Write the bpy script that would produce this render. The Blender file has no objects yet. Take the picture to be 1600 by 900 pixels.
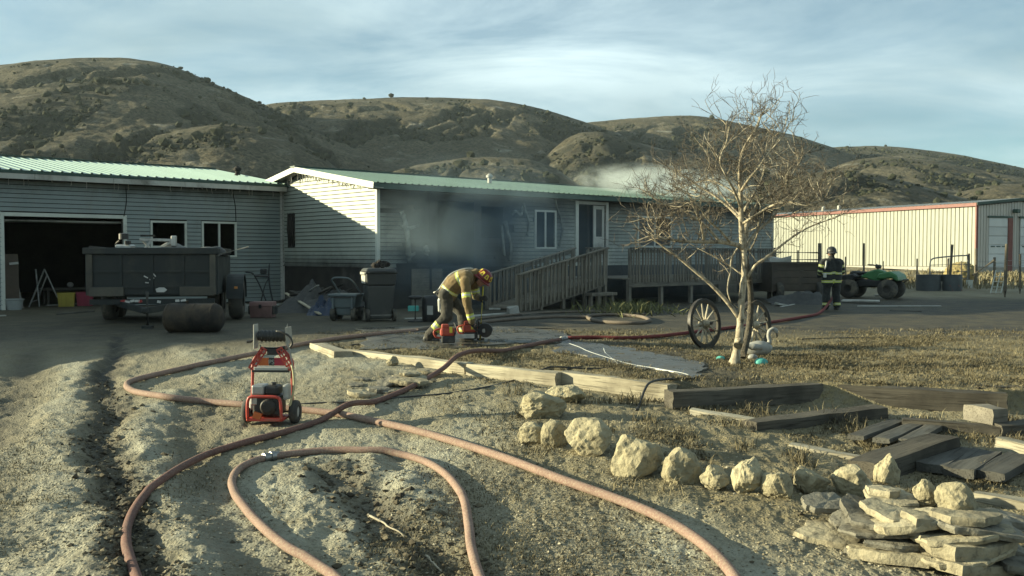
import bpy, bmesh, math, random
import numpy as np
from mathutils import Vector, Matrix, Euler, noise as mnoise

random.seed(7)
rng = np.random.default_rng(11)
scene = bpy.context.scene
C = scene.collection
R = math.radians

# ---------------------------------------------------------------- camera
F = 1490.0                      # focal length in pixels of the 1600 px wide photograph
PITCH = R(2.0)
CAM = Vector((0.0, 0.0, 1.5))   # yard level is about z = 0
cd = bpy.data.cameras.new('camera')
cd.sensor_width = 36.0
cd.lens = F / 1600.0 * 36.0
cd.clip_start = 0.05
cd.clip_end = 20000.0
cam = bpy.data.objects.new('camera', cd)
C.objects.link(cam)
cam.location = CAM
cam.rotation_euler = (R(90) - PITCH, 0, 0)
scene.camera = cam

# ---------------------------------------------------------------- sky and sun
SUN_TRAVEL = Vector((1.411, -0.089, -0.325)).normalized()
to_sun = -SUN_TRAVEL
SUN_EL = math.asin(to_sun.z)
SUN_AZ = math.atan2(to_sun.x, to_sun.y)      # clockwise from +Y

world = bpy.data.worlds.new('World')
scene.world = world
world.use_nodes = True
wn = world.node_tree
wn.nodes.clear()
def wnode(t, **kw):
    n = wn.nodes.new(t)
    for k, v in kw.items():
        setattr(n, k, v)
    return n
sky = wnode('ShaderNodeTexSky', sky_type='NISHITA')
sky.sun_disc = False
sky.sun_elevation = SUN_EL
sky.sun_rotation = SUN_AZ
sky.altitude = 1500
sky.air_density = 1.0
sky.dust_density = 1.2
sky.ozone_density = 1.5
tc = wnode('ShaderNodeTexCoord')
sep = wnode('ShaderNodeSeparateXYZ')
wn.links.new(tc.outputs['Generated'], sep.inputs[0])
addz = wnode('ShaderNodeMath', operation='ADD'); addz.inputs[1].default_value = 0.22
mxz = wnode('ShaderNodeMath', operation='MAXIMUM'); mxz.inputs[1].default_value = 0.02
wn.links.new(sep.outputs['Z'], mxz.inputs[0])
wn.links.new(mxz.outputs[0], addz.inputs[0])
dx = wnode('ShaderNodeMath', operation='DIVIDE')
dy = wnode('ShaderNodeMath', operation='DIVIDE')
wn.links.new(sep.outputs['X'], dx.inputs[0]); wn.links.new(addz.outputs[0], dx.inputs[1])
wn.links.new(sep.outputs['Y'], dy.inputs[0]); wn.links.new(addz.outputs[0], dy.inputs[1])
cmb = wnode('ShaderNodeCombineXYZ')
wn.links.new(dx.outputs[0], cmb.inputs['X']); wn.links.new(dy.outputs[0], cmb.inputs['Y'])
mp = wnode('ShaderNodeMapping')
mp.inputs['Location'].default_value = (3.1, 1.7, 0)
mp.inputs['Rotation'].default_value = (0, 0, R(-28))
mp.inputs['Scale'].default_value = (0.75, 1.25, 1)
wn.links.new(cmb.outputs[0], mp.inputs['Vector'])
nz1 = wnode('ShaderNodeTexNoise'); nz1.inputs['Scale'].default_value = 1.5
nz1.inputs['Detail'].default_value = 9; nz1.inputs['Roughness'].default_value = 0.62
nz1.inputs['Distortion'].default_value = 0.5
wn.links.new(mp.outputs[0], nz1.inputs['Vector'])
cr = wnode('ShaderNodeValToRGB')
cr.color_ramp.elements[0].position = 0.34; cr.color_ramp.elements[0].color = (0.28, 0.28, 0.28, 1)
cr.color_ramp.elements[1].position = 0.66; cr.color_ramp.elements[1].color = (0.95, 0.95, 0.95, 1)
wn.links.new(nz1.outputs['Fac'], cr.inputs[0])
tint = wnode('ShaderNodeMix', data_type='RGBA', blend_type='MULTIPLY')
tint.inputs[0].default_value = 1.0
tint.inputs[7].default_value = (0.76, 1.0, 0.98, 1)
wn.links.new(sky.outputs[0], tint.inputs[6])
# cloud colour: broad noise between grey underside and pale top
nz2 = wnode('ShaderNodeTexNoise'); nz2.inputs['Scale'].default_value = 0.8
nz2.inputs['Detail'].default_value = 4
wn.links.new(mp.outputs[0], nz2.inputs['Vector'])
ccol = wnode('ShaderNodeValToRGB')
ccol.color_ramp.elements[0].position = 0.36; ccol.color_ramp.elements[0].color = (2.5, 3.7, 4.1, 1)
ccol.color_ramp.elements[1].position = 0.68; ccol.color_ramp.elements[1].color = (7.4, 9.0, 9.2, 1)
wn.links.new(nz2.outputs['Fac'], ccol.inputs[0])
cmix = wnode('ShaderNodeMix', data_type='RGBA')
wn.links.new(cr.outputs[0], cmix.inputs[0])
wn.links.new(tint.outputs[2], cmix.inputs[6])
wn.links.new(ccol.outputs[0], cmix.inputs[7])
bg = wnode('ShaderNodeBackground')
bg.inputs['Strength'].default_value = 0.050
wn.links.new(cmix.outputs[2], bg.inputs['Color'])
wo = wnode('ShaderNodeOutputWorld')
wn.links.new(bg.outputs[0], wo.inputs['Surface'])

sl = bpy.data.lights.new('sun', 'SUN')
sl.energy = 5.0
sl.angle = R(0.5)
sl.color = (1.0, 0.925, 0.61)
sun = bpy.data.objects.new('sun', sl)
C.objects.link(sun)
sun.rotation_euler = SUN_TRAVEL.to_track_quat('-Z', 'Y').to_euler()
sun.location = (-30, 5, 30)

vs = scene.view_settings
vs.view_transform = 'Standard'
vs.look = 'None'
vs.exposure = 1.42
vs.gamma = 1.0
vs.use_curve_mapping = False
scene.render.engine = 'CYCLES'
cy = scene.cycles
cy.use_denoising = True
cy.max_bounces = 6
cy.diffuse_bounces = 3
cy.glossy_bounces = 3
cy.transparent_max_bounces = 8
cy.volume_bounces = 1
cy.volume_step_rate = 2.0
cy.volume_max_steps = 128

# ---------------------------------------------------------------- pixel helpers
cP, sP = math.cos(PITCH), math.sin(PITCH)
def ray(px, py):
    u = (px - 800.0) / F; v = (450.0 - py) / F
    return Vector((u, cP + v * sP, -sP + v * cP))
def at(px, py, Y):
    d = ray(px, py); return CAM + d * (Y / d.y)
def atz(px, py, z):
    d = ray(px, py); return CAM + d * ((z - CAM.z) / d.z)

# ---------------------------------------------------------------- numpy value noise
def _h(ix, iy, s):
    n = (ix.astype(np.int64) * 374761393 + iy.astype(np.int64) * 668265263 + s * 974711) & 0xffffffff
    n = ((n ^ (n >> 13)) * 1274126177) & 0xffffffff
    return ((n ^ (n >> 16)) & 0xffff) / 65535.0
def vnoise(x, y, s=0):
    x = np.asarray(x, float); y = np.asarray(y, float)
    ix = np.floor(x); iy = np.floor(y); fx = x - ix; fy = y - iy
    fx = fx * fx * fx * (fx * (fx * 6 - 15) + 10); fy = fy * fy * fy * (fy * (fy * 6 - 15) + 10)
    a = _h(ix, iy, s); b = _h(ix + 1, iy, s); c = _h(ix, iy + 1, s); d = _h(ix + 1, iy + 1, s)
    return (a * (1 - fx) + b * fx) * (1 - fy) + (c * (1 - fx) + d * fx) * fy
def fbm(x, y, o=4, s=0, gain=0.5):
    t = 0.0; a = 1.0; n = 0.0
    for i in range(o):
        t = t + a * (vnoise(x * 2 ** i + 17.3 * i, y * 2 ** i - 9.1 * i, s + i) - 0.5) * 2; n += a; a *= gain
    return t / n
def sstep(a, b, x):
    t = np.clip((x - a) / (b - a), 0, 1); return t * t * (3 - 2 * t)
def pl_dist(x, y, pts):
    best = np.full(np.shape(x), 1e9)
    for (ax, ay), (bx, by) in zip(pts[:-1], pts[1:]):
        ex, ey = bx - ax, by - ay
        t = np.clip(((x - ax) * ex + (y - ay) * ey) / (ex * ex + ey * ey + 1e-12), 0, 1)
        best = np.minimum(best, np.hypot(x - ax - t * ex, y - ay - t * ey))
    return best

# ---------------------------------------------------------------- ground height
def cpt(px, py, rel):
    p = atz(px, py, CAM.z + rel); return (p.x, p.y, CAM.z + rel)
shared = [cpt(0, 900, -2.05), cpt(300, 900, -2.08), cpt(0, 700, -1.9), cpt(250, 700, -1.9), cpt(-200, 700, -1.9),
          cpt(420, 662, -1.86), cpt(0, 590, -1.72), cpt(200, 600, -1.74), cpt(-250, 590, -1.7),
          cpt(470, 535, -1.5), cpt(0, 520, -1.5), cpt(250, 520, -1.47),
          (-9, 21, .06), (-5.5, 20.5, .04), (-14, 24, .06), (-9, 29, 0.03), (-3.7, 26, 0.0), (0, 26.5, 0.0), (5, 27, -.02),
          (-20, 26, .06), (-16, 12, -.2), (-30, 25, 0.2), (0, 40, 0.1), (20, 40, 0.1), (12, 32, -.06), (8, 28.5, -.07),
          (20, 30, -.05), (26.8, 55, 0.45), (20, 60, 0.6), (40, 50, 0.4), (-30, 60, .6), (0, 75, 0.9), (45, 30, 0), (12, 24, -.06), (18, 22, -.06),
          (0, 0, -.62), (-8, 2, -.62), (8, 2, -.68), (-20, 2, -.5), (20, 4, -.6), (3, 21, -.01)]
up_only = [cpt(700, 540, -1.5), cpt(690, 530, -1.48), cpt(1040, 602, -1.55), cpt(1280, 602, -1.56), cpt(1570, 614, -1.58),
           cpt(1800, 612, -1.6), cpt(1150, 570, -1.57), cpt(1400, 560, -1.57), cpt(850, 530, -1.5), cpt(1150, 530, -1.55), cpt(1600, 540, -1.56)]
low_only = [cpt(800, 900, -2.1), cpt(1200, 900, -2.12), cpt(1600, 900, -2.15), cpt(700, 700, -1.88), cpt(600, 590, -1.64),
            cpt(900, 715, -1.86), cpt(1100, 758, -1.94), cpt(1350, 778, -2.0), cpt(560, 567, -1.60), cpt(700, 587, -1.68), cpt(800, 598, -1.71), cpt(920, 612, -1.74), cpt(1050, 630, -1.76),
            cpt(850, 610, -1.68), cpt(1150, 645, -1.77), cpt(1280, 624, -1.78), cpt(1560, 640, -1.8), cpt(1180, 692, -1.86),
            cpt(1400, 672, -1.87), cpt(1330, 704, -1.93), cpt(1560, 742, -2.0), cpt(1450, 762, -2.02), cpt(1800, 660, -1.8), cpt(1700, 780, -2.05),
            (2, 13.5, -.08), (5, 13.5, -.12)]
class RBF:
    def __init__(s, pts, c=1.2):
        p = np.array(pts, float); s.p = p[:, :2]; s.c = c
        n = len(p); A = np.zeros((n + 3, n + 3))
        d = np.sqrt(((s.p[:, None] - s.p[None]) ** 2).sum(-1) + c * c)
        A[:n, :n] = d + np.eye(n) * -0.02; A[:n, n] = 1; A[:n, n + 1:] = s.p; A[n, :n] = 1; A[n + 1:, :n] = s.p.T
        s.w = np.linalg.solve(A, np.concatenate([p[:, 2], np.zeros(3)]))
    def __call__(s, x, y):
        x = np.asarray(x, float); y = np.asarray(y, float)
        t = s.w[-3] + s.w[-2] * x + s.w[-1] * y
        for i in range(len(s.p)):
            t = t + s.w[i] * np.sqrt((x - s.p[i, 0]) ** 2 + (y - s.p[i, 1]) ** 2 + s.c ** 2)
        return t
ZU = RBF(shared + up_only); ZL = RBF(shared + low_only)
STEP = [(-60, 15.4)] + [cpt(px, py, r)[:2] for px, py, r in ((485, 541, -1.5), (530, 545, -1.5), (728, 568, -1.515), (870, 581, -1.533), (1044, 602, -1.555), (1285, 603, -1.56), (1572, 615, -1.58), (1900, 612, -1.6))] + [(60, 10.5)]
_sx = [p[0] for p in STEP]; _sy = [p[1] for p in STEP]
def gpl(pxs, rel):
    return [cpt(a, b, rel)[:2] for a, b in pxs]
RUT1 = gpl([(185, 560), (180, 590), (158, 620), (176, 660), (150, 700), (172, 740), (205, 790), (200, 840), (245, 905)], -1.92)
RUT2 = gpl([(520, 745), (590, 800), (650, 850), (730, 905)], -2.02)
RUT3 = gpl([(60, 560), (30, 600), (-20, 680)], -1.8)
RUT4 = gpl([(420, 600), (330, 640), (300, 700), (330, 790), (420, 905)], -1.95)
PALE = [(gpl([(120, 600), (90, 680), (95, 770), (140, 850), (170, 910)], -1.92), .3, .05), (gpl([(255, 640), (225, 690), (265, 760), (300, 860), (300, 910)], -1.95), .26, .045),
        (gpl([(470, 750), (530, 800), (590, 850), (640, 900)], -2.02), .16, .03), (gpl([(560, 735), (640, 775), (700, 830)], -2.0), .2, .035), (gpl([(450, 800), (480, 850), (560, 900)], -2.05), .14, .02), (gpl([(280, 560), (330, 590), (370, 620)], -1.75), .3, .03)]
def smooth_z(x, y):
    x = np.asarray(x, float); y = np.asarray(y, float)
    yl = np.interp(x, _sx, _sy)
    m = sstep(0.07, 0.2, y - yl)
    z = ZL(x, y) * (1 - m) + ZU(x, y) * m
    r = np.hypot(x, y)
    far = sstep(65, 110, r)
    return z * (1 - far) + 0.6 * far
def ruts(x, y):
    n = fbm(x * 3, y * 3, 3, 5)
    d = np.zeros(np.shape(x))
    for pl, w, dep in ((RUT1, .13, .04), (RUT2, .2, .04), (RUT3, .25, .035), (RUT4, .22, .025)):
        q = pl_dist(x + .12 * n, y + .3 * n, pl)
        d = d - dep * np.exp(-(q / w) ** 2) + dep * .45 * np.exp(-((q - w * 2.1) / w) ** 2)
    for pl, w, up in PALE:
        d = d + up * np.exp(-(pl_dist(x + .15 * n, y + .2 * n, pl) / w) ** 2)
    return d
def gz(x, y):
    """height of the ground without its finest roughness"""
    x = np.asarray(x, float); y = np.asarray(y, float)
    r = np.hypot(x, y)
    near = 1 - sstep(16, 26, r)
    z = smooth_z(x, y) + 0.035 * fbm(x * .55, y * .35, 3, 2) * (0.4 + 0.6 * near)
    return z + ruts(x, y) * near
def gzf(x, y):
    return float(gz(np.array([x]), np.array([y]))[0])
def G(px, py, lift=0.0):
    d = ray(px, py); d = d / d.y
    ys = np.linspace(3, 120, 2400)
    zz = CAM.z + d.z * ys - gz(d.x * ys, ys)
    i = int(np.argmax(zz < 0)) if (zz < 0).any() else len(ys) - 1
    if i > 0:
        a, b = zz[i - 1], zz[i]; t = a / (a - b + 1e-9); Y = ys[i - 1] + t * (ys[i] - ys[i - 1])
    else:
        Y = ys[0]
    p = CAM + d * float(Y); p.z = gzf(p.x, p.y) + lift
    return p

# ---------------------------------------------------------------- object helpers
def tag(o, label=None, cat=None, group=None, kind=None):
    if label: o['label'] = label
    if cat: o['category'] = cat
    if group: o['group'] = group
    if kind: o['kind'] = kind
    return o
def empty(name, loc=(0, 0, 0), rz=0.0, label=None, cat=None, group=None, scale=1.0):
    o = bpy.data.objects.new(name, None)
    o.empty_display_size = 0.2
    C.objects.link(o)
    o.location = loc; o.rotation_euler = (0, 0, rz); o.scale = (scale,) * 3
    return tag(o, label, cat, group)
def link(name, me, mat=None, parent=None, loc=None, rot=None, smooth=None):
    o = bpy.data.objects.new(name, me)
    C.objects.link(o)
    if mat is not None and len(me.materials) == 0:
        for m_ in (mat if isinstance(mat, (list, tuple)) else [mat]):
            me.materials.append(m_)
    if parent is not None: o.parent = parent
    if loc is not None: o.location = loc
    if rot is not None: o.rotation_euler = rot
    if smooth is not None:
        me.polygons.foreach_set('use_smooth', [bool(smooth)] * len(me.polygons))
    return o
def copy_tree(o, parent=None):
    c = o.copy(); C.objects.link(c); c.parent = parent
    for ch in list(o.children): copy_tree(ch, c)
    return c
def frame_of(d, up=(0, 0, 1)):
    d = Vector(d).normalized(); up = Vector(up)
    if abs(d.dot(up)) > 0.97: up = Vector((1, 0, 0))
    s = d.cross(up).normalized(); u = s.cross(d).normalized()
    return s, u
class MB:
    def __init__(s): s.v = []; s.f = []
    def raw(s, vs, fs):
        o = len(s.v); s.v += [tuple(a) for a in vs]; s.f += [tuple(i + o for i in f) for f in fs]; return s
    def box(s, c, d, rot=None):
        c = Vector(c); hx, hy, hz = d[0] / 2, d[1] / 2, d[2] / 2
        M = Euler(rot).to_matrix() if rot is not None else Matrix.Identity(3)
        vs = [c + M @ Vector((x * hx, y * hy, z * hz)) for x in (-1, 1) for y in (-1, 1) for z in (-1, 1)]
        return s.raw(vs, [(0, 1, 3, 2), (4, 6, 7, 5), (0, 4, 5, 1), (2, 3, 7, 6), (0, 2, 6, 4), (1, 5, 7, 3)])
    def span(s, lo, hi):
        return s.box([(a + b) / 2 for a, b in zip(lo, hi)], [abs(b - a) for a, b in zip(lo, hi)])
    def bar(s, a, b, w, h, up=(0, 0, 1)):
        a = Vector(a); b = Vector(b); sd, u = frame_of(b - a, up)
        vs = [p + sd * (x * w / 2) + u * (z * h / 2) for p in (a, b) for x, z in ((-1, -1), (1, -1), (1, 1), (-1, 1))]
        return s.raw(vs, [(0, 1, 2, 3), (7, 6, 5, 4), (0, 4, 5, 1), (1, 5, 6, 2), (2, 6, 7, 3), (3, 7, 4, 0)])
    def tube(s, pts, r, n=8, cap=True, squash=None):
        pts = [Vector(p) for p in pts]; m = len(pts)
        rs = r if isinstance(r, (list, tuple)) else [r] * m
        vs = []; fs = []; prev = None
        for i, p in enumerate(pts):
            t = (pts[min(i + 1, m - 1)] - pts[max(i - 1, 0)])
            if t.length < 1e-9: t = Vector((0, 0, 1))
            t.normalize()
            if prev is None:
                a, b = frame_of(t)
            else:
                a = (prev - t * prev.dot(t))
                a = a.normalized() if a.length > 1e-6 else frame_of(t)[0]
                b = a.cross(t) * -1
            prev = a
            for k in range(n):
                an = 2 * math.pi * k / n
                ca, sa = math.cos(an), math.sin(an)
                if squash: sa *= squash
                vs.append(p + a * (ca * rs[i]) + b * (sa * rs[i]))
        for i in range(m - 1):
            for k in range(n):
                k2 = (k + 1) % n
                fs.append((i * n + k, i * n + k2, (i + 1) * n + k2, (i + 1) * n + k))
        if cap:
            fs.append(tuple(reversed(range(n)))); fs.append(tuple((m - 1) * n + k for k in range(n)))
        return s.raw(vs, fs)
    def lathe(s, prof, n=20, axis='z', c=(0, 0, 0), arc=2 * math.pi):
        c = Vector(c); vs = []; fs = []; full = abs(arc - 2 * math.pi) < 1e-6
        cols = n if full else n + 1
        for k in range(cols):
            an = arc * k / n
            for (r, h) in prof:
                x, y = r * math.cos(an), r * math.sin(an)
                q = {'z': (x, y, h), 'x': (h, x, y), 'y': (x, h, y)}[axis]
                vs.append(c + Vector(q))
        m = len(prof)
        for k in range(n):
            k2 = (k + 1) % cols
            for i in range(m - 1):
                fs.append((k * m + i, k2 * m + i, k2 * m + i + 1, k * m + i + 1))
        return s.raw(vs, fs)
    def prism(s, poly, lo, hi, plane='xz'):
        """polygon in a plane extruded from lo to hi along the other axis"""
        n = len(poly); vs = []
        for h in (lo, hi):
            for a, b in poly:
                vs.append({'xz': (a, h, b), 'xy': (a, b, h), 'yz': (h, a, b)}[plane])
        fs = [tuple(range(n)), tuple(reversed(range(n, 2 * n)))]
        for i in range(n):
            j = (i + 1) % n; fs.append((i, i + n, j + n, j))
        return s.raw(vs, fs)
    def mesh(s, name, fix=True):
        me = bpy.data.meshes.new(name)
        me.from_pydata([tuple(v) for v in s.v], [], s.f)
        if fix:
            b = bmesh.new(); b.from_mesh(me)
            bmesh.ops.recalc_face_normals(b, faces=b.faces)
            b.to_mesh(me); b.free()
        me.update()
        return me
    def build(s, name, mat, parent=None, loc=None, rot=None, smooth=False, bevel=0.0, seg=1, auto=None):
        o = link(name, s.mesh(name), mat, parent, loc, rot)
        if smooth:
            o.data.polygons.foreach_set('use_smooth', [True] * len(o.data.polygons))
            if auto is not None:
                o.data.set_sharp_from_angle(angle=R(auto))
        if bevel:
            b = o.modifiers.new('bevel', 'BEVEL'); b.width = bevel; b.segments = seg; b.limit_method = 'ANGLE'; b.angle_limit = R(40)
        return o
def catmull(pts, n=8):
    pts = [Vector(p) for p in pts]; out = []
    for i in range(len(pts) - 1):
        p0 = pts[max(i - 1, 0)]; p1 = pts[i]; p2 = pts[i + 1]; p3 = pts[min(i + 2, len(pts) - 1)]
        for k in range(n):
            t = k / n
            out.append(0.5 * ((2 * p1) + (p2 - p0) * t + (2 * p0 - 5 * p1 + 4 * p2 - p3) * t * t + (3 * p1 - p0 - 3 * p2 + p3) * t ** 3))
    out.append(pts[-1]); return out
def pydata(name, v, f, mat, kind=None, parent=None, smooth=True, fattr=None):
    me = bpy.data.meshes.new(name)
    v = np.asarray(v, np.float32); f = np.asarray(f, np.int32)
    k = f.shape[1]
    me.vertices.add(len(v)); me.vertices.foreach_set('co', v.ravel())
    me.loops.add(f.size); me.loops.foreach_set('vertex_index', f.ravel())
    me.polygons.add(len(f)); me.polygons.foreach_set('loop_start', np.arange(0, f.size, k, dtype=np.int32))
    me.polygons.foreach_set('use_smooth', np.full(len(f), bool(smooth)))
    me.update(calc_edges=True)
    for nm, arr in (fattr or {}).items():
        a = me.attributes.new(nm, 'FLOAT', 'POINT'); a.data.foreach_set('value', np.asarray(arr, np.float32))
    o = link(name, me, mat, parent)
    if kind: o['kind'] = kind
    return o

# ---------------------------------------------------------------- materials
class NT:
    """tiny helper for building node trees"""
    def __init__(s, name):
        s.m = bpy.data.materials.new(name); s.m.use_nodes = True
        s.t = s.m.node_tree; s.t.nodes.clear()
        s.out = s.n('ShaderNodeOutputMaterial')
    def n(s, t, **kw):
        nd = s.t.nodes.new(t)
        for k, v in kw.items(): setattr(nd, k, v)
        return nd
    def put(s, sock, v):
        if isinstance(v, bpy.types.NodeSocket): s.t.links.new(v, sock)
        elif isinstance(v, (tuple, list)) and len(v) == 3 and sock.type == 'RGBA': sock.default_value = (*v, 1)
        else: sock.default_value = v
    def coord(s, which='Object', scale=(1, 1, 1), loc=(0, 0, 0)):
        t = s.n('ShaderNodeTexCoord'); m = s.n('ShaderNodeMapping')
        s.t.links.new(t.outputs[which], m.inputs['Vector'])
        m.inputs['Scale'].default_value = scale; m.inputs['Location'].default_value = loc
        return m.outputs[0]
    def noise(s, vec, scale, detail=5, rough=0.55, dist=0.0, out='Fac'):
        t = s.n('ShaderNodeTexNoise'); s.put(t.inputs['Vector'], vec)
        t.inputs['Scale'].default_value = scale; t.inputs['Detail'].default_value = detail
        t.inputs['Roughness'].default_value = rough; t.inputs['Distortion'].default_value = dist
        return t.outputs[out]
    def voro(s, vec, scale, feature='F1', out='Distance'):
        t = s.n('ShaderNodeTexVoronoi', feature=feature); s.put(t.inputs['Vector'], vec); t.inputs['Scale'].default_value = scale
        return t.outputs[out]
    def ramp(s, fac, lo, hi, c0=(0, 0, 0), c1=(1, 1, 1)):
        r = s.n('ShaderNodeValToRGB'); e = r.color_ramp.elements
        e[0].position = lo; e[1].position = hi
        e[0].color = (*c0, 1); e[1].color = (*c1, 1)
        s.put(r.inputs[0], fac); return r.outputs[0]
    def mix(s, fac, a, b, mode='MIX'):
        m = s.n('ShaderNodeMix', data_type='RGBA', blend_type=mode)
        s.put(m.inputs[0], fac); s.put(m.inputs[6], a); s.put(m.inputs[7], b)
        return m.outputs[2]
    def math(s, op, a, b=0.0, clamp=False):
        m = s.n('ShaderNodeMath', operation=op); m.use_clamp = clamp
        s.put(m.inputs[0], a); s.put(m.inputs[1], b); return m.outputs[0]
    def attr(s, name, out='Fac'):
        a = s.n('ShaderNodeAttribute', attribute_name=name); return a.outputs[out]
    def rand(s):
        return s.n('ShaderNodeObjectInfo').outputs['Random']
    def bump(s, h, strength=0.3, dist=0.01, normal=None):
        b = s.n('ShaderNodeBump'); b.inputs['Strength'].default_value = strength; b.inputs['Distance'].default_value = dist
        s.put(b.inputs['Height'], h)
        if normal is not None: s.put(b.inputs['Normal'], normal)
        return b.outputs[0]
    def done(s, color, rough=0.7, metal=0.0, normal=None, spec=0.4, **kw):
        p = s.n('ShaderNodeBsdfPrincipled')
        s.put(p.inputs['Base Color'], color); s.put(p.inputs['Roughness'], rough); s.put(p.inputs['Metallic'], metal)
        p.inputs['Specular IOR Level'].default_value = spec
        if normal is not None: s.put(p.inputs['Normal'], normal)
        for k, v in kw.items(): s.put(p.inputs[k.replace('_', ' ')], v)
        s.t.links.new(p.outputs[0], s.out.inputs['Surface'])
        return s.m
def pm(name, c1, c2=None, scale=6.0, rough=0.65, bump=0.15, bscale=None, metal=0.0, spec=0.4, stretch=(1, 1, 1), dirt=None, dirt_amt=0.4, bdist=0.01, rand=0.25):
    """plain worn material: two tones, grime, fine relief and a little variation from object to object"""
    t = NT(name); c2 = c2 or tuple(a * 0.72 for a in c1)
    v = t.coord('Object', stretch)
    col = t.mix(t.ramp(t.noise(v, scale, 6), 0.3, 0.7), c1, c2)
    if dirt:
        col = t.mix(t.ramp(t.noise(v, scale * .37, 7, .65), 0.62 - dirt_amt * .3, 0.78 - dirt_amt * .2), col, dirt)
    if rand:
        k = t.math('ADD', t.math('MULTIPLY', t.rand(), rand), 1 - rand / 2)
        g = t.n('ShaderNodeCombineColor'); [t.put(g.inputs[i], k) for i in range(3)]
        col = t.mix(1.0, col, g.outputs[0], 'MULTIPLY')
    nb = t.bump(t.noise(v, bscale or scale * 4, 6, .6), bump, bdist) if bump else None
    rr = t.math('ADD', t.math('MULTIPLY', t.noise(v, scale * 2, 3), .3), rough - .15)
    return t.done(col, rr, metal, nb, spec)
# ================================================================ GROUND
def ground_material():
    t = NT('dirt ground')
    v = t.coord('Object')
    mud = t.attr('mud'); straw = t.attr('straw'); pale = t.attr('pale')
    big = t.noise(v, .5, 5, .6); mid = t.noise(v, 2.6, 7, .65); fine = t.noise(v, 24, 6, .7); grit = t.noise(v, 95, 3, .7)
    col = t.mix(t.ramp(mid, .34, .66), (.200, .172, .108), (.115, .096, .058))
    col = t.mix(t.math('MULTIPLY', t.ramp(big, .38, .62), .55), col, (.255, .225, .155))
    col = t.mix(t.math('MULTIPLY', pale, t.ramp(mid, .3, .62, (.2,) * 3, (.85,) * 3)), col, (.335, .325, .255))
    col = t.mix(t.math('MULTIPLY', t.ramp(fine, .5, .66), .55), col, (.075, .060, .038))
    col = t.mix(t.math('MULTIPLY', t.ramp(grit, .58, .74), .5), col, (.33, .30, .22))
    st = t.noise(t.coord('Object', (1, 3, 1)), 9, 6, .7)
    col = t.mix(t.math('MULTIPLY', straw, t.ramp(st, .35, .6)), col, (.22, .175, .085))
    col = t.mix(t.math('MULTIPLY', straw, t.math('MULTIPLY', t.ramp(t.noise(v, 1.4, 6, .65), .48, .64), .7)), col, (.06, .052, .032))
    mud_shade = t.math('MULTIPLY', mud, t.ramp(t.noise(v, 1.7, 7, .7), .22, .62, (.45,) * 3, (1,) * 3), True)
    col = t.mix(mud_shade, col, (.027, .025, .020))  # real mud, plus yard shade darkened into the ground colour
    h = t.math('ADD', t.math('MULTIPLY', fine, .7), t.math('MULTIPLY', grit, .3))
    h = t.math('ADD', h, t.math('MULTIPLY', t.ramp(t.voro(v, 34), .05, .5), -.5))
    nb = t.bump(h, .9, .022)
    rough = t.math('SUBTRACT', .92, t.math('MULTIPLY', mud_shade, .2))
    return t.done(col, rough, 0, nb, .3)
M_GROUND = ground_material()

th_f = np.radians(np.linspace(-33, 33, 640))
th_c = np.radians(np.concatenate([np.linspace(-180, -34, 70)[1:], ]))
th_c2 = np.radians(np.linspace(34, 180, 70))
th = np.concatenate([th_c, th_f, th_c2])            # clockwise from +Y
inv = np.linspace(1 / 4.6, 1 / 60.0, 560)
rr = np.concatenate([[.25, .8, 1.6, 2.6, 3.4, 4.1], 1 / inv, np.geomspace(63, 400, 22), [700, 1500, 4000, 12000]])
TH, RR = np.meshgrid(th, rr)
gx = RR * np.sin(TH); gy = RR * np.cos(TH)
gzz = gz(gx, gy)
nearm = 1 - sstep(14, 24, RR)
yl = np.interp(gx, _sx, _sy)
behind = sstep(0.0, .3, gy - yl)
lawn_l = behind * sstep(-4.5, -1.5, gx + .0 * gy) * (1 - sstep(17, 21, gy - .15 * gx))
lawn_l = np.maximum(lawn_l, behind * sstep(3, 6, gx) * (1 - sstep(26, 34, gy)))
lowbank = (1 - behind) * sstep(-0.3, 1.3, gx + .35 * (gy - 8)) * sstep(6.4, 7.6, gy + .22 * (gx - 2))
straw = np.clip(lawn_l * .95 + lowbank * .55, 0, 1)
foot = np.abs(fbm(gx * 2.2, gy * 1.6, 3, 131, .55))
track = np.exp(-((gx + 1.4 - .12 * (gy - 8) + .25 * np.sin(gy * .6)) / .14) ** 2) + np.exp(-((gx + 3.3 - .10 * (gy - 8) + .2 * np.sin(gy * .5)) / .14) ** 2)
tread = (np.sin(np.hypot(gx, gy) * 52) * .5 + .5) * track * (1 - behind) * (gy < 13)
clod = fbm(gx * 5, gy * 5, 4, 31, .6)
clod2 = np.abs(fbm(gx * 11, gy * 11, 3, 47, .6))
rough_amp = (.016 + .02 * straw) * nearm
gzz = gzz - .011 * nearm * sstep(.0, .12, .10 - foot) * (1 - behind) - nearm * (.02 * track * (1 - behind) + .008 * tread)
gzz = gzz + rough_amp * clod + .018 * nearm * clod2 * (1 - .4 * straw)
m1 = np.exp(-(pl_dist(gx + .15 * clod, gy, RUT1) / .2) ** 2)
m2 = np.exp(-(pl_dist(gx, gy, RUT2) / .26) ** 2) * .75
m3 = np.exp(-(pl_dist(gx, gy, RUT3) / .3) ** 2) * .6
m4 = np.exp(-(pl_dist(gx, gy, RUT4) / .25) ** 2) * .35
WETL = gpl([(545, 520), (690, 530), (860, 527), (1000, 545), (1120, 590)], -1.5)
m5 = np.exp(-(pl_dist(gx, gy, WETL) / 1.0) ** 4) * .8
shade_mud = np.exp(-((gx + 7) / 11) ** 2) * sstep(14, 18, gy) * (1 - sstep(28, 32, gy)) * .9  # wet ground by the garage, with its shade painted in as dark colour
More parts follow.
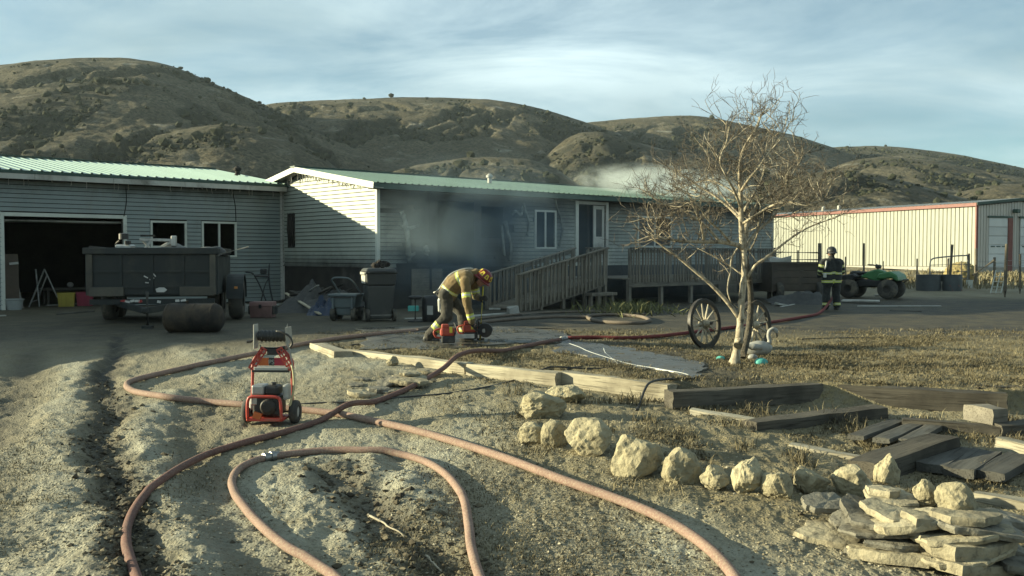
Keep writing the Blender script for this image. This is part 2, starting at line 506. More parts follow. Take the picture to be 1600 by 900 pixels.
lot_mud_shade = sstep(17.5, 20, gy + .1 * gx) * (1 - sstep(33, 37, gy + .25 * (gx - 9))) * sstep(-5, -1, gx) * 1.0  # wet lot before the house, its shade also darkened into the ground
mud = np.clip(np.maximum.reduce([m1, m2, m3, m4, m5, shade_mud, lot_mud_shade]), 0, 1)  # rut and path mud combined with the shade-darkened yard
clods_rut = fbm(gx * 8, gy * 8, 3, 77, .6)
gzz = gzz + .03 * clods_rut * np.maximum(m1, m3 * .7) * nearm
pale = np.clip((1 - behind * .8) * (1 - straw) * (1 - mud) * (.35 + .9 * sstep(-.1, .45, fbm(gx * .8, gy * .28, 3, 9))), 0, 1)
TH_AX, RR_AX = th.copy(), rr.copy(); GROUND_Z = gzz.copy()
for pl, w, up in PALE:
    pale = np.maximum(pale, 1.0 * np.exp(-(pl_dist(gx, gy, pl) / (w * 1.2)) ** 2) * (1 - mud))
nr, nt = TH.shape
idx = np.arange(nr * nt).reshape(nr, nt)
a = idx[:-1, :]; b = idx[1:, :]
q = np.stack([a, np.roll(a, -1, 1), np.roll(b, -1, 1), b], -1).reshape(-1, 4)[:, ::-1]
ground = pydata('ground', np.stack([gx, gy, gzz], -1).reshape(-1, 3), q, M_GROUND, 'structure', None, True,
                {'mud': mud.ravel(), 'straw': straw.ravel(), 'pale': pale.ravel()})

# ================================================================ HILLS
def prof(pts):
    xs = np.array([p[0] for p in pts], float); ys = np.array([p[1] for p in pts], float)
    return xs, ys
HILLS = [  # skyline in photo pixels, distance of its crest (m), front width, back width
    (prof([(-900, 330), (-620, 260), (-300, 165), (-100, 122), (0, 105), (60, 98), (120, 94), (200, 93), (250, 100), (290, 112), (330, 130), (370, 147), (410, 164), (450, 182), (520, 212), (640, 262), (760, 330), (800, 398)]), 460, 260, 260),
    (prof([(120, 398), (220, 300), (300, 215), (380, 176), (430, 163), (500, 159), (560, 157), (640, 154), (700, 155), (760, 157), (800, 162), (850, 173), (900, 188), (930, 198), (1000, 225), (1100, 268), (1250, 330), (1350, 398)]), 560, 280, 300),
    (prof([(600, 398), (740, 260), (820, 212), (880, 198), (920, 193), (980, 187), (1040, 183), (1080, 182), (1120, 187), (1180, 200), (1240, 213), (1300, 232), (1360, 255), (1450, 295), (1550, 350), (1620, 398)]), 640, 280, 300),
    (prof([(950, 398), (1080, 285), (1160, 252), (1230, 238), (1300, 231), (1360, 229), (1400, 231), (1450, 236), (1500, 243), (1550, 254), (1600, 264), (1700, 285), (1850, 315), (2100, 345), (2500, 398)]), 720, 300, 300),
    (prof([(60, 398), (120, 300), (170, 255), (200, 238), (240, 220), (300, 203), (350, 196), (400, 201), (450, 217), (500, 243), (560, 290), (640, 398)]), 290, 110, 150),
    (prof([(480, 398), (560, 300), (620, 268), (660, 259), (720, 249), (780, 247), (830, 252), (870, 266), (930, 310), (1000, 398)]), 230, 90, 120),
    (prof([(760, 398), (820, 275), (860, 238), (885, 217), (910, 208), (940, 208), (980, 221), (1040, 236), (1100, 246), (1180, 264), (1260, 300), (1350, 398)]), 380, 130, 200),
    (prof([(1040, 398), (1130, 320), (1190, 292), (1240, 277), (1280, 269), (1320, 267), (1380, 276), (1440, 292), (1500, 310), (1620, 350), (1750, 398)]), 270, 110, 160),
    (prof([(1150, 398), (1240, 300), (1300, 262), (1340, 250), (1380, 246), (1450, 251), (1520, 264), (1600, 280), (1720, 310), (1900, 350), (2050, 398)]), 470, 170, 200),
    (prof([(1350, 398), (1440, 330), (1500, 300), (1560, 288), (1640, 290), (1760, 320), (1900, 398)]), 330, 120, 170),
    (prof([(-500, 398), (-300, 280), (-150, 225), (-60, 205), (20, 210), (80, 232), (150, 270), (240, 398)]), 330, 140, 180),
]
hth = np.radians(np.linspace(-50, 50, 900))
hr = np.concatenate([np.linspace(95, 320, 170), np.linspace(323, 760, 230)[0:], np.linspace(770, 1300, 25)])
HT, HR_ = np.meshgrid(hth, hr)
hxp = HR_ * np.sin(HT); hyp = HR_ * np.cos(HT)
u_px = 800 + F * np.tan(hth)
height = np.zeros_like(HT); crestness = np.zeros_like(HT)
wx = hxp + 22 * fbm(hxp / 60, hyp / 60, 3, 3); wy = hyp + 22 * fbm(hxp / 60, hyp / 60, 3, 8)
for (xs, ys), Rc, wf, wb in HILLS:
    ysk = np.interp(u_px, xs, ys, left=398, right=398)
    k = np.ones(7) / 7; ysk = np.convolve(np.pad(ysk, 3, 'edge'), k, 'valid')
    tanel = np.clip((398 - ysk) / F, 0, None) * np.cos(hth)
    Hc = tanel * Rc
    rw = HR_ + 9 * fbm(hxp / 45, hyp / 45, 3, int(Rc)) * (np.abs(HR_ - Rc) > 8)
    tt = np.where(rw < Rc, (Rc - rw) / wf, (rw - Rc) / wb)
    g = np.clip(1 - tt, 0, 1)
    g = np.where(g < .999, g ** 1.15 * (1.55 - .55 * g), 1.0)
    g = np.clip(g, 0, 1)
    h = Hc[None, :] * g
    el = (h / HR_).max(0); corr = np.where(el > 1e-4, tanel / np.maximum(el, 1e-4), 1)
    h = h * corr[None, :]
    smax = np.maximum(height, h)
    crestness = np.where(h >= height, g, crestness)
    dlt = np.clip(1 - np.abs(height - h) / 4.0, 0, 1)
    height = smax + dlt * dlt * .8 * (np.minimum(height, h) > .2)
away = 1 - sstep(.78, .98, crestness)
gul = np.abs(fbm(wx / 30, wy / 75, 5, 21, .6)); gul2 = fbm(wx / 16, wy / 22, 4, 61, .6)
height = height * (1 - .0 * gul) - away * np.clip(height, 0, 30) / 30 * (7.5 * (.20 - gul)).clip(0, 3) * 2.6 + (1.1 * gul2 + .9 * fbm(hxp / 5, hyp / 5, 4, 99, .65)) * np.clip(height / 12, 0, 1) * (.25 + .75 * away)
hz_ = CAM.z + height + .2 - 2.2 * (1 - sstep(95, 140, HR_)) * 1.0
shrub = np.clip(sstep(-.14, .22, .6 * fbm(wx / 45, wy / 60, 5, 71) + 1.5 * (.16 - gul) + .25 * gul2 + .05), 0, 1) * (1 - .7 * sstep(.86, 1, crestness))
shrub *= sstep(5, 20, height)
def hills_material():
    t = NT('dry hillside')
    v = t.coord('Object'); sh = t.attr('shrub')
    n1 = t.noise(v, .03, 8, .62); n2 = t.noise(v, .16, 8, .7); n3 = t.noise(v, .9, 5, .7)
    col = t.mix(t.ramp(n1, .38, .62), (.098, .082, .053), (.150, .132, .090))
    col = t.mix(t.ramp(n2, .45, .7), col, (.056, .049, .034))
    col = t.mix(t.math('MULTIPLY', t.ramp(n3, .44, .56), .75), col, (.038, .035, .024))
    dots = t.ramp(t.voro(v, .42), .18, .34, (1,) * 3, (0,) * 3)
    col = t.mix(t.math('MULTIPLY', dots, t.ramp(t.noise(v, .07, 6, .7), .40, .58)), col, (.028, .028, .019))
    rock = t.math('MULTIPLY', t.ramp(t.noise(v, .055, 9, .72, .6), .56, .66), t.ramp(n3, .3, .6))
    col = t.mix(rock, col, (.25, .238, .20))
    col = t.mix(t.math('MULTIPLY', sh, t.ramp(t.noise(v, .3, 6, .7), .30, .52)), col, (.026, .027, .020))
    nb = t.bump(t.math('ADD', t.noise(v, .25, 8, .7), t.math('MULTIPLY', n3, .4)), 1.0, 1.6)
    return t.done(col, .95, 0, nb, .15)
M_HILL = hills_material()
nr, nt = HT.shape
idx = np.arange(nr * nt).reshape(nr, nt)
q = np.stack([idx[:-1, :-1], idx[1:, :-1], idx[1:, 1:], idx[:-1, 1:]], -1).reshape(-1, 4)[:, ::-1]
hills = pydata('hills', np.stack([hxp, hyp, hz_], -1).reshape(-1, 3), q, M_HILL, 'structure', None, True, {'shrub': shrub.ravel()})

# dark juniper and sagebrush dotted over the slopes
def ico(sub=1):
    b = bmesh.new(); bmesh.ops.create_icosphere(b, subdivisions=sub, radius=1.0)
    v = np.array([x.co[:] for x in b.verts]); f = np.array([[x.index for x in fa.verts] for fa in b.faces]); b.free(); return v, f
iv, if_ = ico(1)
iv2, if2 = ico(2)
prob = (shrub ** 1.3 + .02) * (1 - sstep(.9, .985, crestness) * .93) * (height > 5) * (HR_ < 735) * (np.abs(HT) < np.radians(33)) * HR_
pf = prob.ravel() / prob.sum()
pick = rng.choice(len(pf), 15000, p=pf, replace=False)
bv = []; bf = []; o = 0
for k in pick:
    s = float(rng.choice([.35, .6, 1.0, 1.6], p=[.5, .32, .15, .03])) * rng.uniform(.75, 1.3)
    j = iv * rng.uniform(.6, 1.3, (len(iv), 1))
    vv = j * np.array([s, s, s * .8]) + np.array([hxp.flat[k] + rng.normal(0, .8), hyp.flat[k] + rng.normal(0, .8), hz_.flat[k] + s * .45])
    bv.append(vv); bf.append(if_ + o); o += len(iv)
M_BUSH = pm('juniper', (.026, .030, .020), (.045, .045, .028), .8, .95, .6, 3, bdist=.3, spec=.1)
bush = pydata('hillside_brush', np.concatenate(bv), np.concatenate(bf), M_BUSH, 'stuff', None, False)
tag(bush, 'dark juniper and sagebrush scattered over the dry hillsides', 'brush')
# ================================================================ BUILDING MATERIALS
def siding_material(name, base, base2):
    t = NT(name)
    v = t.coord('Object'); g = t.n('ShaderNodeNewGeometry')
    wv = t.coord('Generated')
    soot = t.attr('soot')
    w = t.n('ShaderNodeMapping'); t.put(w.inputs['Vector'], g.outputs['Position']); w.inputs['Scale'].default_value = (1.6, 1.6, .35)
    streak = t.noise(w.outputs[0], 2.2, 7, .65)
    blot = t.noise(g.outputs['Position'], 1.1, 7, .68, .4)
    col = t.mix(t.ramp(blot, .35, .7), base, base2)
    col = t.mix(t.math('MULTIPLY', t.ramp(streak, .5, .72), .35), col, (.20, .19, .15))
    f = t.math('ADD', t.math('MULTIPLY', soot, 1.9), t.math('SUBTRACT', t.math('MULTIPLY', blot, 1.3), 1.0), True)
    f2 = t.math('ADD', t.math('MULTIPLY', soot, 1.5), t.math('SUBTRACT', t.math('MULTIPLY', streak, 1.2), 1.0), True)
    col = t.mix(t.math('MULTIPLY', f2, .75), col, (.115, .098, .078))
    col = t.mix(f, col, (.022, .020, .018))
    nb = t.bump(t.noise(v, 40, 4), .08, .004)
    return t.done(col, t.math('ADD', .45, t.math('MULTIPLY', f, .4)), 0, nb, .4)
M_SIDING = siding_material('vinyl siding', (.295, .31, .26), (.24, .258, .222))
M_SIDING_G = siding_material('garage vinyl siding', (.215, .245, .235), (.17, .20, .19))
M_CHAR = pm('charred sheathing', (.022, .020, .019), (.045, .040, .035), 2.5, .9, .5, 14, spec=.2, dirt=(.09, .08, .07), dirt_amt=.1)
M_WHITE = pm('white trim', (.52, .53, .47), (.43, .44, .39), 3, .5, .05, rand=.08, dirt=(.35, .33, .28), dirt_amt=.15)
M_FASCIA = pm('grimy fascia', (.46, .45, .41), (.34, .33, .29), 2, .55, .06, dirt=(.12, .11, .09), dirt_amt=.35)
def metal_roof(name, c1, c2, rough=.32):
    t = NT(name); v = t.coord('Object')
    n = t.noise(v, 1.3, 7, .62)
    col = t.mix(t.ramp(n, .35, .7), c1, c2)
    k = t.math('ADD', .93, t.math('MULTIPLY', t.rand(), .14))
    g = t.n('ShaderNodeCombineColor'); [t.put(g.inputs[i], k) for i in range(3)]
    col = t.mix(1.0, col, g.outputs[0], 'MULTIPLY')
    return t.done(col, t.math('ADD', rough - .1, t.math('MULTIPLY', n, .25)), .0, t.bump(t.noise(v, 7, 3), .06, .01), .6)
M_ROOF = metal_roof('pale green roof metal', (.27, .36, .315), (.22, .31, .27))
M_ROOF_H = metal_roof('house green roof metal', (.075, .125, .10), (.06, .10, .085))
M_ROOF_EDGE = pm('dark green roof edge', (.035, .075, .06), None, 3, .5, .03)
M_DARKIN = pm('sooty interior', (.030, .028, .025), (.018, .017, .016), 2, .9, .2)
M_GLASS = None
def glass_material():
    t = NT('dirty window glass'); v = t.coord('Object')
    return t.done(t.mix(t.ramp(t.noise(v, 3, 6), .4, .7), (.012, .015, .016), (.04, .04, .036)), .3, 0, None, .3)
M_GLASS = glass_material()
def wood_material(name, c1, c2, c3, axis=0, rough=.85, bump=.5, ring=26):
    t = NT(name)
    st = [ring, ring, ring]; st[axis] = 1.2
    v = t.coord('Object', tuple(st)); v2 = t.coord('Object')
    g = t.noise(v, 1.0, 6, .65, .5); n = t.noise(v2, 2.4, 6, .6)
    col = t.mix(t.ramp(g, .32, .68), c1, c2)
    col = t.mix(t.math('MULTIPLY', t.ramp(n, .46, .68), .8), col, c3)
    st2 = [70, 70, 70]; st2[axis] = 1.6
    crack = t.ramp(t.noise(t.coord('Object', tuple(st2)), 1.0, 4, .6), .56, .66)
    col = t.mix(t.math('MULTIPLY', crack, .7), col, tuple(a * .3 for a in c2))
    k = t.math('ADD', .82, t.math('MULTIPLY', t.rand(), .36))
    cc = t.n('ShaderNodeCombineColor'); [t.put(cc.inputs[i], k) for i in range(3)]
    col = t.mix(1.0, col, cc.outputs[0], 'MULTIPLY')
    h = t.math('SUBTRACT', t.math('ADD', g, t.math('MULTIPLY', n, .6)), t.math('MULTIPLY', crack, .6))
    return t.done(col, rough, 0, t.bump(h, bump, .012), .25)
M_DECK = wood_material('weathered grey deck wood', (.23, .205, .165), (.15, .13, .10), (.10, .09, .075), 2)
M_DECKX = wood_material('weathered deck board', (.20, .18, .145), (.13, .115, .09), (.09, .08, .065), 0)
M_TIE = wood_material('weathered rail timber', (.42, .38, .285), (.29, .255, .185), (.19, .165, .12), 0, .9, .7)  # brightened: sunlight on the long timbers lifted into the wood colour
M_TIE_SHADE = wood_material('shaded weathered timber', (.115, .103, .082), (.068, .06, .048), (.042, .037, .03), 0, .9, .7)  # darker copy, shade of the camera-facing sides put into the wood
M_PLANK = wood_material('grey plank', (.10, .097, .086), (.062, .059, .052), (.04, .037, .032), 0, .9, .6)  # darkened so the shade over the lower steps sits in the colour

# ================================================================ HOUSE FRAME
HROT = math.atan2(1.0, 1690.0 / 1490.0)
H0 = at(590, 420, 26.0); H0.z = 0.0
WX = Vector((math.cos(HROT), math.sin(HROT), 0)); WY = Vector((-math.sin(HROT), math.cos(HROT), 0))
def hl(p):                       # world -> house local
    d = Vector(p) - H0; return Vector((d.dot(WX), d.dot(WY), d.z))
def hw(x, y, z=0.0):             # house local -> world
    return H0 + WX * x + WY * y + Vector((0, 0, z))
def lxz(px, py, yl=0.0):         # ray with the plane y_local = yl -> (x_local, z)
    d = ray(px, py); t = (yl - (CAM - H0).dot(WY)) / d.dot(WY); p = hl(CAM + d * t); return p.x, p.z
def lyz(px, py, xl=0.0):
    d = ray(px, py); t = (xl - (CAM - H0).dot(WX)) / d.dot(WX); p = hl(CAM + d * t); return p.y, p.z

def holes_wall(mb, x0, x1, z0, z1, y0, y1, holes):
    xs = sorted({x0, x1, *[max(x0, min(x1, h[i])) for h in holes for i in (0, 1)]})
    zs = sorted({z0, z1, *[max(z0, min(z1, h[i])) for h in holes for i in (2, 3)]})
    for a, b in zip(xs[:-1], xs[1:]):
        for c, d in zip(zs[:-1], zs[1:]):
            mx, mz = (a + b) / 2, (c + d) / 2
            if b - a < 1e-5 or d - c < 1e-5 or any(h[0] < mx < h[1] and h[2] < mz < h[3] for h in holes): continue
            mb.span((a, y0, c), (b, y1, d))
def board_mesh(x0, x1, ex, sootf, sag=None, seg=.45):
    """lapped siding board running along x, face towards -y, bottom edge proud"""
    n = max(1, int((x1 - x0) / seg)); vs = []; fs = []; so = []
    for i in range(n + 1):
        x = x0 + (x1 - x0) * i / n
        dz, dy = (sag(x) if sag else (0, 0))
        for y, z in ((-.008, ex * 1.0), (-.030, .026), (-.034, .015), (-.001, .017)):
            vs.append((x, y + dy, z + dz)); so.append(x)
    for i in range(n):
        for k in range(3):
            a = i * 4 + k; fs.append((a, a + 4, a + 5, a + 1))
        a = i * 4; fs.append((a + 3, a + 7, a + 4, a))
    fs.append((0, 1, 2, 3)); m = n * 4; fs.append((m + 3, m + 2, m + 1, m))
    return vs, fs, so
def add_boards(parent, mat, rows, sootf, mapf=None, name='siding_board'):
    """rows: (z, exposure, [(x0, x1), ...]); sootf(x, z) -> 0..1"""
    for z, ex, segs in rows:
        for x0, x1 in segs:
            if x1 - x0 < .03: continue
            wob = random.uniform(-.0015, .0015)
            vs, fs, xs = board_mesh(x0, x1, ex, sootf)
            me = bpy.data.meshes.new(name); me.from_pydata([(a - x0, b + wob, c) for a, b, c in vs], [], fs); me.update()
            at_ = me.attributes.new('soot', 'FLOAT', 'POINT')
            at_.data.foreach_set('value', [float(sootf(x, z + (c > .05) * ex)) for x, (a, b, c) in zip(xs, vs)])
            o = link(name, me, mat, parent)
            if mapf: o.location, o.rotation_euler = mapf(x0, z)
            else: o.location = (x0, 0, z)
def cut(x0, x1, holes, z, ex):
    segs = [(x0, x1)]
    for h in holes:
        if h[2] < z + ex * .6 and h[3] > z + ex * .4:
            segs = [p for a, b in segs for p in ((a, min(b, h[0])), (max(a, h[1]), b)) if p[1] - p[0] > .02]
    return segs
def roof_panel_mesh(name, width, length, ribs, rib_h=.028, th=.004):
    pr = []
    w = width / ribs
    for i in range(ribs):
        x = i * w
        pr += [(x, 0), (x + w * .34, 0), (x + w * .42, rib_h), (x + w * .58, rib_h), (x + w * .66, 0)]
    pr.append((width, 0))
    vs = [(x, 0, z) for x, z in pr] + [(x, length, z) for x, z in pr] + [(x, 0, z - th) for x, z in pr] + [(x, length, z - th) for x, z in pr]
    n = len(pr); fs = []
    for i in range(n - 1):
        fs += [(i, i + 1, n + i + 1, n + i), (2 * n + i + 1, 2 * n + i, 3 * n + i, 3 * n + i + 1), (i + 1, i, 2 * n + i, 2 * n + i + 1)]
    me = bpy.data.meshes.new(name); me.from_pydata(vs, [], fs); me.update(); return me
def window(parent, x0, x1, z0, z1, y=-.03, mull=True, glass=True, fr=.06, broken=None):
    w = empty('window', (0, 0, 0)); w.parent = parent
    w.empty_display_size = .1
    f = MB()
    f.span((x0 - fr, y - .02, z0 - fr), (x0, y + .06, z1 + fr)).span((x1, y - .02, z0 - fr), (x1 + fr, y + .06, z1 + fr))
    f.span((x0, y - .02, z1), (x1, y + .06, z1 + fr)).span((x0, y - .025, z0 - fr), (x1, y + .06, z0))
    f.build('frame', M_WHITE, w, bevel=.004)
    if mull:
        xm = (x0 + x1) / 2
        MB().span((xm - .03, y - .005, z0), (xm + .03, y + .045, z1)).build('mullion', M_WHITE, w, bevel=.004)
    cells = [(x0, (x0 + x1) / 2 - .03), ((x0 + x1) / 2 + .03, x1)] if mull else [(x0, x1)]
    for i, (a, b) in enumerate(cells):
        if glass and (broken is None or i not in broken):
            MB().span((a, y + .02, z0), (b, y + .026, z1)).build('pane', M_GLASS, w)
    return w

# ================================================================ HOUSE
house = empty('house', tuple(H0), HROT, 'long single-storey house with fire-blackened front wall and green metal roof', 'house')
EAVE = 3.43; RIDGE = 4.06; HALF = 3.98; HLEN = lxz(1206, 400)[0]; SK = 1.13
slope = math.atan2(RIDGE - EAVE, HALF)
wa0, wza0 = lxz(837, 386); wa1, wza1 = lxz(866, 332)
wb0, wzb0 = lxz(997, 385); wb1, wzb1 = lxz(1047, 342)
d0 = lxz(903, 380)[0]; d1, dz1 = lxz(946, 321)
bo0, bo1 = lxz(683, 400)[0], lxz(741, 400)[0]
bs0, bs1 = lxz(752, 400)[0], lxz(786, 400)[0]
front_holes = [(wa0, wa1, wza0, wza1), (wb0, wb1, wzb0, wzb1), (d0, d1, 1.2, dz1), (bo0, bo1, .55, 3.05), (bs0, bs1, 2.0, 2.95)]
fw = MB(); holes_wall(fw, 0.0, HLEN, SK - .02, EAVE, 0.0, .14, front_holes)
front = fw.build('front_wall', M_CHAR, house)
gy0, gz0 = lyz(462, 384); gy1, gz1 = lyz(450, 334)
gw = MB(); holes_wall(gw, .14, 2 * HALF, 0.0, EAVE - .05, 0.0, .12, [(gy0, gy1, gz0, gz1)])
gwv = [(h, x, z) for (x, h, z) in gw.v]; gw.v = gwv
gw.prism([(.14, EAVE - .05), (2 * HALF, EAVE - .05), (HALF, RIDGE - .08)], 0.0, .12, 'yz')
gable = gw.build('gable_wall', M_CHAR, house)
bk = MB(); bk.span((.12, 2 * HALF - .12, 0), (HLEN, 2 * HALF, EAVE)).span((HLEN, 0.0, 0), (HLEN + .12, 2 * HALF, EAVE)).prism([(0.0, EAVE), (2 * HALF, EAVE), (HALF, RIDGE - .08)], HLEN, HLEN + .12, 'yz')
bk.build('rear_wall', M_SIDING, house)
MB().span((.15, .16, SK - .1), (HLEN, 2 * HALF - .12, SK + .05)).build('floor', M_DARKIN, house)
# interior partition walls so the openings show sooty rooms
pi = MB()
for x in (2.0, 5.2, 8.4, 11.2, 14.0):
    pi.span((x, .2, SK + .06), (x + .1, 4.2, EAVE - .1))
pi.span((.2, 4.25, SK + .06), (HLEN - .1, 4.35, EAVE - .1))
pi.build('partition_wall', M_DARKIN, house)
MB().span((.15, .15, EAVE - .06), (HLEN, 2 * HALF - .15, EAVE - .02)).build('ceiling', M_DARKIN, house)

def soot_front(x, z):
    s = 1.0 * math.exp(-((x - (bo0 + bo1) / 2) / 2.7) ** 2)
    s = max(s, .95 * math.exp(-((x - (bs0 + bs1) / 2) / 1.15) ** 2))
    s = max(s, .55 * math.exp(-((x - (d0 + d1) / 2) / 1.5) ** 2) * (.4 + .6 * max(0, (z - 1.6) / 1.8)))
    s = max(s, .5 * math.exp(-((x - (wa0 + wa1) / 2) / 1.0) ** 2) * max(0, (z - 2.2) / 1.2))
    s = max(s, .30) + .34 * max(0, (z - 2.5) / .8)
    return min(1.0, s * (.72 + .28 * (z - 1.1) / 2.3) + .06)
def soot_gable(y, z):
    return min(1.0, .62 * max(0, (1.75 - z) / .7) ** 1.3 + .16 * math.exp(-((y - (gy0 + gy1) / 2) / .5) ** 2) * max(0, (z - 2.0)) + .5 * max(0, (z - 3.75) / .3) * (y > 3) + .06)
EX = .1165
rows = []
z = SK
while z < EAVE - .03:
    segs = cut(.07, HLEN - .02, front_holes, z, EX)
    out = []
    for a, b in segs:                     # bite pieces out of the burnt stretch
        cuts = []
        x = a
        while x < b:
            ln = random.uniform(.35, .9)
            e = min(b, x + ln)
            mid = (x + e) / 2
            burnt = (math.exp(-((mid - bo0 + .1) / 1.1) ** 4) * .95 * (z > 1.9) + math.exp(-((mid - bo0 + .4) / .8) ** 4) * .35 * (z <= 1.9)
                     + math.exp(-((mid - bs0 - .1) / 1.2) ** 4) * (.9 if z > 2.0 else .08) + (.5 if z > 3.05 and 1.0 < mid < wa0 + 1 else 0))
            if random.random() > burnt: cuts.append((x, e))
            x = e
        m = []
        for c in cuts:
            if m and abs(m[-1][1] - c[0]) < 1e-6: m[-1] = (m[-1][0], c[1])
            else: m.append(c)
        out += m
    rows.append((z, EX, out)); z += EX
add_boards(front, M_SIDING, rows, soot_front)
rows = []; z = SK
while z < RIDGE - .15:
    ya, yb = .07, 5.33
    if z + EX > EAVE - .02:
        k = (z + EX * .9 - EAVE + .05) / (RIDGE - EAVE) * HALF
        ya, yb = max(.07, k), min(5.33, 2 * HALF - k)
    if yb > ya + .05:
        rows.append((z, EX, cut(ya, yb, [(gy0, gy1, gz0, gz1)], z, EX)))
    z += EX
# boards on the gable face -x: local board x runs along -y of the house
def gable_map(x0, z): return (0.0, -x0, z), (0, 0, R(-90))
rows_g = [(z, ex, [(-b, -a) for a, b in sg]) for z, ex, sg in rows]
add_boards(gable, M_SIDING, rows_g, lambda x, z: soot_gable(-x, z), gable_map)
# corner posts
MB().span((-.03, -.03, SK), (.07, .0, EAVE - .03)).span((-.03, 0, SK), (.0, .07, EAVE - .03)).build('corner_post', M_WHITE, house, bevel=.004)
MB().span((-.025, 5.25, .1), (.0, 5.329, EAVE + .2)).build('corner_post', M_FASCIA, house, bevel=.004)
# skirting, panel by panel
for i in range(6):
    y0 = .02 + i * .89
    MB().span((.01 + random.uniform(0, .02), y0, -.05), (.035, y0 + .87, SK - .015)).build('skirting_panel', M_CHAR, house)
x = .04
while x < HLEN - .5:
    w = 1.1
    if not (bo0 - .3 < x + w / 2 < bo1):
        MB().span((x, .01 + random.uniform(0, .02), -.06), (x + w - .02, .05, SK - .03)).build('skirting_panel', M_DECKX if random.random() < .2 else M_CHAR, house)
    x += w
window(house, wa0, wa1, wza0, wza1, broken=(0, 1))
window(house, wb0, wb1, wzb0, wzb1, broken=(1,))
# burnt narrow window of the gable end, frame warped
wg = MB()
for i in range(5):
    yy = gy0 + (gy1 - gy0) * (i + .5) / 5
    wg.tube([(-.03, yy - .02, gz0 - .05), (-.045, yy + .01, (gz0 + gz1) / 2), (-.02, yy, gz1 + .02)], .022, 5)
wg.build('burnt_window_slat', M_CHAR, house)
# front door: white jamb, charred inner door left ajar
dr = empty('door'); dr.parent = house
MB().span((d0 - .14, -.045, 1.14), (d0, .1, dz1 + .1)).build('door_jamb', M_WHITE, dr, bevel=.005)
MB().span((d1, -.04, 1.14), (d1 + .12, .1, dz1 + .1)).build('door_jamb', M_FASCIA, dr, bevel=.005)
MB().span((d0, -.04, dz1), (d1, .1, dz1 + .1)).build('door_head', M_FASCIA, dr, bevel=.005)
xm = d0 + (d1 - d0) * .58
MB().span((xm, .02, 1.2), (d1 - .02, .06, 2.1)).span((xm, .02, 2.1), (xm + .12, .06, dz1)).span((d1 - .14, .02, 2.1), (d1 - .02, .06, dz1)).span((xm + .12, .02, dz1 - .14), (d1 - .14, .06, dz1)).build('door_leaf', M_FASCIA, dr, bevel=.004)
MB().span((xm + .12, .035, 2.1), (d1 - .14, .042, dz1 - .14)).build('pane', M_GLASS, dr)
# sagging strips of melted siding
def strip(pts, w, name='melted_siding_strip', mat=None):
    vs = []; fs = []; n = len(pts)
    P = catmull(pts, 5)
    for i, p in enumerate(P):
        d = (P[min(i + 1, len(P) - 1)] - P[max(i - 1, 0)]).normalized(); s = d.cross(Vector((0, -1, 0))).normalized()
        ww = w * random.uniform(.7, 1.2)
        vs += [p - s * ww / 2, p + s * ww / 2 + Vector((0, -.015, 0)), p + s * ww / 2 + Vector((0, .012, 0)), p - s * ww / 2 + Vector((0, .02, 0))]
    for i in range(len(P) - 1):
        for k in range(4):
            fs.append((i * 4 + k, i * 4 + (k + 1) % 4, i * 4 + 4 + (k + 1) % 4, i * 4 + 4 + k))
    fs += [(0, 1, 2, 3), tuple((len(P) - 1) * 4 + k for k in (3, 2, 1, 0))]
    o = MB().raw(vs, fs).build(name, mat or M_SIDING, house, smooth=True)
    a = o.data.attributes.new('soot', 'FLOAT', 'POINT'); a.data.foreach_set('value', [random.uniform(.3, .6) for _ in o.data.vertices])
def hp(px, py, out=-.06):
    x, z = lxz(px, py, out); return Vector((x, out, z))
strip([hp(868, 312, -.05), hp(871, 325), hp(877, 345, -.1), hp(879, 362, -.09), hp(874, 385)], .09)
strip([hp(790, 345), hp(794, 365, -.1), hp(799, 385, -.1), hp(797, 408)], .13)
strip([hp(784, 352), hp(786, 372, -.08), hp(788, 400, -.1)], .1)
strip([hp(818, 318), hp(822, 332, -.1), hp(827, 350, -.08), hp(824, 368)], .1)
strip([hp(800, 335), hp(806, 330, -.1), hp(814, 336, -.1), hp(818, 322)], .09)
strip([hp(628, 330), hp(634, 350, -.09), hp(638, 380, -.1), hp(640, 410)], .16)
strip([hp(655, 352), hp(640, 356, -.1), hp(626, 352)], .08)
strip([hp(805, 304, -.03), hp(818, 306, -.06), hp(831, 307, -.05)], .06)
strip([hp(871, 309, -.03), hp(886, 311, -.06), hp(903, 312, -.05)], .06)
strip([hp(664, 384), hp(668, 392, -.12), hp(666, 398, -.1)], .16)
strip([hp(560 + 90, 395), hp(640, 400, -.1), hp(634, 392, -.08)], .1)
# exposed studs in the burnt stretch
for px in (672, 741):
    x = lxz(px, 400)[0]
    MB().span((x - .02, -.015, .5), (x + .05, -.002, EAVE - .1)).build('charred_stud', M_CHAR, house)
# roof
rl = (HALF + .35) / math.cos(slope)
pan = roof_panel_mesh('roof_panel', .9, rl, 4)
n = int((HLEN + .7) / .9)
for i in range(n):
    for side in (0, 1):
        o = link('roof_panel', pan, M_ROOF_H, house)
        if side == 0:
            o.location = (-.32 + i * .9, -.35, EAVE + .06 - .35 * math.tan(slope)); o.rotation_euler = (slope, 0, 0)
        else:
            o.location = (-.32 + (i + 1) * .9, 2 * HALF + .35, EAVE + .06 - .35 * math.tan(slope)); o.rotation_euler = (slope, 0, math.pi)
e0 = EAVE - .35 * math.tan(slope)
MB().span((-.3, -.355, e0 - .1), (HLEN + .3, -.335, e0 + .04)).build('eave_fascia', M_ROOF_EDGE, house)
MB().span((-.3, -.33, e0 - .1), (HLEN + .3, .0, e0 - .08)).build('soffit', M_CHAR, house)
MB().bar((-.4, HALF, RIDGE + .085), (HLEN + .4, HALF, RIDGE + .085), .3, .03).build('ridge_cap', M_ROOF_EDGE, house)
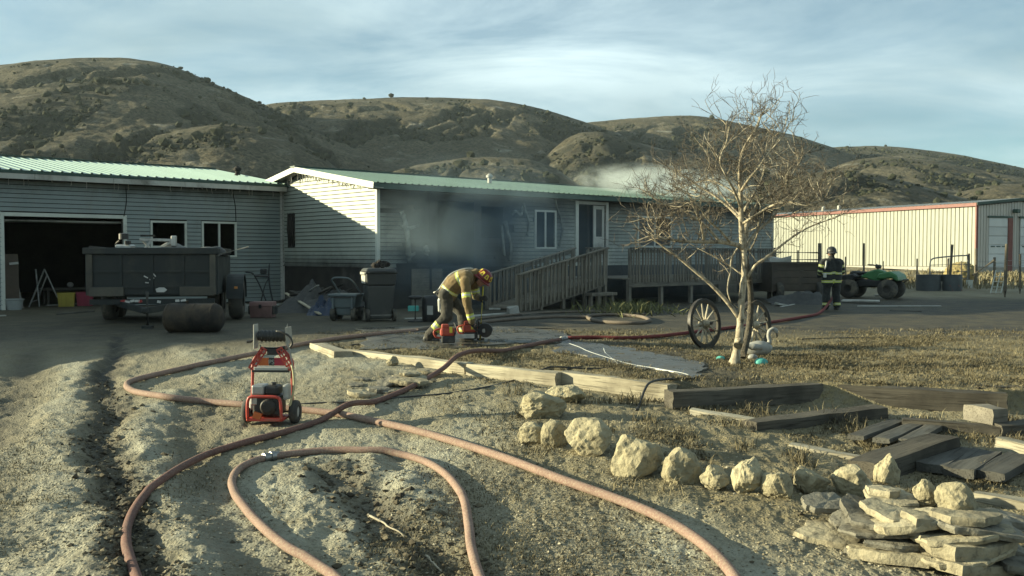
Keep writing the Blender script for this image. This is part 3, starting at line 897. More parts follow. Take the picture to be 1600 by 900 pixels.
# rake boards of the gable, white
for s in (0, 1):
    ya = -.36 if s == 0 else 2 * HALF + .36
    a = Vector((-.345, ya, e0 - .02)); b = Vector((-.345, HALF, RIDGE + .0))
    MB().bar(a, b, .03, .17).build('rake_board', M_WHITE, house, bevel=.005)
    MB().bar((-.18, ya, e0 - .07), (-.18, HALF, RIDGE - .06), .30, .012).build('rake_soffit', M_FASCIA, house)
# melted vinyl hanging from the rake soffit
dm = MB()
for i in range(26):
    y = 4.9 - i * .16 + random.uniform(-.04, .04)
    zz = (RIDGE - .1) - abs(y - HALF) * math.tan(slope) - .02
    l = random.uniform(.06, .3) * (1.0 if y > 3.2 else .55)
    x = random.uniform(-.3, -.05)
    dm.tube([(x, y, zz + .03), (x + random.uniform(-.02, .02), y + random.uniform(-.04, .04), zz - l * .6), (x, y + random.uniform(-.05, .05), zz - l)], [.022, .014, .005], 5)
o = dm.build('melted_soffit_drip', M_FASCIA, house); o['kind'] = 'stuff'
# roof vent
xv, zv = lxz(765, 285, 2.2)
vn = MB(); zz = EAVE + .06 + 2.2 * math.tan(slope)
vn.lathe([(.0, 0), (.07, 0), (.07, .2), (.12, .2), (.12, .26), (.04, .33), (0, .33)], 12, 'z', (xv, 2.2, zz))
vn.build('roof_vent', M_FASCIA, house, smooth=True, auto=40)

# ================================================================ GARAGE
GY = 5.33; GEAVE = 3.62; GHALF = 5.0; GL = 27.0  # unseen left stretch lengthened so its shadow reaches the driveway
garage = empty('attached_garage', tuple(hw(0, GY, 0)), HROT, 'grey sided attached garage with open dark door and pale green metal roof', 'garage')
def glx(px, py):
    x, z = lxz(px, py, GY); return x, z
gd0 = glx(7, 400)[0]; gd1, gdz = glx(192, 342); 
g1a, g1z0 = glx(238, 384); g1b, g1z1 = glx(288, 349)
g2a, g2z0 = glx(318, 399); g2b, g2z1 = glx(366, 350)
gholes = [(gd0, gd1, -.2, gdz), (g1a, g1b, g1z0, g1z1), (g2a, g2b, g2z0, g2z1)]
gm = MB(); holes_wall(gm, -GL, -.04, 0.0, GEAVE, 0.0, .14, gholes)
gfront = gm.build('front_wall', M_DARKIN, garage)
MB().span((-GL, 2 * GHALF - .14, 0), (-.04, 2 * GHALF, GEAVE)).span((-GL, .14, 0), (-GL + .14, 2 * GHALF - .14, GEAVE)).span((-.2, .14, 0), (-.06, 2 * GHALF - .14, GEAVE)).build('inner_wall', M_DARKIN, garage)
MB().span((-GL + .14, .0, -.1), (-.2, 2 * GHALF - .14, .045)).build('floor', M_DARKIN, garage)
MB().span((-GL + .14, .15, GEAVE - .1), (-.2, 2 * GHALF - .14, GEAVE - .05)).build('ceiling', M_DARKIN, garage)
rows = []; z = .06
while z < GEAVE - .06:
    rows.append((z, EX, cut(-GL, -.06, [(h[0] - .07, h[1] + .07, h[2], h[3] + .07) for h in gholes], z, EX))); z += EX
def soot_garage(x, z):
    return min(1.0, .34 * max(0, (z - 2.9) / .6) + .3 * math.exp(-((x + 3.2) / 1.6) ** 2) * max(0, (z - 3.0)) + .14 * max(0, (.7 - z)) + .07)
add_boards(gfront, M_SIDING_G, rows, soot_garage)
tr = MB()
tr.span((gd0 - .1, -.03, .0), (gd0, .12, gdz + .1)).span((gd1, -.03, .0), (gd1 + .1, .12, gdz + .1)).span((gd0, -.03, gdz), (gd1, .12, gdz + .1))
tr.build('door_frame', M_WHITE, garage, bevel=.005)
# rolled-up sectional door under the header
for i in range(3):
    MB().box(((gd0 + gd1) / 2, .45 + i * .5, gdz - .10 + i * .012), (gd1 - gd0 + .1, .47, .05)).build('door_section', M_FASCIA, garage, bevel=.01)
window(garage, g1a, g1b, g1z0, g1z1, mull=False, glass=False)
window(garage, g2a, g2b, g2z0, g2z1, mull=True, glass=False)
MB().span((-.11, -.03, .0), (-.035, -.001, GEAVE)).build('corner_post', M_FASCIA, garage, bevel=.004)
gs = math.atan2(.76, GHALF)
grl = (GHALF + .4) / math.cos(gs)
pan = roof_panel_mesh('roof_panel', .75, grl, 3, .03)
for i in range(int((GL + .4) / .75)):
    for side in (0, 1):
        o = link('roof_panel', pan, M_ROOF, garage)
        zz = GEAVE + .12 - .4 * math.tan(gs)
        if side == 0: o.location = (-.75 * (i + 1) + .0, -.4, zz); o.rotation_euler = (gs, 0, 0)
        else: o.location = (-.75 * i, 2 * GHALF + .4, zz); o.rotation_euler = (gs, 0, math.pi)
ge = GEAVE - .4 * math.tan(gs)
MB().span((-GL - .3, -.405, ge + .035), (-.02, -.375, ge + .118)).build('roof_edge', M_ROOF_EDGE, garage)
x = -GL - .3; 
while x < -.1:
    e = min(-.05, x + 2.0)
    MB().span((x + .004, -.395, ge - .11), (e - .004, -.36, ge + .033)).build('fascia_board', M_FASCIA, garage, bevel=.004); x = e
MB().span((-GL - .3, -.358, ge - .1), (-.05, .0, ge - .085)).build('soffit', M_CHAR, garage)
MB().bar((-GL - .35, GHALF, GEAVE + .76 + .15), (-.02, GHALF, GEAVE + .76 + .15), .4, .03).build('ridge_cap', M_ROOF_EDGE, garage)
MB().prism([(0, GEAVE), (2 * GHALF, GEAVE), (GHALF, GEAVE + .76)], -GL, -GL + .1, 'yz').prism([(0, GEAVE), (2 * GHALF, GEAVE), (GHALF, GEAVE + .76)], -.12, -.03, 'yz').build('gable_wall', M_SIDING_G, garage)
dm = MB()
for i in range(70):
    x = -random.uniform(.3, GL); l = random.uniform(.04, .22)
    y = random.uniform(-.3, -.03)
    dm.tube([(x, y, ge - .08), (x + random.uniform(-.02, .02), y, ge - .1 - l * .5), (x + random.uniform(-.03, .03), y, ge - .1 - l)], [.014, .01, .004], 4)
o = dm.build('melted_soffit_drip', M_FASCIA, garage); o['kind'] = 'stuff'
# loose wires down the wall
for px, a, b in ((196, 292, 338), (362, 296, 350)):
    x, z0_ = glx(px, a); x2, z1_ = glx(px - 3 if px < 300 else px + 6, b)
    MB().tube(catmull([(x, -.03, z0_), ((x + x2) / 2 + .04, -.035, (z0_ + z1_) / 2), (x2, -.03, z1_)], 6), .012, 5).build('hanging_wire', M_CHAR, garage)
xv, zv = glx(371, 275); yv = 2.4
d = ray(371, 276); t_ = (GY + yv - (CAM - H0).dot(WY)) / d.dot(WY); xv = hl(CAM + d * t_).x
zz = GEAVE + .12 + yv * math.tan(gs)
MB().lathe([(.0, -.05), (.12, -.05), (.1, .03), (.075, .05), (.075, .16), (.12, .17), (.12, .24), (.06, .3), (0, .31)], 12, 'z', (xv, yv, zz)).build('roof_vent', M_CHAR, garage, smooth=True, auto=40)

# ================================================================ DECK AND RAMP
deck = empty('deck', tuple(hw(0, -3.0, 0)), HROT, 'weathered wooden deck with baluster railing and access ramp along the burnt house', 'deck')
DY = -3.0; DF = .80; RT = 1.70
def dxp(px, y=DY): return lxz(px, 430, y)[0]
xa = dxp(985); xb = dxp(1206); xr0 = dxp(809); xr1 = dxp(946); xl0 = xr1
DD = 2.95     # deck depth back to the wall
def gl(x, y): 
    p = hw(x, DY + y); return gzf(p.x, p.y)
# floor boards, each one
x = xl0
pl = MB().span((0, 0, 0), (.135, DD - .05, .035)).mesh('deck_board')
while x < xb:
    o = link('deck_board', pl, M_DECK, deck, (x, 0.0 if x > xa - .1 else .9, DF - .035))
    if x <= xa - .1: o.scale = (1, (DD - .95) / (DD - .05), 1)
    x += .142
MB().bar((xa - .1, -.03, DF - .16), (xb, -.03, DF - .16), .04, .22).build('rim_joist', M_DECKX, deck)
MB().bar((xl0, .87, DF - .16), (xa - .1, .87, DF - .16), .04, .22).build('rim_joist', M_DECKX, deck)
MB().bar((xb + .02, -.03, DF - .16), (xb + .02, DD - .1, DF - .16), .04, .22).build('rim_joist', M_DECKX, deck)
for x in np.linspace(xa, xb - .05, 6):
    MB().span((x - .06, .0, gl(x, 0) - .2), (x + .06, .12, DF - .05)).build('post', M_DECK, deck, bevel=.006)
for x in (xl0 + .1, xl0 + .75):
    MB().span((x - .05, .9, gl(x, .9) - .2), (x + .05, 1.0, DF - .05)).build('post', M_DECK, deck, bevel=.006)
bal = MB().span((-.022, -.02, 0), (.022, .02, 1.0)).mesh('baluster')
def railing(x0, x1, y, z0, z1, name='railing', gaps=0.0, rot=0.0, step=.135, ext=.14, end=True):
    """z0, z1: deck level at both ends; balusters hang over the rim"""
    r = empty(name); r.parent = deck
    f = lambda x: z0 + (z1 - z0) * (x - x0) / (x1 - x0)
    MB().bar((x0 - .03, y, z0 + .90), (x1 + .03, y, z1 + .90), .13, .04).build('handrail', M_DECKX, r, bevel=.005)
    MB().bar((x0, y + .035, z0 + .80), (x1, y + .035, z1 + .80), .035, .09).build('upper_rail', M_DECKX, r)
    MB().bar((x0, y + .035, z0 + .02), (x1, y + .035, z1 + .02), .035, .12).build('lower_rail', M_DECKX, r)
    x = x0 + .06
    while x < x1:
        if random.random() >= gaps:
            o = link('baluster', bal, M_DECK, r, (x, y - .005, f(x) - ext + random.uniform(-.01, .015)), (random.uniform(-.01, .01), random.uniform(-.018, .018), random.uniform(-.1, .1)))
            o.scale = (random.choice([1, 1, 1.25, 1.5]), 1, .92 + ext)
        x += step * random.uniform(.92, 1.1)
    return r
rl_ = railing(xa, xb, -.06, DF, DF, gaps=.06)
for x in np.linspace(xa, xb, 5):
    MB().span((x - .045, -.03, DF - .1), (x + .045, .06, RT - .02)).build('rail_post', M_DECK, rl_, bevel=.005)
r2 = railing(xl0 + .1, xa - .1, .84, DF, DF)
# stub return between the two front rails
# ramp
rz0 = gl(xr0, 0) + .06
RW = 1.25
rn = railing(xr0, xr1, -.06, rz0, DF, 'ramp_railing', step=.15)
for x in np.linspace(xr0, xr1, 5):
    f = rz0 + (DF - rz0) * (x - xr0) / (xr1 - xr0)
    MB().span((x - .045, -.03, gl(x, 0) - .1 if x > xr0 + .1 else f - .15), (x + .045, .06, f + .9)).build('rail_post', M_DECK, rn, bevel=.005)
rf = railing(xr0 + .05, xr1, RW + .02, rz0, DF, 'ramp_railing', step=.16, gaps=.12)
for x in np.linspace(xr0 + .05, xr1, 4):
    f = rz0 + (DF - rz0) * (x - xr0) / (xr1 - xr0)
    MB().span((x - .045, RW + .03, gl(x, RW) - .1), (x + .045, RW + .12, f + .9)).build('rail_post', M_DECK, rf, bevel=.005)
k = int((xr1 - xr0) / .15)
rb = MB().span((0, 0, -.035), (.143, RW, 0)).mesh('ramp_board')
an = math.atan2(DF - rz0, xr1 - xr0)
for i in range(k):
    x = xr0 + i * .15
    link('ramp_board', rb, M_DECK, deck, (x, 0, rz0 + (x - xr0) * math.tan(an)), (0, -an, 0))
for y in (.0, RW - .05):
    MB().bar((xr0, y + .02, rz0 - .12), (xr1, y + .02, DF - .12), .04, .15).build('stringer', M_DECKX, deck)
# low supports and a step stool under the landing
for x in (xr1 - 1.4, xr1 - .5, xr1 + .05):
    MB().span((x - .05, .3, gl(x, .3) - .1), (x + .05, .4, rz0 + (DF - rz0) * (x - xr0) / (xr1 - xr0) - .1)).build('post', M_DECK, deck, bevel=.006)
b_ = dxp(912), dxp(952)
MB().span((b_[0], -.32, .33), (b_[1], -.08, .42)).build('step_tread', M_DECK, deck, bevel=.006)
for x in (b_[0] + .08, b_[1] - .1):
    MB().span((x - .04, -.24, gl(x, -.2) - .05), (x + .05, -.15, .33)).build('step_leg', M_DECK, deck)

# ================================================================ METAL SHOP
MC = at(1525, 420, 55.0); mz = gzf(MC.x, MC.y)
mdir = Vector((-.387, .922, 0)); mrot = math.atan2(.387, .922) # rotate so that local x = end wall, local y = long wall
shop = empty('metal_shop', (MC.x, MC.y, mz), math.atan2(-(-.387), .922), 'cream ribbed metal shop building with red trim and pale overhead doors', 'building')
SH = (398 - 322) / F * 55.0 + CAM.z - mz
SL = 27.0; SW = 6.9
M_CREAM = metal_roof('cream wall metal', (.195, .20, .163), (.17, .175, .143), .5)
M_TAUPE = metal_roof('taupe wall metal', (.42, .41, .37), (.37, .36, .33), .5)
M_RED = pm('oxide red trim', (.15, .045, .035), (.115, .036, .03), 3, .5, .04)
M_OVERDOOR = pm('pale overhead door', (.52, .55, .55), (.45, .48, .48), 2, .45, .04)
M_CONC = pm('concrete', (.30, .285, .25), (.22, .21, .185), 3, .85, .3, 30)
MB().span((-.05, -.05, -.6), (SW + .05, SL + .05, .32)).build('foundation', M_CONC, shop)
def groove_panel(name, width, length, n, gw_=.055, gd=.11):
    w = width / n; pr = []
    for i in range(n):
        x = i * w; pr += [(x, 0), (x + w - gw_, 0), (x + w - gw_ + .008, -gd), (x + w - .008, -gd)]
    pr.append((width, 0)); m = len(pr)
    vs = [(x, y, z) for y in (0, length) for x, z in pr]
    me = bpy.data.meshes.new(name); me.from_pydata(vs, [], [(i, i + 1, m + i + 1, m + i) for i in range(m - 1)]); me.update(); return me
pan = groove_panel('wall_panel', .9, SH - .34, 3)
for i in range(int(SL / .9)):
    o = link('wall_panel', pan, M_CREAM, shop, (0, (i + 1) * .9, .34), (R(90), 0, R(-90)))
door_x = [(.96, 2.45), (3.5, 5.0)]; DH = 3.2
slp = .09
for i in range(int(SW / .45)):
    x = i * .45 + .1
    if x + .45 > SW: break
    inside = any(a - .1 < x + .22 < b + .1 for a, b in door_x)
    top = SH + slp * min(x + .2, SW - x - .2)
    zb = DH + .12 if inside else .34
    p2 = groove_panel('end_panel', .45, top - zb, 2, .05, .04)
    o = link('end_panel', p2, M_TAUPE, shop, (x, 0, zb), (R(90), 0, 0))
MB().prism([(0, SH), (SW, SH), (SW / 2, SH + slp * SW / 2)], .05, .1, 'xz').span((.07, .06, .33), (SW - .02, .1, SH)).build('end_wall', M_TAUPE, shop)
for a, b in door_x:
    od = empty('overhead_door'); od.parent = shop
    k = 6
    for i in range(k):
        MB().span((a, -.03, .05 + i * (DH - .05) / k), (b, .02, .05 + (i + 1) * (DH - .05) / k - .02)).build('door_section', M_OVERDOOR, od, bevel=.01)
    for s in (.2, .5, .8):
        MB().span((a + (b - a) * s - .15, -.06, 1.5), (a + (b - a) * s + .15, -.03, 1.56)).build('handle', M_ROOF_EDGE, od)
    MB().span((b, -.07, .05), (b + .38, -.005, DH)).build('side_trim', M_RED, od)
    MB().span((a - .12, -.07, DH), (b + .38, -.005, DH + .1)).build('head_trim', M_ROOF_EDGE, od)
MB().span((-.1, -.06, .34), (.06, .05, SH)).build('corner_trim', M_RED, shop, bevel=.01)
MB().span((-.16, -.1, SH - .02), (.0, SL, SH + .18)).build('eave_trim', M_RED, shop, bevel=.01)
for s in (0, 1):
    x0 = 0 if s == 0 else SW
    MB().bar((x0 + (-.12 if s == 0 else .12), -.08, SH + .12), (SW / 2, -.08, SH + .14 + slp * SW / 2), .12, .16).build('rake_trim', M_ROOF_EDGE, shop)
rp = roof_panel_mesh('roof_sheet', 1.8, (SW / 2 + .2) / math.cos(math.atan(slp)), 6, .03)
for i in range(int(SL / 1.8)):
    o = link('roof_sheet', rp, M_TAUPE, shop, (-.15, (i + 1) * 1.8 - .05, SH + .19), (math.atan(slp), 0, R(-90)))
    o = link('roof_sheet', rp, M_TAUPE, shop, (SW + .15, i * 1.8 - .05, SH + .19), (math.atan(slp), 0, R(90)))
MB().span((SW - .1, .1, 0), (SW, SL, SH)).span((0, SL - .1, 0), (SW, SL, SH)).build('back_wall', M_TAUPE, shop)
MB().box((2.95, -.2, SH - .25), (.35, .3, .22), (0, 0, .2)).build('wall_light', M_ROOF_EDGE, shop, bevel=.03)
for t_ in (13.0, 14.6):
    MB().lathe([(0, 0), (.12, 0), (.12, .35), (0, .4)], 8, 'z', (1.5, t_, SH + .3)).build('roof_vent', M_FASCIA, shop)
# ================================================================ TIMBERS, ROCKS, STONES
def timber(name, a, b, w, h, mat, label, group=None, sink=.0, twist=0.0, back=None, bev=.018):
    """a, b: world points of the top edge that faces the camera; body lies behind and below it"""
    a = Vector(a); b = Vector(b); d = b - a; L = d.length
    x = d.normalized(); back = Vector(back) if back is not None else Vector((0, 1, 0))
    y = (back - x * back.dot(x)).normalized(); z = x.cross(y)
    if z.z < 0: z = -z
    n = max(2, int(L / .12)); vs = []; fs = []
    m = 12
    for i in range(n + 1):
        t = i / n
        for k in range(m):                       # rounded rectangle section with wear
            an = 2 * math.pi * (k + .5) / m
            cx, cz = math.cos(an), math.sin(an)
            q = max(abs(cx), abs(cz)); cx, cz = cx / q, cz / q
            sx = (cx * .94 + .06 * math.cos(an)) * w / 2; sz = (cz * .94 + .06 * math.sin(an)) * h / 2
            nn = mnoise.noise(Vector((t * L * 2.1 + a.x * 3, cx * 2.2 + k * .1, cz * 2.2 + a.y))) * .014
            ends = .02 * (mnoise.noise(Vector((k * .9, a.x, t * 3)))) if i in (0, n) else 0
            vs.append(((t - .5) * L + ends, sx * (1 + nn * 4) , sz * (1 + nn * 4) + nn))
        if i < n:
            for k in range(m):
                k2 = (k + 1) % m; fs.append((i * m + k, i * m + k2, (i + 1) * m + k2, (i + 1) * m + k))
    fs += [tuple(range(m)), tuple(n * m + k for k in reversed(range(m)))]
    o = MB().raw(vs, fs).build(name, mat, smooth=True, auto=38)
    c = a + d * .5 + y * (w / 2) - z * (h / 2)
    M = Matrix((x, y, z)).transposed().to_4x4(); M.translation = c
    o.matrix_world = M
    return tag(o, label, 'timber', group)
def Tz(px, py, rel): return atz(px, py, CAM.z + rel)
# long sun-lit retaining timbers
timber('landscape_timber', Tz(530, 546, -1.50), Tz(725, 568, -1.515), .2, .2, M_TIE, 'pale sun-lit retaining timber half buried beside the flat stone scatter')
timber('landscape_timber', Tz(728, 569, -1.515), Tz(868, 583, -1.535), .2, .2, M_TIE, 'pale retaining timber that the red fire hose crosses')
timber('landscape_timber', Tz(872, 580, -1.53), Tz(1043, 602, -1.555), .22, .22, M_TIE, 'pale retaining timber with a black hose bent over its end')
timber('landscape_timber', Tz(484, 536, -1.45), Tz(522, 549, -1.48), .3, .16, M_TIE, 'short pale timber block at the bend of the retaining edge')
timber('landscape_timber', Tz(440, 509, -1.5), Tz(488, 536, -1.5), .28, .14, M_PLANK, 'grey flat timber edging the driveway behind the pressure washer')
# upper timbers, shade on their faces put into the dark wood
timber('landscape_timber', Tz(1052, 612, -1.545), Tz(1287, 600, -1.555), .2, .22, M_TIE_SHADE, 'dark squared timber holding the lawn just below the bare tree')
timber('landscape_timber', Tz(1310, 601, -1.56), Tz(1574, 616, -1.575), .2, .24, M_TIE_SHADE, 'long dark timber holding the dry lawn above the broken steps')
timber('landscape_timber', Tz(1500, 604, -1.565), Tz(1760, 606, -1.58), .2, .2, M_TIE_SHADE, 'dark timber continuing the lawn edge past the short block', back=(0, 1, 0))
# step timbers
timber('landscape_timber', Tz(1078, 639, -1.70), Tz(1176, 655, -1.76), .2, .2, M_TIE, 'short pale timber sloping from the dirt bank to the stepped timber')
timber('landscape_timber', Tz(1182, 660, -1.72), Tz(1388, 636, -1.70), .24, .21, M_TIE_SHADE, 'stepped timber with pale broken end and straw on its top')
timber('landscape_timber', Tz(1232, 694, -1.86), Tz(1352, 716, -1.92), .16, .1, M_TIE, 'thin pale timber sunk in the dirt below the stepped timber')
timber('landscape_timber', Tz(1372, 726, -1.84), Tz(1500, 682, -1.77), .30, .22, M_TIE_SHADE, 'thick frayed timber lying diagonally behind the flagstone heap', back=(-.35, 1, 0))
timber('landscape_timber', Tz(1410, 655, -1.76), Tz(1564, 668, -1.78), .18, .12, M_TIE_SHADE, 'sunken dark timber under the short block')
timber('landscape_timber', Tz(1566, 664, -1.75), Tz(1720, 655, -1.76), .2, .15, M_TIE_SHADE, 'low dark timber beside the sunken one near the steps')
timber('landscape_timber', Tz(1556, 683, -1.80), Tz(1700, 718, -1.86), .18, .14, M_TIE, 'pale splintered timber angled above the grey slabs')
timber('landscape_timber', Tz(1520, 770, -1.98), Tz(1640, 792, -2.0), .16, .1, M_TIE, 'pale strip of timber lying in shade behind the flagstone heap')
blk = timber('timber_block', Tz(1552, 639, -1.60), Tz(1575, 637, -1.60), .38, .17, M_DECKX, 'short squared timber block jutting from below the lawn edge', back=(-.25, 1, 0))  # darker wood tone carries the shade over the steps
blk['category'] = 'timber block'
# planks of the steps, shade over them put into the dark wood
for i, (a, b, lab) in enumerate((((1350, 681), (1415, 656), 'grey step plank next to the dirt of the broken steps'), ((1390, 686), (1450, 659), 'grey step plank between two others on the broken steps'), ((1432, 688), (1478, 662), 'grey step plank beside the thick frayed timber'))):
    timber('step_plank', Tz(*a, -1.80), Tz(*b, -1.80), .17, .05, M_PLANK, lab, 'planks of the broken steps', back=(-.9, .6, 0))
for i, (a, b, lab) in enumerate((((1478, 728), (1520, 700), 'grey slab plank of the lower step next to the thick timber'), ((1522, 735), (1566, 705), 'grey slab plank in the middle of the lower step'), ((1570, 740), (1622, 712), 'grey slab plank at the outer end of the lower step'))):
    timber('step_plank', Tz(*a, -1.90), Tz(*b, -1.87), .26, .08, M_PLANK, lab, 'planks of the lower step', back=(-.8, .7, 0))

def rock_material(name, c1, c2, c3):
    t = NT(name); v = t.coord('Object')
    n1 = t.noise(v, 4, 8, .65); n2 = t.noise(v, 17, 7, .7)
    col = t.mix(t.ramp(n1, .34, .66), c1, c2)
    col = t.mix(t.math('MULTIPLY', t.ramp(n2, .52, .7), .8), col, c3)
    k = t.math('ADD', .8, t.math('MULTIPLY', t.rand(), .4))
    cc = t.n('ShaderNodeCombineColor'); [t.put(cc.inputs[i], k) for i in range(3)]
    col = t.mix(1.0, col, cc.outputs[0], 'MULTIPLY')
    h = t.math('ADD', t.math('MULTIPLY', n1, 1.2), n2)
    return t.done(col, .92, 0, t.bump(t.math('SUBTRACT', h, t.math('MULTIPLY', t.voro(v, 14), .5)), .75, .03), .2)
M_ROCK = rock_material('sandstone rock', (.37, .325, .215), (.265, .23, .15), (.11, .095, .065))
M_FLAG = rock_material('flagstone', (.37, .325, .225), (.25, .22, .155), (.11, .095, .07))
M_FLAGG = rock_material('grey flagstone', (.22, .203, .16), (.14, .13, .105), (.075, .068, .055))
ICO4 = ico(4)
def rock(px, py, wpx, hpx, seed, label, depth_k=.8, mat=None, flat=1.0):
    p = G(px, py); Y = (p - CAM).dot(Vector((0, cP, -sP))); k = Y / F
    w = wpx * k; h = hpx * k * 1.02
    rs = np.random.default_rng(seed)
    v = ICO4[0]
    nrm = rs.normal(size=(15, 3)); nrm /= np.linalg.norm(nrm, axis=1)[:, None]
    dist = rs.uniform(.66, 1.0, 15)
    dd = v @ nrm.T
    r = np.where(dd > .05, dist / np.maximum(dd, .05), 9).min(1).clip(.4, 1.18)
    nz = np.array([mnoise.fractal(Vector(q) * 1.7 + Vector((seed, 0, 0)), 1.0, 2.0, 4) for q in v])
    nz2 = np.array([mnoise.fractal(Vector(q) * 5.5 + Vector((0, seed, 0)), .9, 2.0, 3) for q in v])
    vv = v * (r + .10 * nz + .045 * nz2)[:, None]
    lo, hi = vv.min(0), vv.max(0)
    vv = (vv - (lo + hi) / 2) / (hi - lo)
    vv = vv * np.array([w, w * depth_k, h * 1.25])
    o = pydata('rock', vv, ICO4[1], mat or M_ROCK, None, None, False)
    o.location = p + Vector((0, w * depth_k * .5, h * .42)); o.rotation_euler = (0, 0, 0)
    return tag(o, label, 'rock', 'border rocks along the dirt bank')
rock(848, 657, 78, 40, 1, 'broad pale rock set behind the short row below the timber', .8)
rock(884, 632, 66, 26, 2, 'flat grey-topped rock tucked against the retaining timber', .8)
rock(829, 696, 42, 32, 3, 'small blocky rock at the upper end of the row')
rock(868, 702, 46, 42, 4, 'notched rock between the small block and the big round boulder')
rock(921, 717, 76, 56, 5, 'big rounded boulder third in the border row')
rock(1000, 750, 86, 60, 6, 'widest angular boulder in the middle of the border row')
rock(1069, 759, 64, 54, 7, 'upright knobbly rock beside the widest boulder')
rock(1122, 768, 50, 37, 8, 'small smooth round rock next to the knobbly upright one')
rock(1171, 776, 48, 53, 9, 'upright cracked rock after the small smooth round one')
rock(1219, 783, 50, 40, 10, 'dull rounded rock near the flagstone heap')
rock(1278, 778, 64, 42, 11, 'low rock with straw behind, just above the flagstone heap')
rock(1342, 782, 66, 50, 12, 'shaded wide rock behind the flagstone heap')
rock(1392, 760, 42, 46, 13, 'sun-lit chunk leaning on the thick frayed timber end')

def flag(px, py, z, wpx, dpx, th, seed, label, rz=0.0, tilt=(0, 0), mat=None, group='flagstones in the heap', name='flagstone'):
    p = atz(px, py, z); Y = (p - CAM).dot(Vector((0, cP, -sP))); k = Y / F
    rs = random.Random(seed); n = rs.randint(7, 10)
    w, d = wpx * k / 2, dpx / 2
    poly = []
    for i in range(n):
        an = 2 * math.pi * (i + rs.uniform(-.28, .28)) / n
        q = rs.uniform(.8, 1.12); c_, s_ = math.cos(an), math.sin(an); mm = max(abs(c_), abs(s_)) ** .55
        poly.append(Vector((c_ / mm * w * q, s_ / mm * d * q, 0)))
    ring = []
    for i in range(n):
        a, b = poly[i], poly[(i + 1) % n]; m = 5
        for j in range(m):
            pt = a.lerp(b, j / m); jt = 1 + rs.uniform(-.04, .04); ring.append(pt * jt)
    N = len(ring); vs = []; fs = []
    lv = [(.96, -.5), (1.0, -.2), (1.015, .1), (.985, .5), (.7, .56), (.35, .58)]
    for s_, zz in lv:
        for q in ring:
            nz = mnoise.noise(Vector((q.x * 9 + seed, q.y * 9, zz * 2)))
            vs.append((q.x * s_ * (1 + nz * .05), q.y * s_ * (1 + nz * .05), zz * th + nz * .008))
    for l in range(len(lv) - 1):
        for i in range(N):
            j = (i + 1) % N; fs.append((l * N + i, l * N + j, (l + 1) * N + j, (l + 1) * N + i))
    vs.append((0, 0, .58 * th)); ci = len(vs) - 1
    for i in range(N): fs.append(((len(lv) - 1) * N + i, (len(lv) - 1) * N + (i + 1) % N, ci))
    fs.append(tuple(reversed(range(N))))
    o = MB().raw(vs, fs).build(name, mat or M_FLAG, smooth=True, auto=32)
    o.location = p; o.rotation_euler = (tilt[0], tilt[1], rz)
    return tag(o, label, 'stone', group)
gzh = gzf(atz(1420, 850, -.5).x, atz(1420, 850, -.5).y)
b0 = gzh
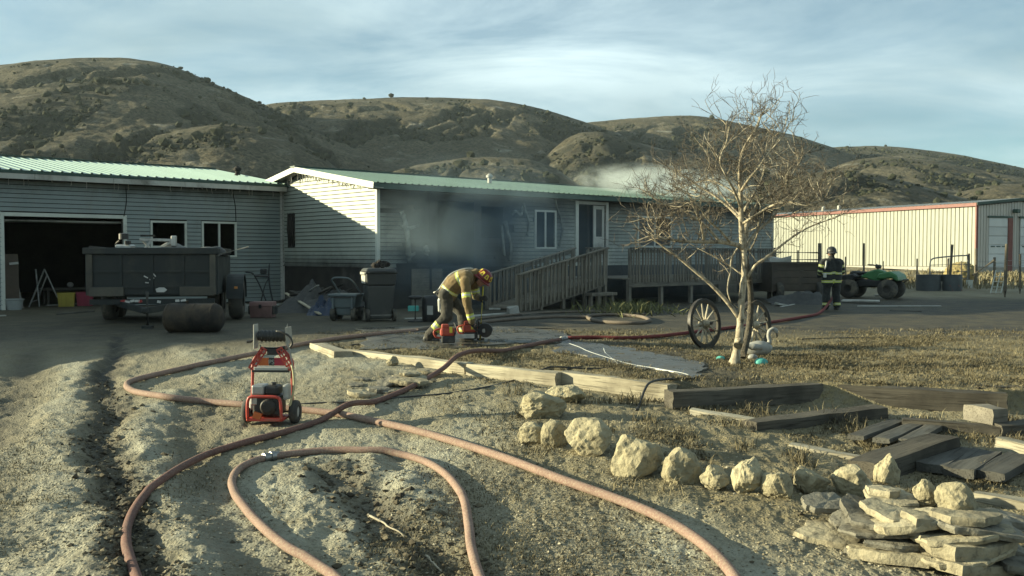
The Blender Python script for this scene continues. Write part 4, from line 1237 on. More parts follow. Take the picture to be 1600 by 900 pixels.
FL = [  # px, py, height above ground, width px, depth m, thickness, rz, tilt, grey?
    (1500, 882, .03, 170, .5, .06, .5, (.05, .06), 0, 'bottom slab slanting out under the tall stack of the heap'),
    (1395, 868, .04, 190, .34, .07, -.55, (-.05, .02), 0, 'long thick slab lying lowest in front of the heap'),
    (1345, 862, .02, 70, .3, .05, -.4, (.1, .1), 1, 'small tilted slab by the end of the long low one'),
    (1300, 840, .05, 110, .4, .09, -.65, (.06, .02), 0, 'thick squared slab under the round grey one'),
    (1262, 838, .015, 70, .3, .03, .3, (.0, .1), 0, 'thin slab flat in the dirt at the edge of the heap'),
    (1400, 842, .12, 150, .5, .04, .1, (.02, .02), 1, 'lowest of three thin dark slabs stacked in the heap'),
    (1388, 826, .18, 150, .5, .035, .0, (.03, -.02), 1, 'middle of three thin dark slabs stacked in the heap'),
    (1384, 816, .24, 160, .5, .04, .05, (.0, -.03), 1, 'uppermost of three thin dark slabs stacked in the heap'),
    (1290, 788, .22, 110, .38, .05, .1, (.22, .08), 1, 'large round grey flagstone leaning on the heap'),
    (1330, 808, .2, 80, .25, .045, .3, (.2, -.1), 1, 'rounded grey stone under the leaning round one'),
    (1345, 798, .26, 100, .32, .04, -.7, (.15, .45), 1, 'dark slab tipped diagonally in the heap'),
    (1400, 800, .30, 110, .4, .05, .15, (.12, .05), 0, 'pale ragged flagstone upper side to the sun'),
    (1425, 815, .28, 140, .35, .05, .25, (.1, -.35), 0, 'dark-bodied slab with one bright raised edge'),
    (1382, 768, .38, 66, .3, .035, .1, (.0, .0), 0, 'thin brown flagstone on top of the heap'),
    (1398, 778, .345, 90, .35, .03, -.1, (.05, -.1), 0, 'thin flagstone right beneath the brown top one'),
    (1430, 840, .14, 110, .3, .04, .35, (.1, -.45), 1, 'thin slab propped up slantwise in the heap'),
    (1500, 866, .1, 150, .45, .03, .1, (.02, .0), 0, 'thin ragged slab low in the tall stack'),
    (1510, 850, .15, 180, .5, .075, .05, (.0, -.02), 0, 'thickest block in the tall stack'),
    (1500, 834, .22, 170, .46, .045, .1, (.02, -.04), 0, 'pale slab lying on the thickest block'),
    (1520, 822, .27, 150, .5, .04, -.1, (.0, .03), 1, 'slab with rounded corner in the tall stack'),
    (1450, 836, .2, 70, .3, .035, .2, (.05, .1), 0, 'pointed pale sliver sticking out of the tall stack'),
    (1500, 806, .33, 150, .45, .05, .05, (-.02, .03), 0, 'pitted slab near the top of the tall stack'),
    (1445, 812, .3, 60, .25, .06, .1, (.0, .05), 0, 'small square stone beside the pitted slab'),
    (1470, 790, .3, 40, .2, .08, .6, (.3, .6), 0, 'narrow bright stone leaning between two boulders of the heap'),
    (1565, 852, .08, 90, .4, .05, .2, (.1, .2), 1, 'grey slab sliding off the shaded end of the heap'),
    (1580, 880, .03, 100, .4, .04, -.2, (.0, .1), 1, 'grey slab flat on the ground at the shaded end'),
    (1570, 812, .12, 90, .4, .06, .4, (.15, .3), 1, 'tilted shaded slab behind the tall stack'),
    (1610, 830, .05, 80, .35, .05, .1, (.05, .1), 1, 'shaded slab farthest out behind the tall stack'),
]
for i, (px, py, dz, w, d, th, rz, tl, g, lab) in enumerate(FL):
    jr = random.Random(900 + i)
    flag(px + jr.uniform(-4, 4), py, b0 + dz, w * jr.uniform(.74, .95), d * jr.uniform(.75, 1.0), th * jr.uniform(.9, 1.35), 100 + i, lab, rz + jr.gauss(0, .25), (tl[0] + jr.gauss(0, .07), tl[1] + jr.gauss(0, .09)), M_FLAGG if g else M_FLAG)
def chunk(px, py, z, wpx, hpx, seed, lab):
    o = rock(px, py, wpx, hpx, seed, lab, .8); p = atz(px, py, z); Y = p.y; k = Y / F
    s = p.y / G(px, py).y
    o.location = p; o.scale = (s, s, s); o['group'] = 'flagstones in the heap'
    return o
chunk(1445, 770, b0 + .40, 40, 36, 31, 'bright chunk of rock perched on the heap')
chunk(1495, 782, b0 + .40, 66, 46, 32, 'craggy sun-lit boulder crowning the tall stack of flagstones')
# flat stones scattered near the pressure washer
FS = [(565, 615, .03, 54, .3, .05, .5, (.08, .12), 0, 'pale tilted flat stone lowest in the scatter by the washer'),
      (604, 598, .04, 36, .25, .04, .9, (.1, -.3), 1, 'dark upturned flat stone in the scatter'),
      (640, 594, .05, 62, .5, .06, .1, (.06, .03), 0, 'largest flat stone of the scatter under the hose'),
      (640, 583, .10, 34, .25, .03, .2, (.1, .05), 0, 'small pale flake lying on the largest flat stone'),
      (566, 592, .03, 28, .2, .03, .0, (.0, .1), 1, 'small dark flat stone at the outer side of the scatter'),
      (556, 602, .02, 30, .2, .03, .4, (.1, .0), 1, 'small dull flat stone behind the pale tilted one'),
      (592, 609, .03, 34, .25, .05, .2, (.05, .1), 1, 'dull stone wedged beside the pale tilted one'),
      (670, 580, .03, 40, .35, .04, -.3, (.0, .05), 0, 'flat stone near the timber side of the scatter'),
      (606, 612, .02, 22, .2, .03, .2, (.1, .0), 1, 'little flat stone beneath the red hose')]
for i, (px, py, dz, w, d, th, rz, tl, g, lab) in enumerate(FS):
    p = G(px, py + 4); flag(px, py, p.z + dz, w, d, th, 300 + i, lab, rz, tl, M_FLAGG if g else M_FLAG, 'flat stones scattered near the washer', 'flat_stone')
o = rock(612, 572, 20, 14, 41, 'fist-sized rock between the scatter and the pale timber', .8); o['group'] = 'flat stones scattered near the washer'

# ================================================================ HOSES
def hose_material(name, c1, c2, c3):
    t = NT(name); g = t.n('ShaderNodeNewGeometry'); v = g.outputs['Position']
    n = t.noise(v, 5, 6, .65); f = t.noise(v, 60, 4, .7)
    col = t.mix(t.ramp(n, .35, .68), c1, c2)
    col = t.mix(t.math('MULTIPLY', t.ramp(f, .45, .65), .55), col, c3)
    return t.done(col, .85, 0, t.bump(t.math('ADD', f, t.noise(v, 240, 2)), .35, .006), .25)
M_HOSE = hose_material('dusty red hose jacket', (.245, .155, .125), (.175, .11, .09), (.36, .30, .22))
M_HOSED = hose_material('wet red hose jacket', (.15, .075, .063), (.10, .055, .048), (.22, .165, .125))
M_HOSER = hose_material('red hose', (.15, .024, .024), (.10, .018, .02), (.16, .07, .055))
M_HOSEG = hose_material('brown grey hose', (.15, .12, .095), (.10, .08, .065), (.20, .17, .13))
M_BLACKR = pm('black rubber hose', (.018, .018, .018), (.03, .03, .028), 8, .5, .1)
M_ALU = pm('scuffed aluminium', (.26, .26, .25), (.14, .14, .135), 9, .4, .1, metal=.8)
def hose(name, pts, r, mat, label, cat='hose', lift=None, group=None, n=10, sub=7, sq=.93):
    P = []
    for q in pts:
        px, py = q[0], q[1]; ex = q[2] if len(q) > 2 else 0.0
        P.append(G(px, py, r * .92 + ex))
    cv = catmull(P, sub)
    for i, p in enumerate(cv):
        z = gzf(p.x, p.y) + r * .86
        if p.z < z: p.z = z
    if len(cv) > 4:
        zz = [p.z for p in cv]
        for i in range(1, len(cv) - 1): cv[i].z = max(zz[i] , (zz[i - 1] + zz[i] * 2 + zz[i + 1]) / 4)
    o = MB().tube(cv, r, n, True, sq).build(name, mat, smooth=True)
    return tag(o, label, cat, group), cv
hB, cB = hose('fire_hose', [(652, 519), (600, 524), (520, 533), (440, 548), (340, 568), (250, 588), (208, 599), (198, 607), (208, 616), (260, 625), (320, 632), (380, 637), (460, 644), (530, 652), (560, 658), (640, 676), (720, 699), (800, 726), (880, 757), (950, 782), (1020, 810), (1070, 838), (1110, 868), (1140, 900), (1165, 940)], .041, M_HOSE, 'faded red fire hose bending round behind the washer then running to the open ground')
hA, cA = hose('fire_hose', [(884, 532), (840, 540), (790, 551), (745, 562, .10), (715, 575, .14), (690, 588, .06), (640, 610), (590, 631), (545, 648, .085), (500, 662), (440, 681), (380, 697), (320, 717), (268, 745), (228, 778), (204, 815), (197, 850), (206, 890), (225, 940)], .036, M_HOSED, 'dark red fire hose over the timber that sweeps across the driveway')
hC, cC = hose('fire_hose', [(560, 940), (500, 893), (440, 856), (395, 815), (368, 780), (363, 755), (378, 735), (410, 722), (450, 715), (510, 709), (570, 709), (620, 714), (665, 727), (700, 750), (724, 785), (732, 825), (736, 860), (750, 910), (775, 960)], .036, M_HOSE, 'faded red fire hose lying in a long narrow loop on the dirt')
hR, cR = hose('fire_hose', [(884, 531), (930, 530), (980, 531), (1030, 528), (1080, 522), (1130, 516), (1190, 508), (1240, 500), (1280, 492), (1304, 480, .35)], .036, M_HOSER, 'bright red fire hose led past the wagon wheels to the standing firefighter')
def coupling(c, i, parent, r):
    a = c[i]; d = (c[i + 1] - c[i - 1]).normalized()
    m = MB()
    m.tube([a - d * .11, a - d * .06, a - d * .058, a - d * .015, a - d * .012, a + d * .012, a + d * .015, a + d * .06, a + d * .062, a + d * .11], [r * 1.08, r * 1.1, r * 1.3, r * 1.3, r * 1.15, r * 1.15, r * 1.35, r * 1.35, r * 1.1, r * 1.08], 14)
    m.build('coupling', M_ALU, parent, smooth=True, auto=30)
coupling(cC, len(cC) // 2 - 3 * 7 - 3 + 12, hC, .036)
coupling(cA, 1, hA, .036)
hose('fire_hose', [(1016, 503), (1000, 497), (960, 494), (920, 496), (925, 502), (950, 506), (1000, 507), (1016, 503)], .042, M_HOSEG, 'brown hose lying in a small closed loop before the deck')
hose('fire_hose', [(925, 498), (880, 497), (830, 499), (780, 503), (735, 508), (690, 512), (650, 519)], .04, M_HOSEG, 'brown hose stretched along the deck towards the crouched firefighter')
hose('fire_hose', [(1010, 493), (950, 489), (880, 489), (820, 492), (770, 497), (720, 503)], .03, M_HOSEG, 'thin brown hose lying closest to the deck ramp')
hose('pressure_hose', [(455, 634), (500, 631), (560, 629), (640, 621), (700, 616), (760, 606), (810, 594), (850, 582, .03), (870, 578, .03), (920, 577), (985, 576), (1010, 578), (950, 573), (900, 575), (885, 579)], .012, M_BLACKR, 'black pressure hose trailing from the washer over the timber', sub=8, n=7)
o = MB().tube(catmull([Tz(1078, 591, -1.53), Tz(1050, 592, -1.52), Tz(1028, 594, -1.50), Tz(1014, 599, -1.515), Tz(1007, 610, -1.585), Tz(1002, 624, -1.68), G(998, 637, .012), G(994, 642, .012)], 7), .015, 8).build('garden_hose', M_BLACKR, smooth=True); tag(o, 'black hose bent over the end of the pale timber', 'hose')
hose('power_cable', [(757, 519), (800, 517), (850, 514), (900, 516)], .011, M_BLACKR, 'thin black cable on the wet concrete beside the crouched firefighter', 'cable', n=6)
hose('power_cable', [(757, 529), (800, 531), (850, 532), (880, 536)], .012, M_BLACKR, 'black cable on the wet path nearer the pale timber', 'cable', n=6)
hose('power_cable', [(545, 541), (590, 534), (630, 526), (655, 520)], .013, M_BLACKR, 'dark cable lying beside the grass strip behind the pale timber', 'cable', n=6)
M_WHITEH = pm('white hose', (.62, .62, .58), (.45, .45, .41), 9, .5, .05)
hose('rope', [(888, 538), (905, 544), (920, 551), (950, 561), (985, 571), (1020, 577), (1060, 584), (1076, 588)], .014, M_WHITEH, 'white line lying across the damp concrete path', 'rope', n=7)
hose('rope', [(943, 545), (946, 553), (955, 561), (963, 568), (965, 573)], .012, M_WHITEH, 'short white line branching off on the damp path', 'rope', n=7)
# thin lines out on the dark yard
hose('rope', [(1240, 531), (1300, 529), (1380, 528)], .01, M_BLACKR, 'dark line in the dry grass past the swan ornament', 'rope', n=6)

# ---------------------------------------------------------------- wet concrete path
def wet_material():
    t = NT('wet concrete'); g = t.n('ShaderNodeNewGeometry'); v = g.outputs['Position']
    n = t.noise(v, 2.2, 7, .6); f = t.noise(v, 30, 5, .65)
    col = t.mix(t.ramp(n, .35, .68), (.050, .048, .040), (.085, .080, .066))
    col = t.mix(t.math('MULTIPLY', t.ramp(f, .5, .7), .4), col, (.05, .045, .037))
    return t.done(col, t.ramp(n, .38, .62, (.18,) * 3, (.55,) * 3), 0, t.bump(f, .2, .01), .5)
M_WET = wet_material()
def slab(name, pts, label, z_up=.012, n=10):
    """polygon strip following the ground; pts are two px polylines (far edge, near edge)"""
    far, near = pts; vs = []; fs = []
    A = catmull([G(*p) for p in far], 8); B = catmull([G(*p) for p in near], 8); m = len(A)
    for i in range(m):
        for j in range(n + 1):
            p = A[i].lerp(B[min(i, len(B) - 1)], j / n)
            e = 0 if 0 < j < n and 0 < i < m - 1 else .16 * mnoise.fractal(p * 2.2, .8, 2, 3)
            vs.append((p.x + e, p.y + e, gzf(p.x, p.y) + z_up + .008))
    for i in range(m - 1):
        for j in range(n):
            a = i * (n + 1) + j; fs.append((a, a + 1, a + n + 2, a + n + 1))
    k = len(vs); vs += [(x, y, z - .12) for x, y, z in vs]
    edge = [j for j in range(n + 1)] + [i * (n + 1) + n for i in range(1, m)] + [(m - 1) * (n + 1) + j for j in range(n - 1, -1, -1)] + [i * (n + 1) for i in range(m - 2, 0, -1)]
    for a, b in zip(edge, edge[1:] + edge[:1]): fs.append((a, b, b + k, a + k))
    o = MB().raw(vs, fs).build(name, M_WET, smooth=True, auto=40)
    o['kind'] = 'structure'; return o
slab('path', ([(560, 514), (690, 511), (800, 512), (880, 519)], [(572, 546), (690, 547), (800, 538), (890, 536)]), '')
slab('path', ([(884, 534), (960, 542), (1040, 556), (1105, 573)], [(862, 549), (930, 562), (1010, 578), (1088, 592)]), '')
# ================================================================ BARE TREE
M_BARK = NT('pale bark')
def bark_material():
    t = NT('pale birch-like bark'); v = t.coord('Object', (1, 1, .35)); v2 = t.coord('Object')
    n = t.noise(v, 22, 6, .65); m = t.noise(v2, 9, 5, .6)
    col = t.mix(t.ramp(n, .40, .62), (.44, .385, .285), (.22, .18, .125))
    col = t.mix(t.math('MULTIPLY', t.ramp(m, .52, .66), .85), col, (.06, .05, .04))
    return t.done(col, .85, 0, t.bump(n, .6, .01), .25)
bpy.data.materials.remove(M_BARK.m)
M_BARK = bark_material()
M_DBARK = pm('dark rough bark', (.11, .095, .07), (.05, .043, .034), 16, .9, .8, 40, bdist=.03)
M_TWIG = pm('twig bark', (.125, .105, .08), (.07, .058, .045), 14, .85, .2)
tb = G(1149, 570); TY = tb.y
def tp(px, py, dy=0.0): 
    p = at(px, py, TY + dy); return p - Vector((tb.x, tb.y, tb.z))
tree = empty('bare_tree', tuple(tb), 0, 'leafless pale-barked tree standing in the dry lawn by two wagon wheels', 'tree')
limbs = []   # (points, r0, r1, twigginess)
def limb(pts, r0, r1, tw): limbs.append((catmull([tp(*p) for p in pts], 6), r0, r1, tw))
trunk_pts = catmull([tp(1147, 574), tp(1151, 548), tp(1155, 525), tp(1157, 500), tp(1159, 467), tp(1163, 430), tp(1163, 405), tp(1161, 385)], 5)
nb = len(trunk_pts)
tr_ = MB()
tr_.tube(trunk_pts, [.068 - .030 * (i / (nb - 1)) ** .6 + .012 * mnoise.noise(Vector((i * .9, 3, 1))) + (.025 if i < 3 else 0) for i in range(nb)], 14)
# rough dead second stem behind
st = catmull([tp(1160, 558, .12), tp(1169, 520, .28), tp(1173, 480, .3), tp(1172, 445, .2), tp(1167, 415, .06), tp(1164, 398, .0)], 5)
tr2_ = MB(); tr2_.tube(st, [.052 + .016 * mnoise.noise(Vector((i * .7, 9, 2))) - .02 * i / len(st) for i in range(len(st))], 12)
tr2_.build('dead_stem', M_DBARK, tree, smooth=True)
# knot
tr_.tube([tp(1152, 540, -.03), tp(1156, 533, -.09), tp(1158, 530, -.12)], [.07, .06, .03], 10)
tr_.build('trunk', M_BARK, tree, smooth=True)
limb([(1161, 390), (1159, 360), (1158, 330), (1158, 313), (1156, 285), (1156, 260), (1160, 237), (1172, 215), (1184, 198), (1188, 180)], .048, .008, 1.0)
limb([(1156, 498), (1135, 470), (1110, 444), (1085, 423), (1057, 400), (1040, 388), (1026, 378), (1010, 370)], .036, .008, .35)
limb([(1161, 388, 0), (1150, 382, -.1), (1125, 378, -.2), (1100, 378, -.3), (1070, 377, -.35), (1046, 374, -.4), (1020, 369, -.45)], .042, .009, .75)
limb([(1166, 436), (1180, 415, -.1), (1200, 400, -.15), (1236, 372, -.2), (1262, 356, -.2), (1290, 345, -.2), (1317, 334, -.2)], .026, .006, .55)
limb([(1163, 395), (1172, 376, .1), (1184, 360, .15), (1205, 342, .25), (1218, 325, .3), (1228, 305, .35), (1238, 285, .4)], .030, .007, .9)
limb([(1162, 385, 0), (1166, 355, .15), (1174, 335, .2), (1186, 318, .3), (1200, 306, .35), (1222, 292, .45), (1240, 270, .5), (1250, 250, .5)], .046, .008, 1.0)
limb([(1159, 345), (1140, 325, .2), (1115, 305, .3), (1090, 290, .4), (1065, 272, .4), (1045, 262, .5)], .026, .006, 1.0)
limb([(1158, 325), (1148, 300, -.2), (1135, 275, -.35), (1125, 250, -.4), (1135, 222, -.4), (1140, 196, -.4)], .024, .006, 1.0)
limb([(1157, 300), (1170, 280, -.2), (1185, 262, -.3), (1200, 240, -.35), (1222, 215, -.35), (1232, 195, -.3)], .022, .005, 1.0)
limb([(1125, 378, -.2), (1105, 355, -.25), (1085, 340, -.3), (1060, 325, -.3), (1035, 318, -.3), (1015, 305, -.3)], .022, .006, 1.0)
limb([(1100, 378, -.3), (1095, 350, -.5), (1082, 320, -.6), (1075, 300, -.6), (1060, 285, -.6)], .016, .005, .9)
limb([(1200, 306, .35), (1225, 310, .4), (1250, 300, .5), (1272, 290, .5)], .016, .005, .9)
limb([(1162, 330, .1), (1180, 300, .5), (1190, 280, .8), (1195, 250, 1.0), (1185, 225, 1.1)], .022, .005, .9)
limb([(1160, 340, .1), (1140, 320, .6), (1120, 290, .9), (1110, 260, 1.1), (1105, 235, 1.1)], .02, .005, .9)
limb([(1046, 374, -.4), (1035, 362, -.3), (1022, 350, -.2), (1008, 342, -.1)], .012, .005, 1.0)
limb([(1143, 381, -.1), (1125, 360, -.5), (1108, 345, -.8), (1088, 318, -1.0), (1070, 300, -1.1)], .02, .006, 1.0)
limb([(1160, 350), (1178, 338, -.4), (1205, 322, -.7), (1235, 315, -.9), (1262, 322, -1.0), (1285, 312, -1.0)], .022, .006, 1.0)
limb([(1158, 310), (1130, 290, .4), (1105, 282, .7), (1075, 290, .9), (1050, 300, 1.0)], .018, .005, 1.0)
limb([(1210, 339, .25), (1235, 335, .2), (1260, 322, .1), (1284, 300, .1)], .014, .005, 1.0)
limb([(1152, 388), (1143, 405), (1141, 426, -.05), (1138, 440, -.05), (1137, 456, -.05), (1142, 472, -.03)], .014, .009, .0)
limb([(1163, 432), (1140, 415, .1), (1110, 398, .15), (1090, 388, .2)], .014, .005, .3)
limb([(1161, 375), (1172, 390, .1), (1185, 360, .2), (1182, 340, .2)], .02, .006, .6)
cr_ = MB(); rt = random.Random(5)
tw_pts = []; mid_pts = []
def twig(p, d, L, r, lev):
    n = 4; pts = [p]; q = p.copy(); dd = d.normalized()
    for i in range(n):
        dd = (dd + Vector((rt.gauss(0, .24), rt.gauss(0, .24), rt.gauss(.06, .2)))).normalized()
        q = q + dd * (L / n); pts.append(q.copy())
        if lev > 0 and rt.random() < .8:
            s = Vector((rt.gauss(0, 1), rt.gauss(0, 1), rt.gauss(.3, .8))).normalized()
            twig(q.copy(), (dd * .6 + s * .8), L * rt.uniform(.4, .72), r * .58, lev - 1)
    (mid_pts if lev >= 2 else tw_pts).append((pts, r))
for pts, r0, r1, tw in limbs:
    m = len(pts)
    cr_.tube(pts, [r0 + (r1 - r0) * (i / (m - 1)) ** .8 for i in range(m)], 9 if r0 > .03 else 7)
    i = int(m * .3)
    while i < m:
        if rt.random() < tw * 1.0:
            d = (pts[min(i + 1, m - 1)] - pts[i - 1]).normalized()
            s = Vector((rt.gauss(0, 1), rt.gauss(0, 1), rt.gauss(.25, .8))).normalized()
            twig(pts[i].copy(), d * .5 + s, rt.uniform(.2, .55), max(.0052, r1 * .85), 2)
        i += 1
    twig(pts[-1].copy(), (pts[-1] - pts[-2]), .3, r1 * .8, 2)
for pts, r in mid_pts:
    r = max(r, .0062); cr_.tube(pts, [r * (1 - .5 * i / (len(pts) - 1)) for i in range(len(pts))], 5, False)
cr_.build('branch_frame', M_BARK, tree, smooth=True)
tw_ = MB()
for pts, r in tw_pts:
    r = max(r, .0036)
    tw_.tube(pts, [r * (1 - .6 * i / (len(pts) - 1)) for i in range(len(pts))], 4, False)
tw_.build('crown', M_TWIG, tree, smooth=True)

# ================================================================ WAGON WHEELS
M_IRON = pm('dark iron tyre', (.022, .022, .022), (.05, .042, .035), 12, .55, .2, metal=.3)
M_SPOKE = wood_material('bleached spoke wood', (.44, .40, .31), (.31, .27, .20), (.18, .155, .115), 2, .85, .3, 40)
M_FELLOE = wood_material('dark felloe wood', (.10, .09, .07), (.06, .054, .045), (.04, .036, .03), 2, .85, .3, 40)
def wagon_wheel(pxc, pyc, dpx, base_py, rz, lean, label):
    p = G(pxc, base_py); k = p.y / F; D = dpx * k; Rr = D / 2
    w = empty('wagon_wheel', (p.x, p.y, p.z - .02), rz, label, 'wheel', 'wagon wheels at the tree')
    w.rotation_euler = (lean, 0, rz)
    ctr = Vector((0, 0, Rr))
    MB().lathe([(Rr - .028, -.03), (Rr, -.03), (Rr, .03), (Rr - .028, .03), (Rr - .028, -.03)], 48, 'y', ctr).build('tyre', M_IRON, w, smooth=True, auto=40)
    MB().lathe([(Rr - .075, -.022), (Rr - .029, -.024), (Rr - .029, .024), (Rr - .075, .022), (Rr - .075, -.022)], 48, 'y', ctr).build('felloe', M_FELLOE, w, smooth=True, auto=40)
    hb = MB().lathe([(0, -.13), (.035, -.13), (.04, -.09), (.065, -.06), (.07, 0), (.065, .06), (.05, .1), (0, .1)], 18, 'y', ctr).build('hub', M_SPOKE, w, smooth=True, auto=40)
    MB().lathe([(0, -.16), (.025, -.16), (.03, -.128), (0, -.128)], 12, 'y', ctr).build('axle_cap', M_IRON, hb)
    for i in range(12):
        a = 2 * math.pi * i / 12 + .1
        d = Vector((math.cos(a), 0, math.sin(a)))
        MB().tube([ctr + d * .06, ctr + d * .12, ctr + d * (Rr - .12), ctr + d * (Rr - .07)], [.017, .02, .014, .013], 7).build('spoke', M_SPOKE, w, smooth=True)
    return w
wagon_wheel(1104, 503, 79, 543, R(42), R(-6), 'spoked wagon wheel propped clear of the trunk, hub post beside it')
wagon_wheel(1182, 505, 79, 545, R(40), R(-5), 'spoked wagon wheel leaning behind the trunk above the swan')
# ================================================================ SWAN AND PAINTED STONES
sw = G(1182, 556); ks = sw.y / F
M_SWAN = pm('weathered white swan', (.34, .335, .305), (.25, .245, .22), 10, .7, .1, dirt=(.18, .165, .14), dirt_amt=.3)
swan = empty('swan_ornament', tuple(sw), 0, 'weathered white swan lawn ornament with curved neck beside the trunk', 'ornament')
bd = MB()
bp = [(-.26, 0, .12), (-.2, 0, .11), (-.1, 0, .11), (.02, 0, .115), (.12, 0, .12), (.2, 0, .13), (.24, 0, .15)]
bd.tube([Vector(q) for q in bp], [.01, .05, .10, .125, .115, .075, .02], 14)
bd.build('body', M_SWAN, swan, smooth=True)
MB().tube(catmull([(.14, 0, .14), (.20, 0, .22), (.185, 0, .31), (.20, 0, .39), (.255, 0, .425), (.30, 0, .40), (.315, 0, .35)], 5), [.055] + [.036] * 5 + [.03] * 10 + [.026] * 8 + [.03] * 4 + [.022] * 2 + [.012], 10).build('neck', M_SWAN, swan, smooth=True)
MB().tube([(.31, 0, .36), (.318, 0, .32), (.32, 0, .285)], [.018, .013, .005], 8).build('beak', M_IRON, swan, smooth=True)
for s in (-1, 1):
    MB().tube([Vector((-.24, s * .06, .16)), Vector((-.1, s * .115, .155)), Vector((.06, s * .11, .14))], [.015, .055, .04], 8).build('wing', M_SWAN, swan, smooth=True)
M_TEAL = pm('teal painted stone', (.10, .42, .36), (.06, .30, .27), 12, .6, .2)
for px, py, w, h, lab, m in ((1126, 563, 14, 7, 'small teal painted stone in the grass near the trunk', M_TEAL), (1189, 571, 21, 12, 'larger teal painted stone in front of the swan', M_TEAL), (1176, 562, 15, 9, 'pale egg-like stone under the swan', M_SWAN)):
    p = G(px, py); k = p.y / F
    v = ICO4[0] * np.array([w * k * .5, w * k * .4, h * k * .6]) * (1 + .05 * np.array([mnoise.noise(Vector(q) * 2 + Vector((px, 0, 0))) for q in ICO4[0]]))[:, None]
    o = pydata('painted_stone', v, ICO4[1], m); o.location = p + Vector((0, 0, h * k * .4)); tag(o, lab, 'stone')

# ================================================================ PRESSURE WASHER
M_REDP = pm('red frame paint', (.44, .055, .035), (.33, .04, .03), 7, .45, .08, dirt=(.25, .16, .11), dirt_amt=.25)
M_BLK = pm('black plastic', (.016, .017, .018), (.03, .03, .03), 8, .5, .1, dirt=(.10, .09, .07), dirt_amt=.15)
M_TYRE = pm('dusty tyre rubber', (.035, .034, .032), (.065, .06, .05), 9, .85, .25, dirt=(.15, .13, .095), dirt_amt=.35)
M_SILV = pm('engine metal', (.46, .46, .44), (.30, .30, .29), 10, .4, .1, metal=.6)
M_ORANGE = pm('orange panel', (.50, .12, .03), None, 4, .5, .05)
M_CRIM = pm('crimson panel', (.36, .03, .05), None, 4, .5, .05)
wp = G(419, 664)
washer = empty('pressure_washer', tuple(wp), R(-4), 'red framed engine pressure washer with hose reel standing on the dirt', 'pressure washer')
def wtube(pts, r, name, mat, n=8): return MB().tube(catmull(pts, 4), r, n).build(name, mat, washer, smooth=True)
for s, dy_ in ((-1, 0), (1, 0)):
    x = s * .265
    w_ = MB().lathe([(.06, -.04), (.105, -.045), (.125, -.03), (.13, 0), (.125, .03), (.105, .045), (.06, .04)], 24, 'x', (x, .12, .13)).build('wheel', M_TYRE, washer, smooth=True)
    MB().lathe([(0, -.035), (.062, -.03), (.062, .03), (0, .035)], 16, 'x', (x, .12, .13)).build('rim', M_SWAN, w_, smooth=True, auto=30)
MB().tube([(-.28, .12, .13), (.28, .12, .13)], .012, 8).build('axle', M_IRON, washer)
wtube([(-.185, -.12, .07), (-.185, -.13, .2), (-.175, -.13, .29), (-.14, -.13, .325), (0, -.13, .33), (.14, -.13, .325), (.175, -.13, .29), (.185, -.13, .2), (.185, -.12, .07)], .017, 'front_hoop', M_REDP, 10)
MB().span((-.2, -.13, .06), (.2, .2, .09)).build('base_plate', M_REDP, washer, bevel=.008)
for s in (-1, 1):
    wtube([(s * .225, .14, .1), (s * .225, .15, .35), (s * .222, .16, .56), (s * .225, .17, .62), (s * .21, .18, .70), (s * .12, .2, .80)], .017, 'upright', M_REDP)
    # perforated red side strut
    a = Vector((s * .225, .12, .60)); b = Vector((s * .085, .14, .82)); d = b - a; L = d.length; dn = d.normalized(); sd = Vector((0, 1, 0)).cross(dn).normalized()
    pl = MB(); nh = 5; wv_ = .075
    pl.bar(a + sd * wv_ * .42, b + sd * wv_ * .42, .012, .014, up=tuple(sd)); pl.bar(a - sd * wv_ * .42, b - sd * wv_ * .42, .012, .014, up=tuple(sd)); pl.bar(a, b, .012, .012, up=tuple(sd))
    for i in range(nh + 1):
        q = a + d * (i / nh); pl.bar(q - sd * wv_ * .48, q + sd * wv_ * .48, .012, .02, up=tuple(dn))
    pl.build('side_strut', M_REDP, washer)
MB().span((-.15, .13, .635), (.0 - .03, .15, .72)).build('control_panel', M_ORANGE, washer, bevel=.004)
MB().span((.03, .13, .635), (.16, .15, .72)).build('control_panel', M_CRIM, washer, bevel=.004)
MB().span((-.03, .128, .635), (.03, .15, .72)).build('control_panel', M_BLK, washer, bevel=.004)
txt = bpy.data.curves.new('panel_lettering', 'FONT'); txt.body = 'PS'; txt.size = .075; txt.align_x = 'CENTER'; txt.extrude = .001
def text_mesh(curve):
    o_ = bpy.data.objects.new('tmp', curve); C.objects.link(o_)
    dg_ = bpy.context.evaluated_depsgraph_get(); me_ = bpy.data.meshes.new_from_object(o_.evaluated_get(dg_))
    bpy.data.objects.remove(o_); bpy.data.curves.remove(curve); me_.name = 'lettering'; me_.materials.clear(); return me_
link('panel_lettering', text_mesh(txt), M_SWAN, washer, (0, .126, .65), (R(90), 0, 0))
MB().span((-.19, .10, .585), (.19, .22, .62)).build('shelf', M_FASCIA, washer, bevel=.005)
MB().bar((-.21, .1, .575), (.21, .1, .575), .02, .02).build('shelf_rail', M_BLK, washer)
MB().tube([(-.12, .17, .82), (.14, .17, .83)], .02, 8).build('handle_bar', M_BLK, washer)
MB().box((.01, .19, .79), (.16, .08, .08)).build('gun_holder', M_BLK, washer, bevel=.015)
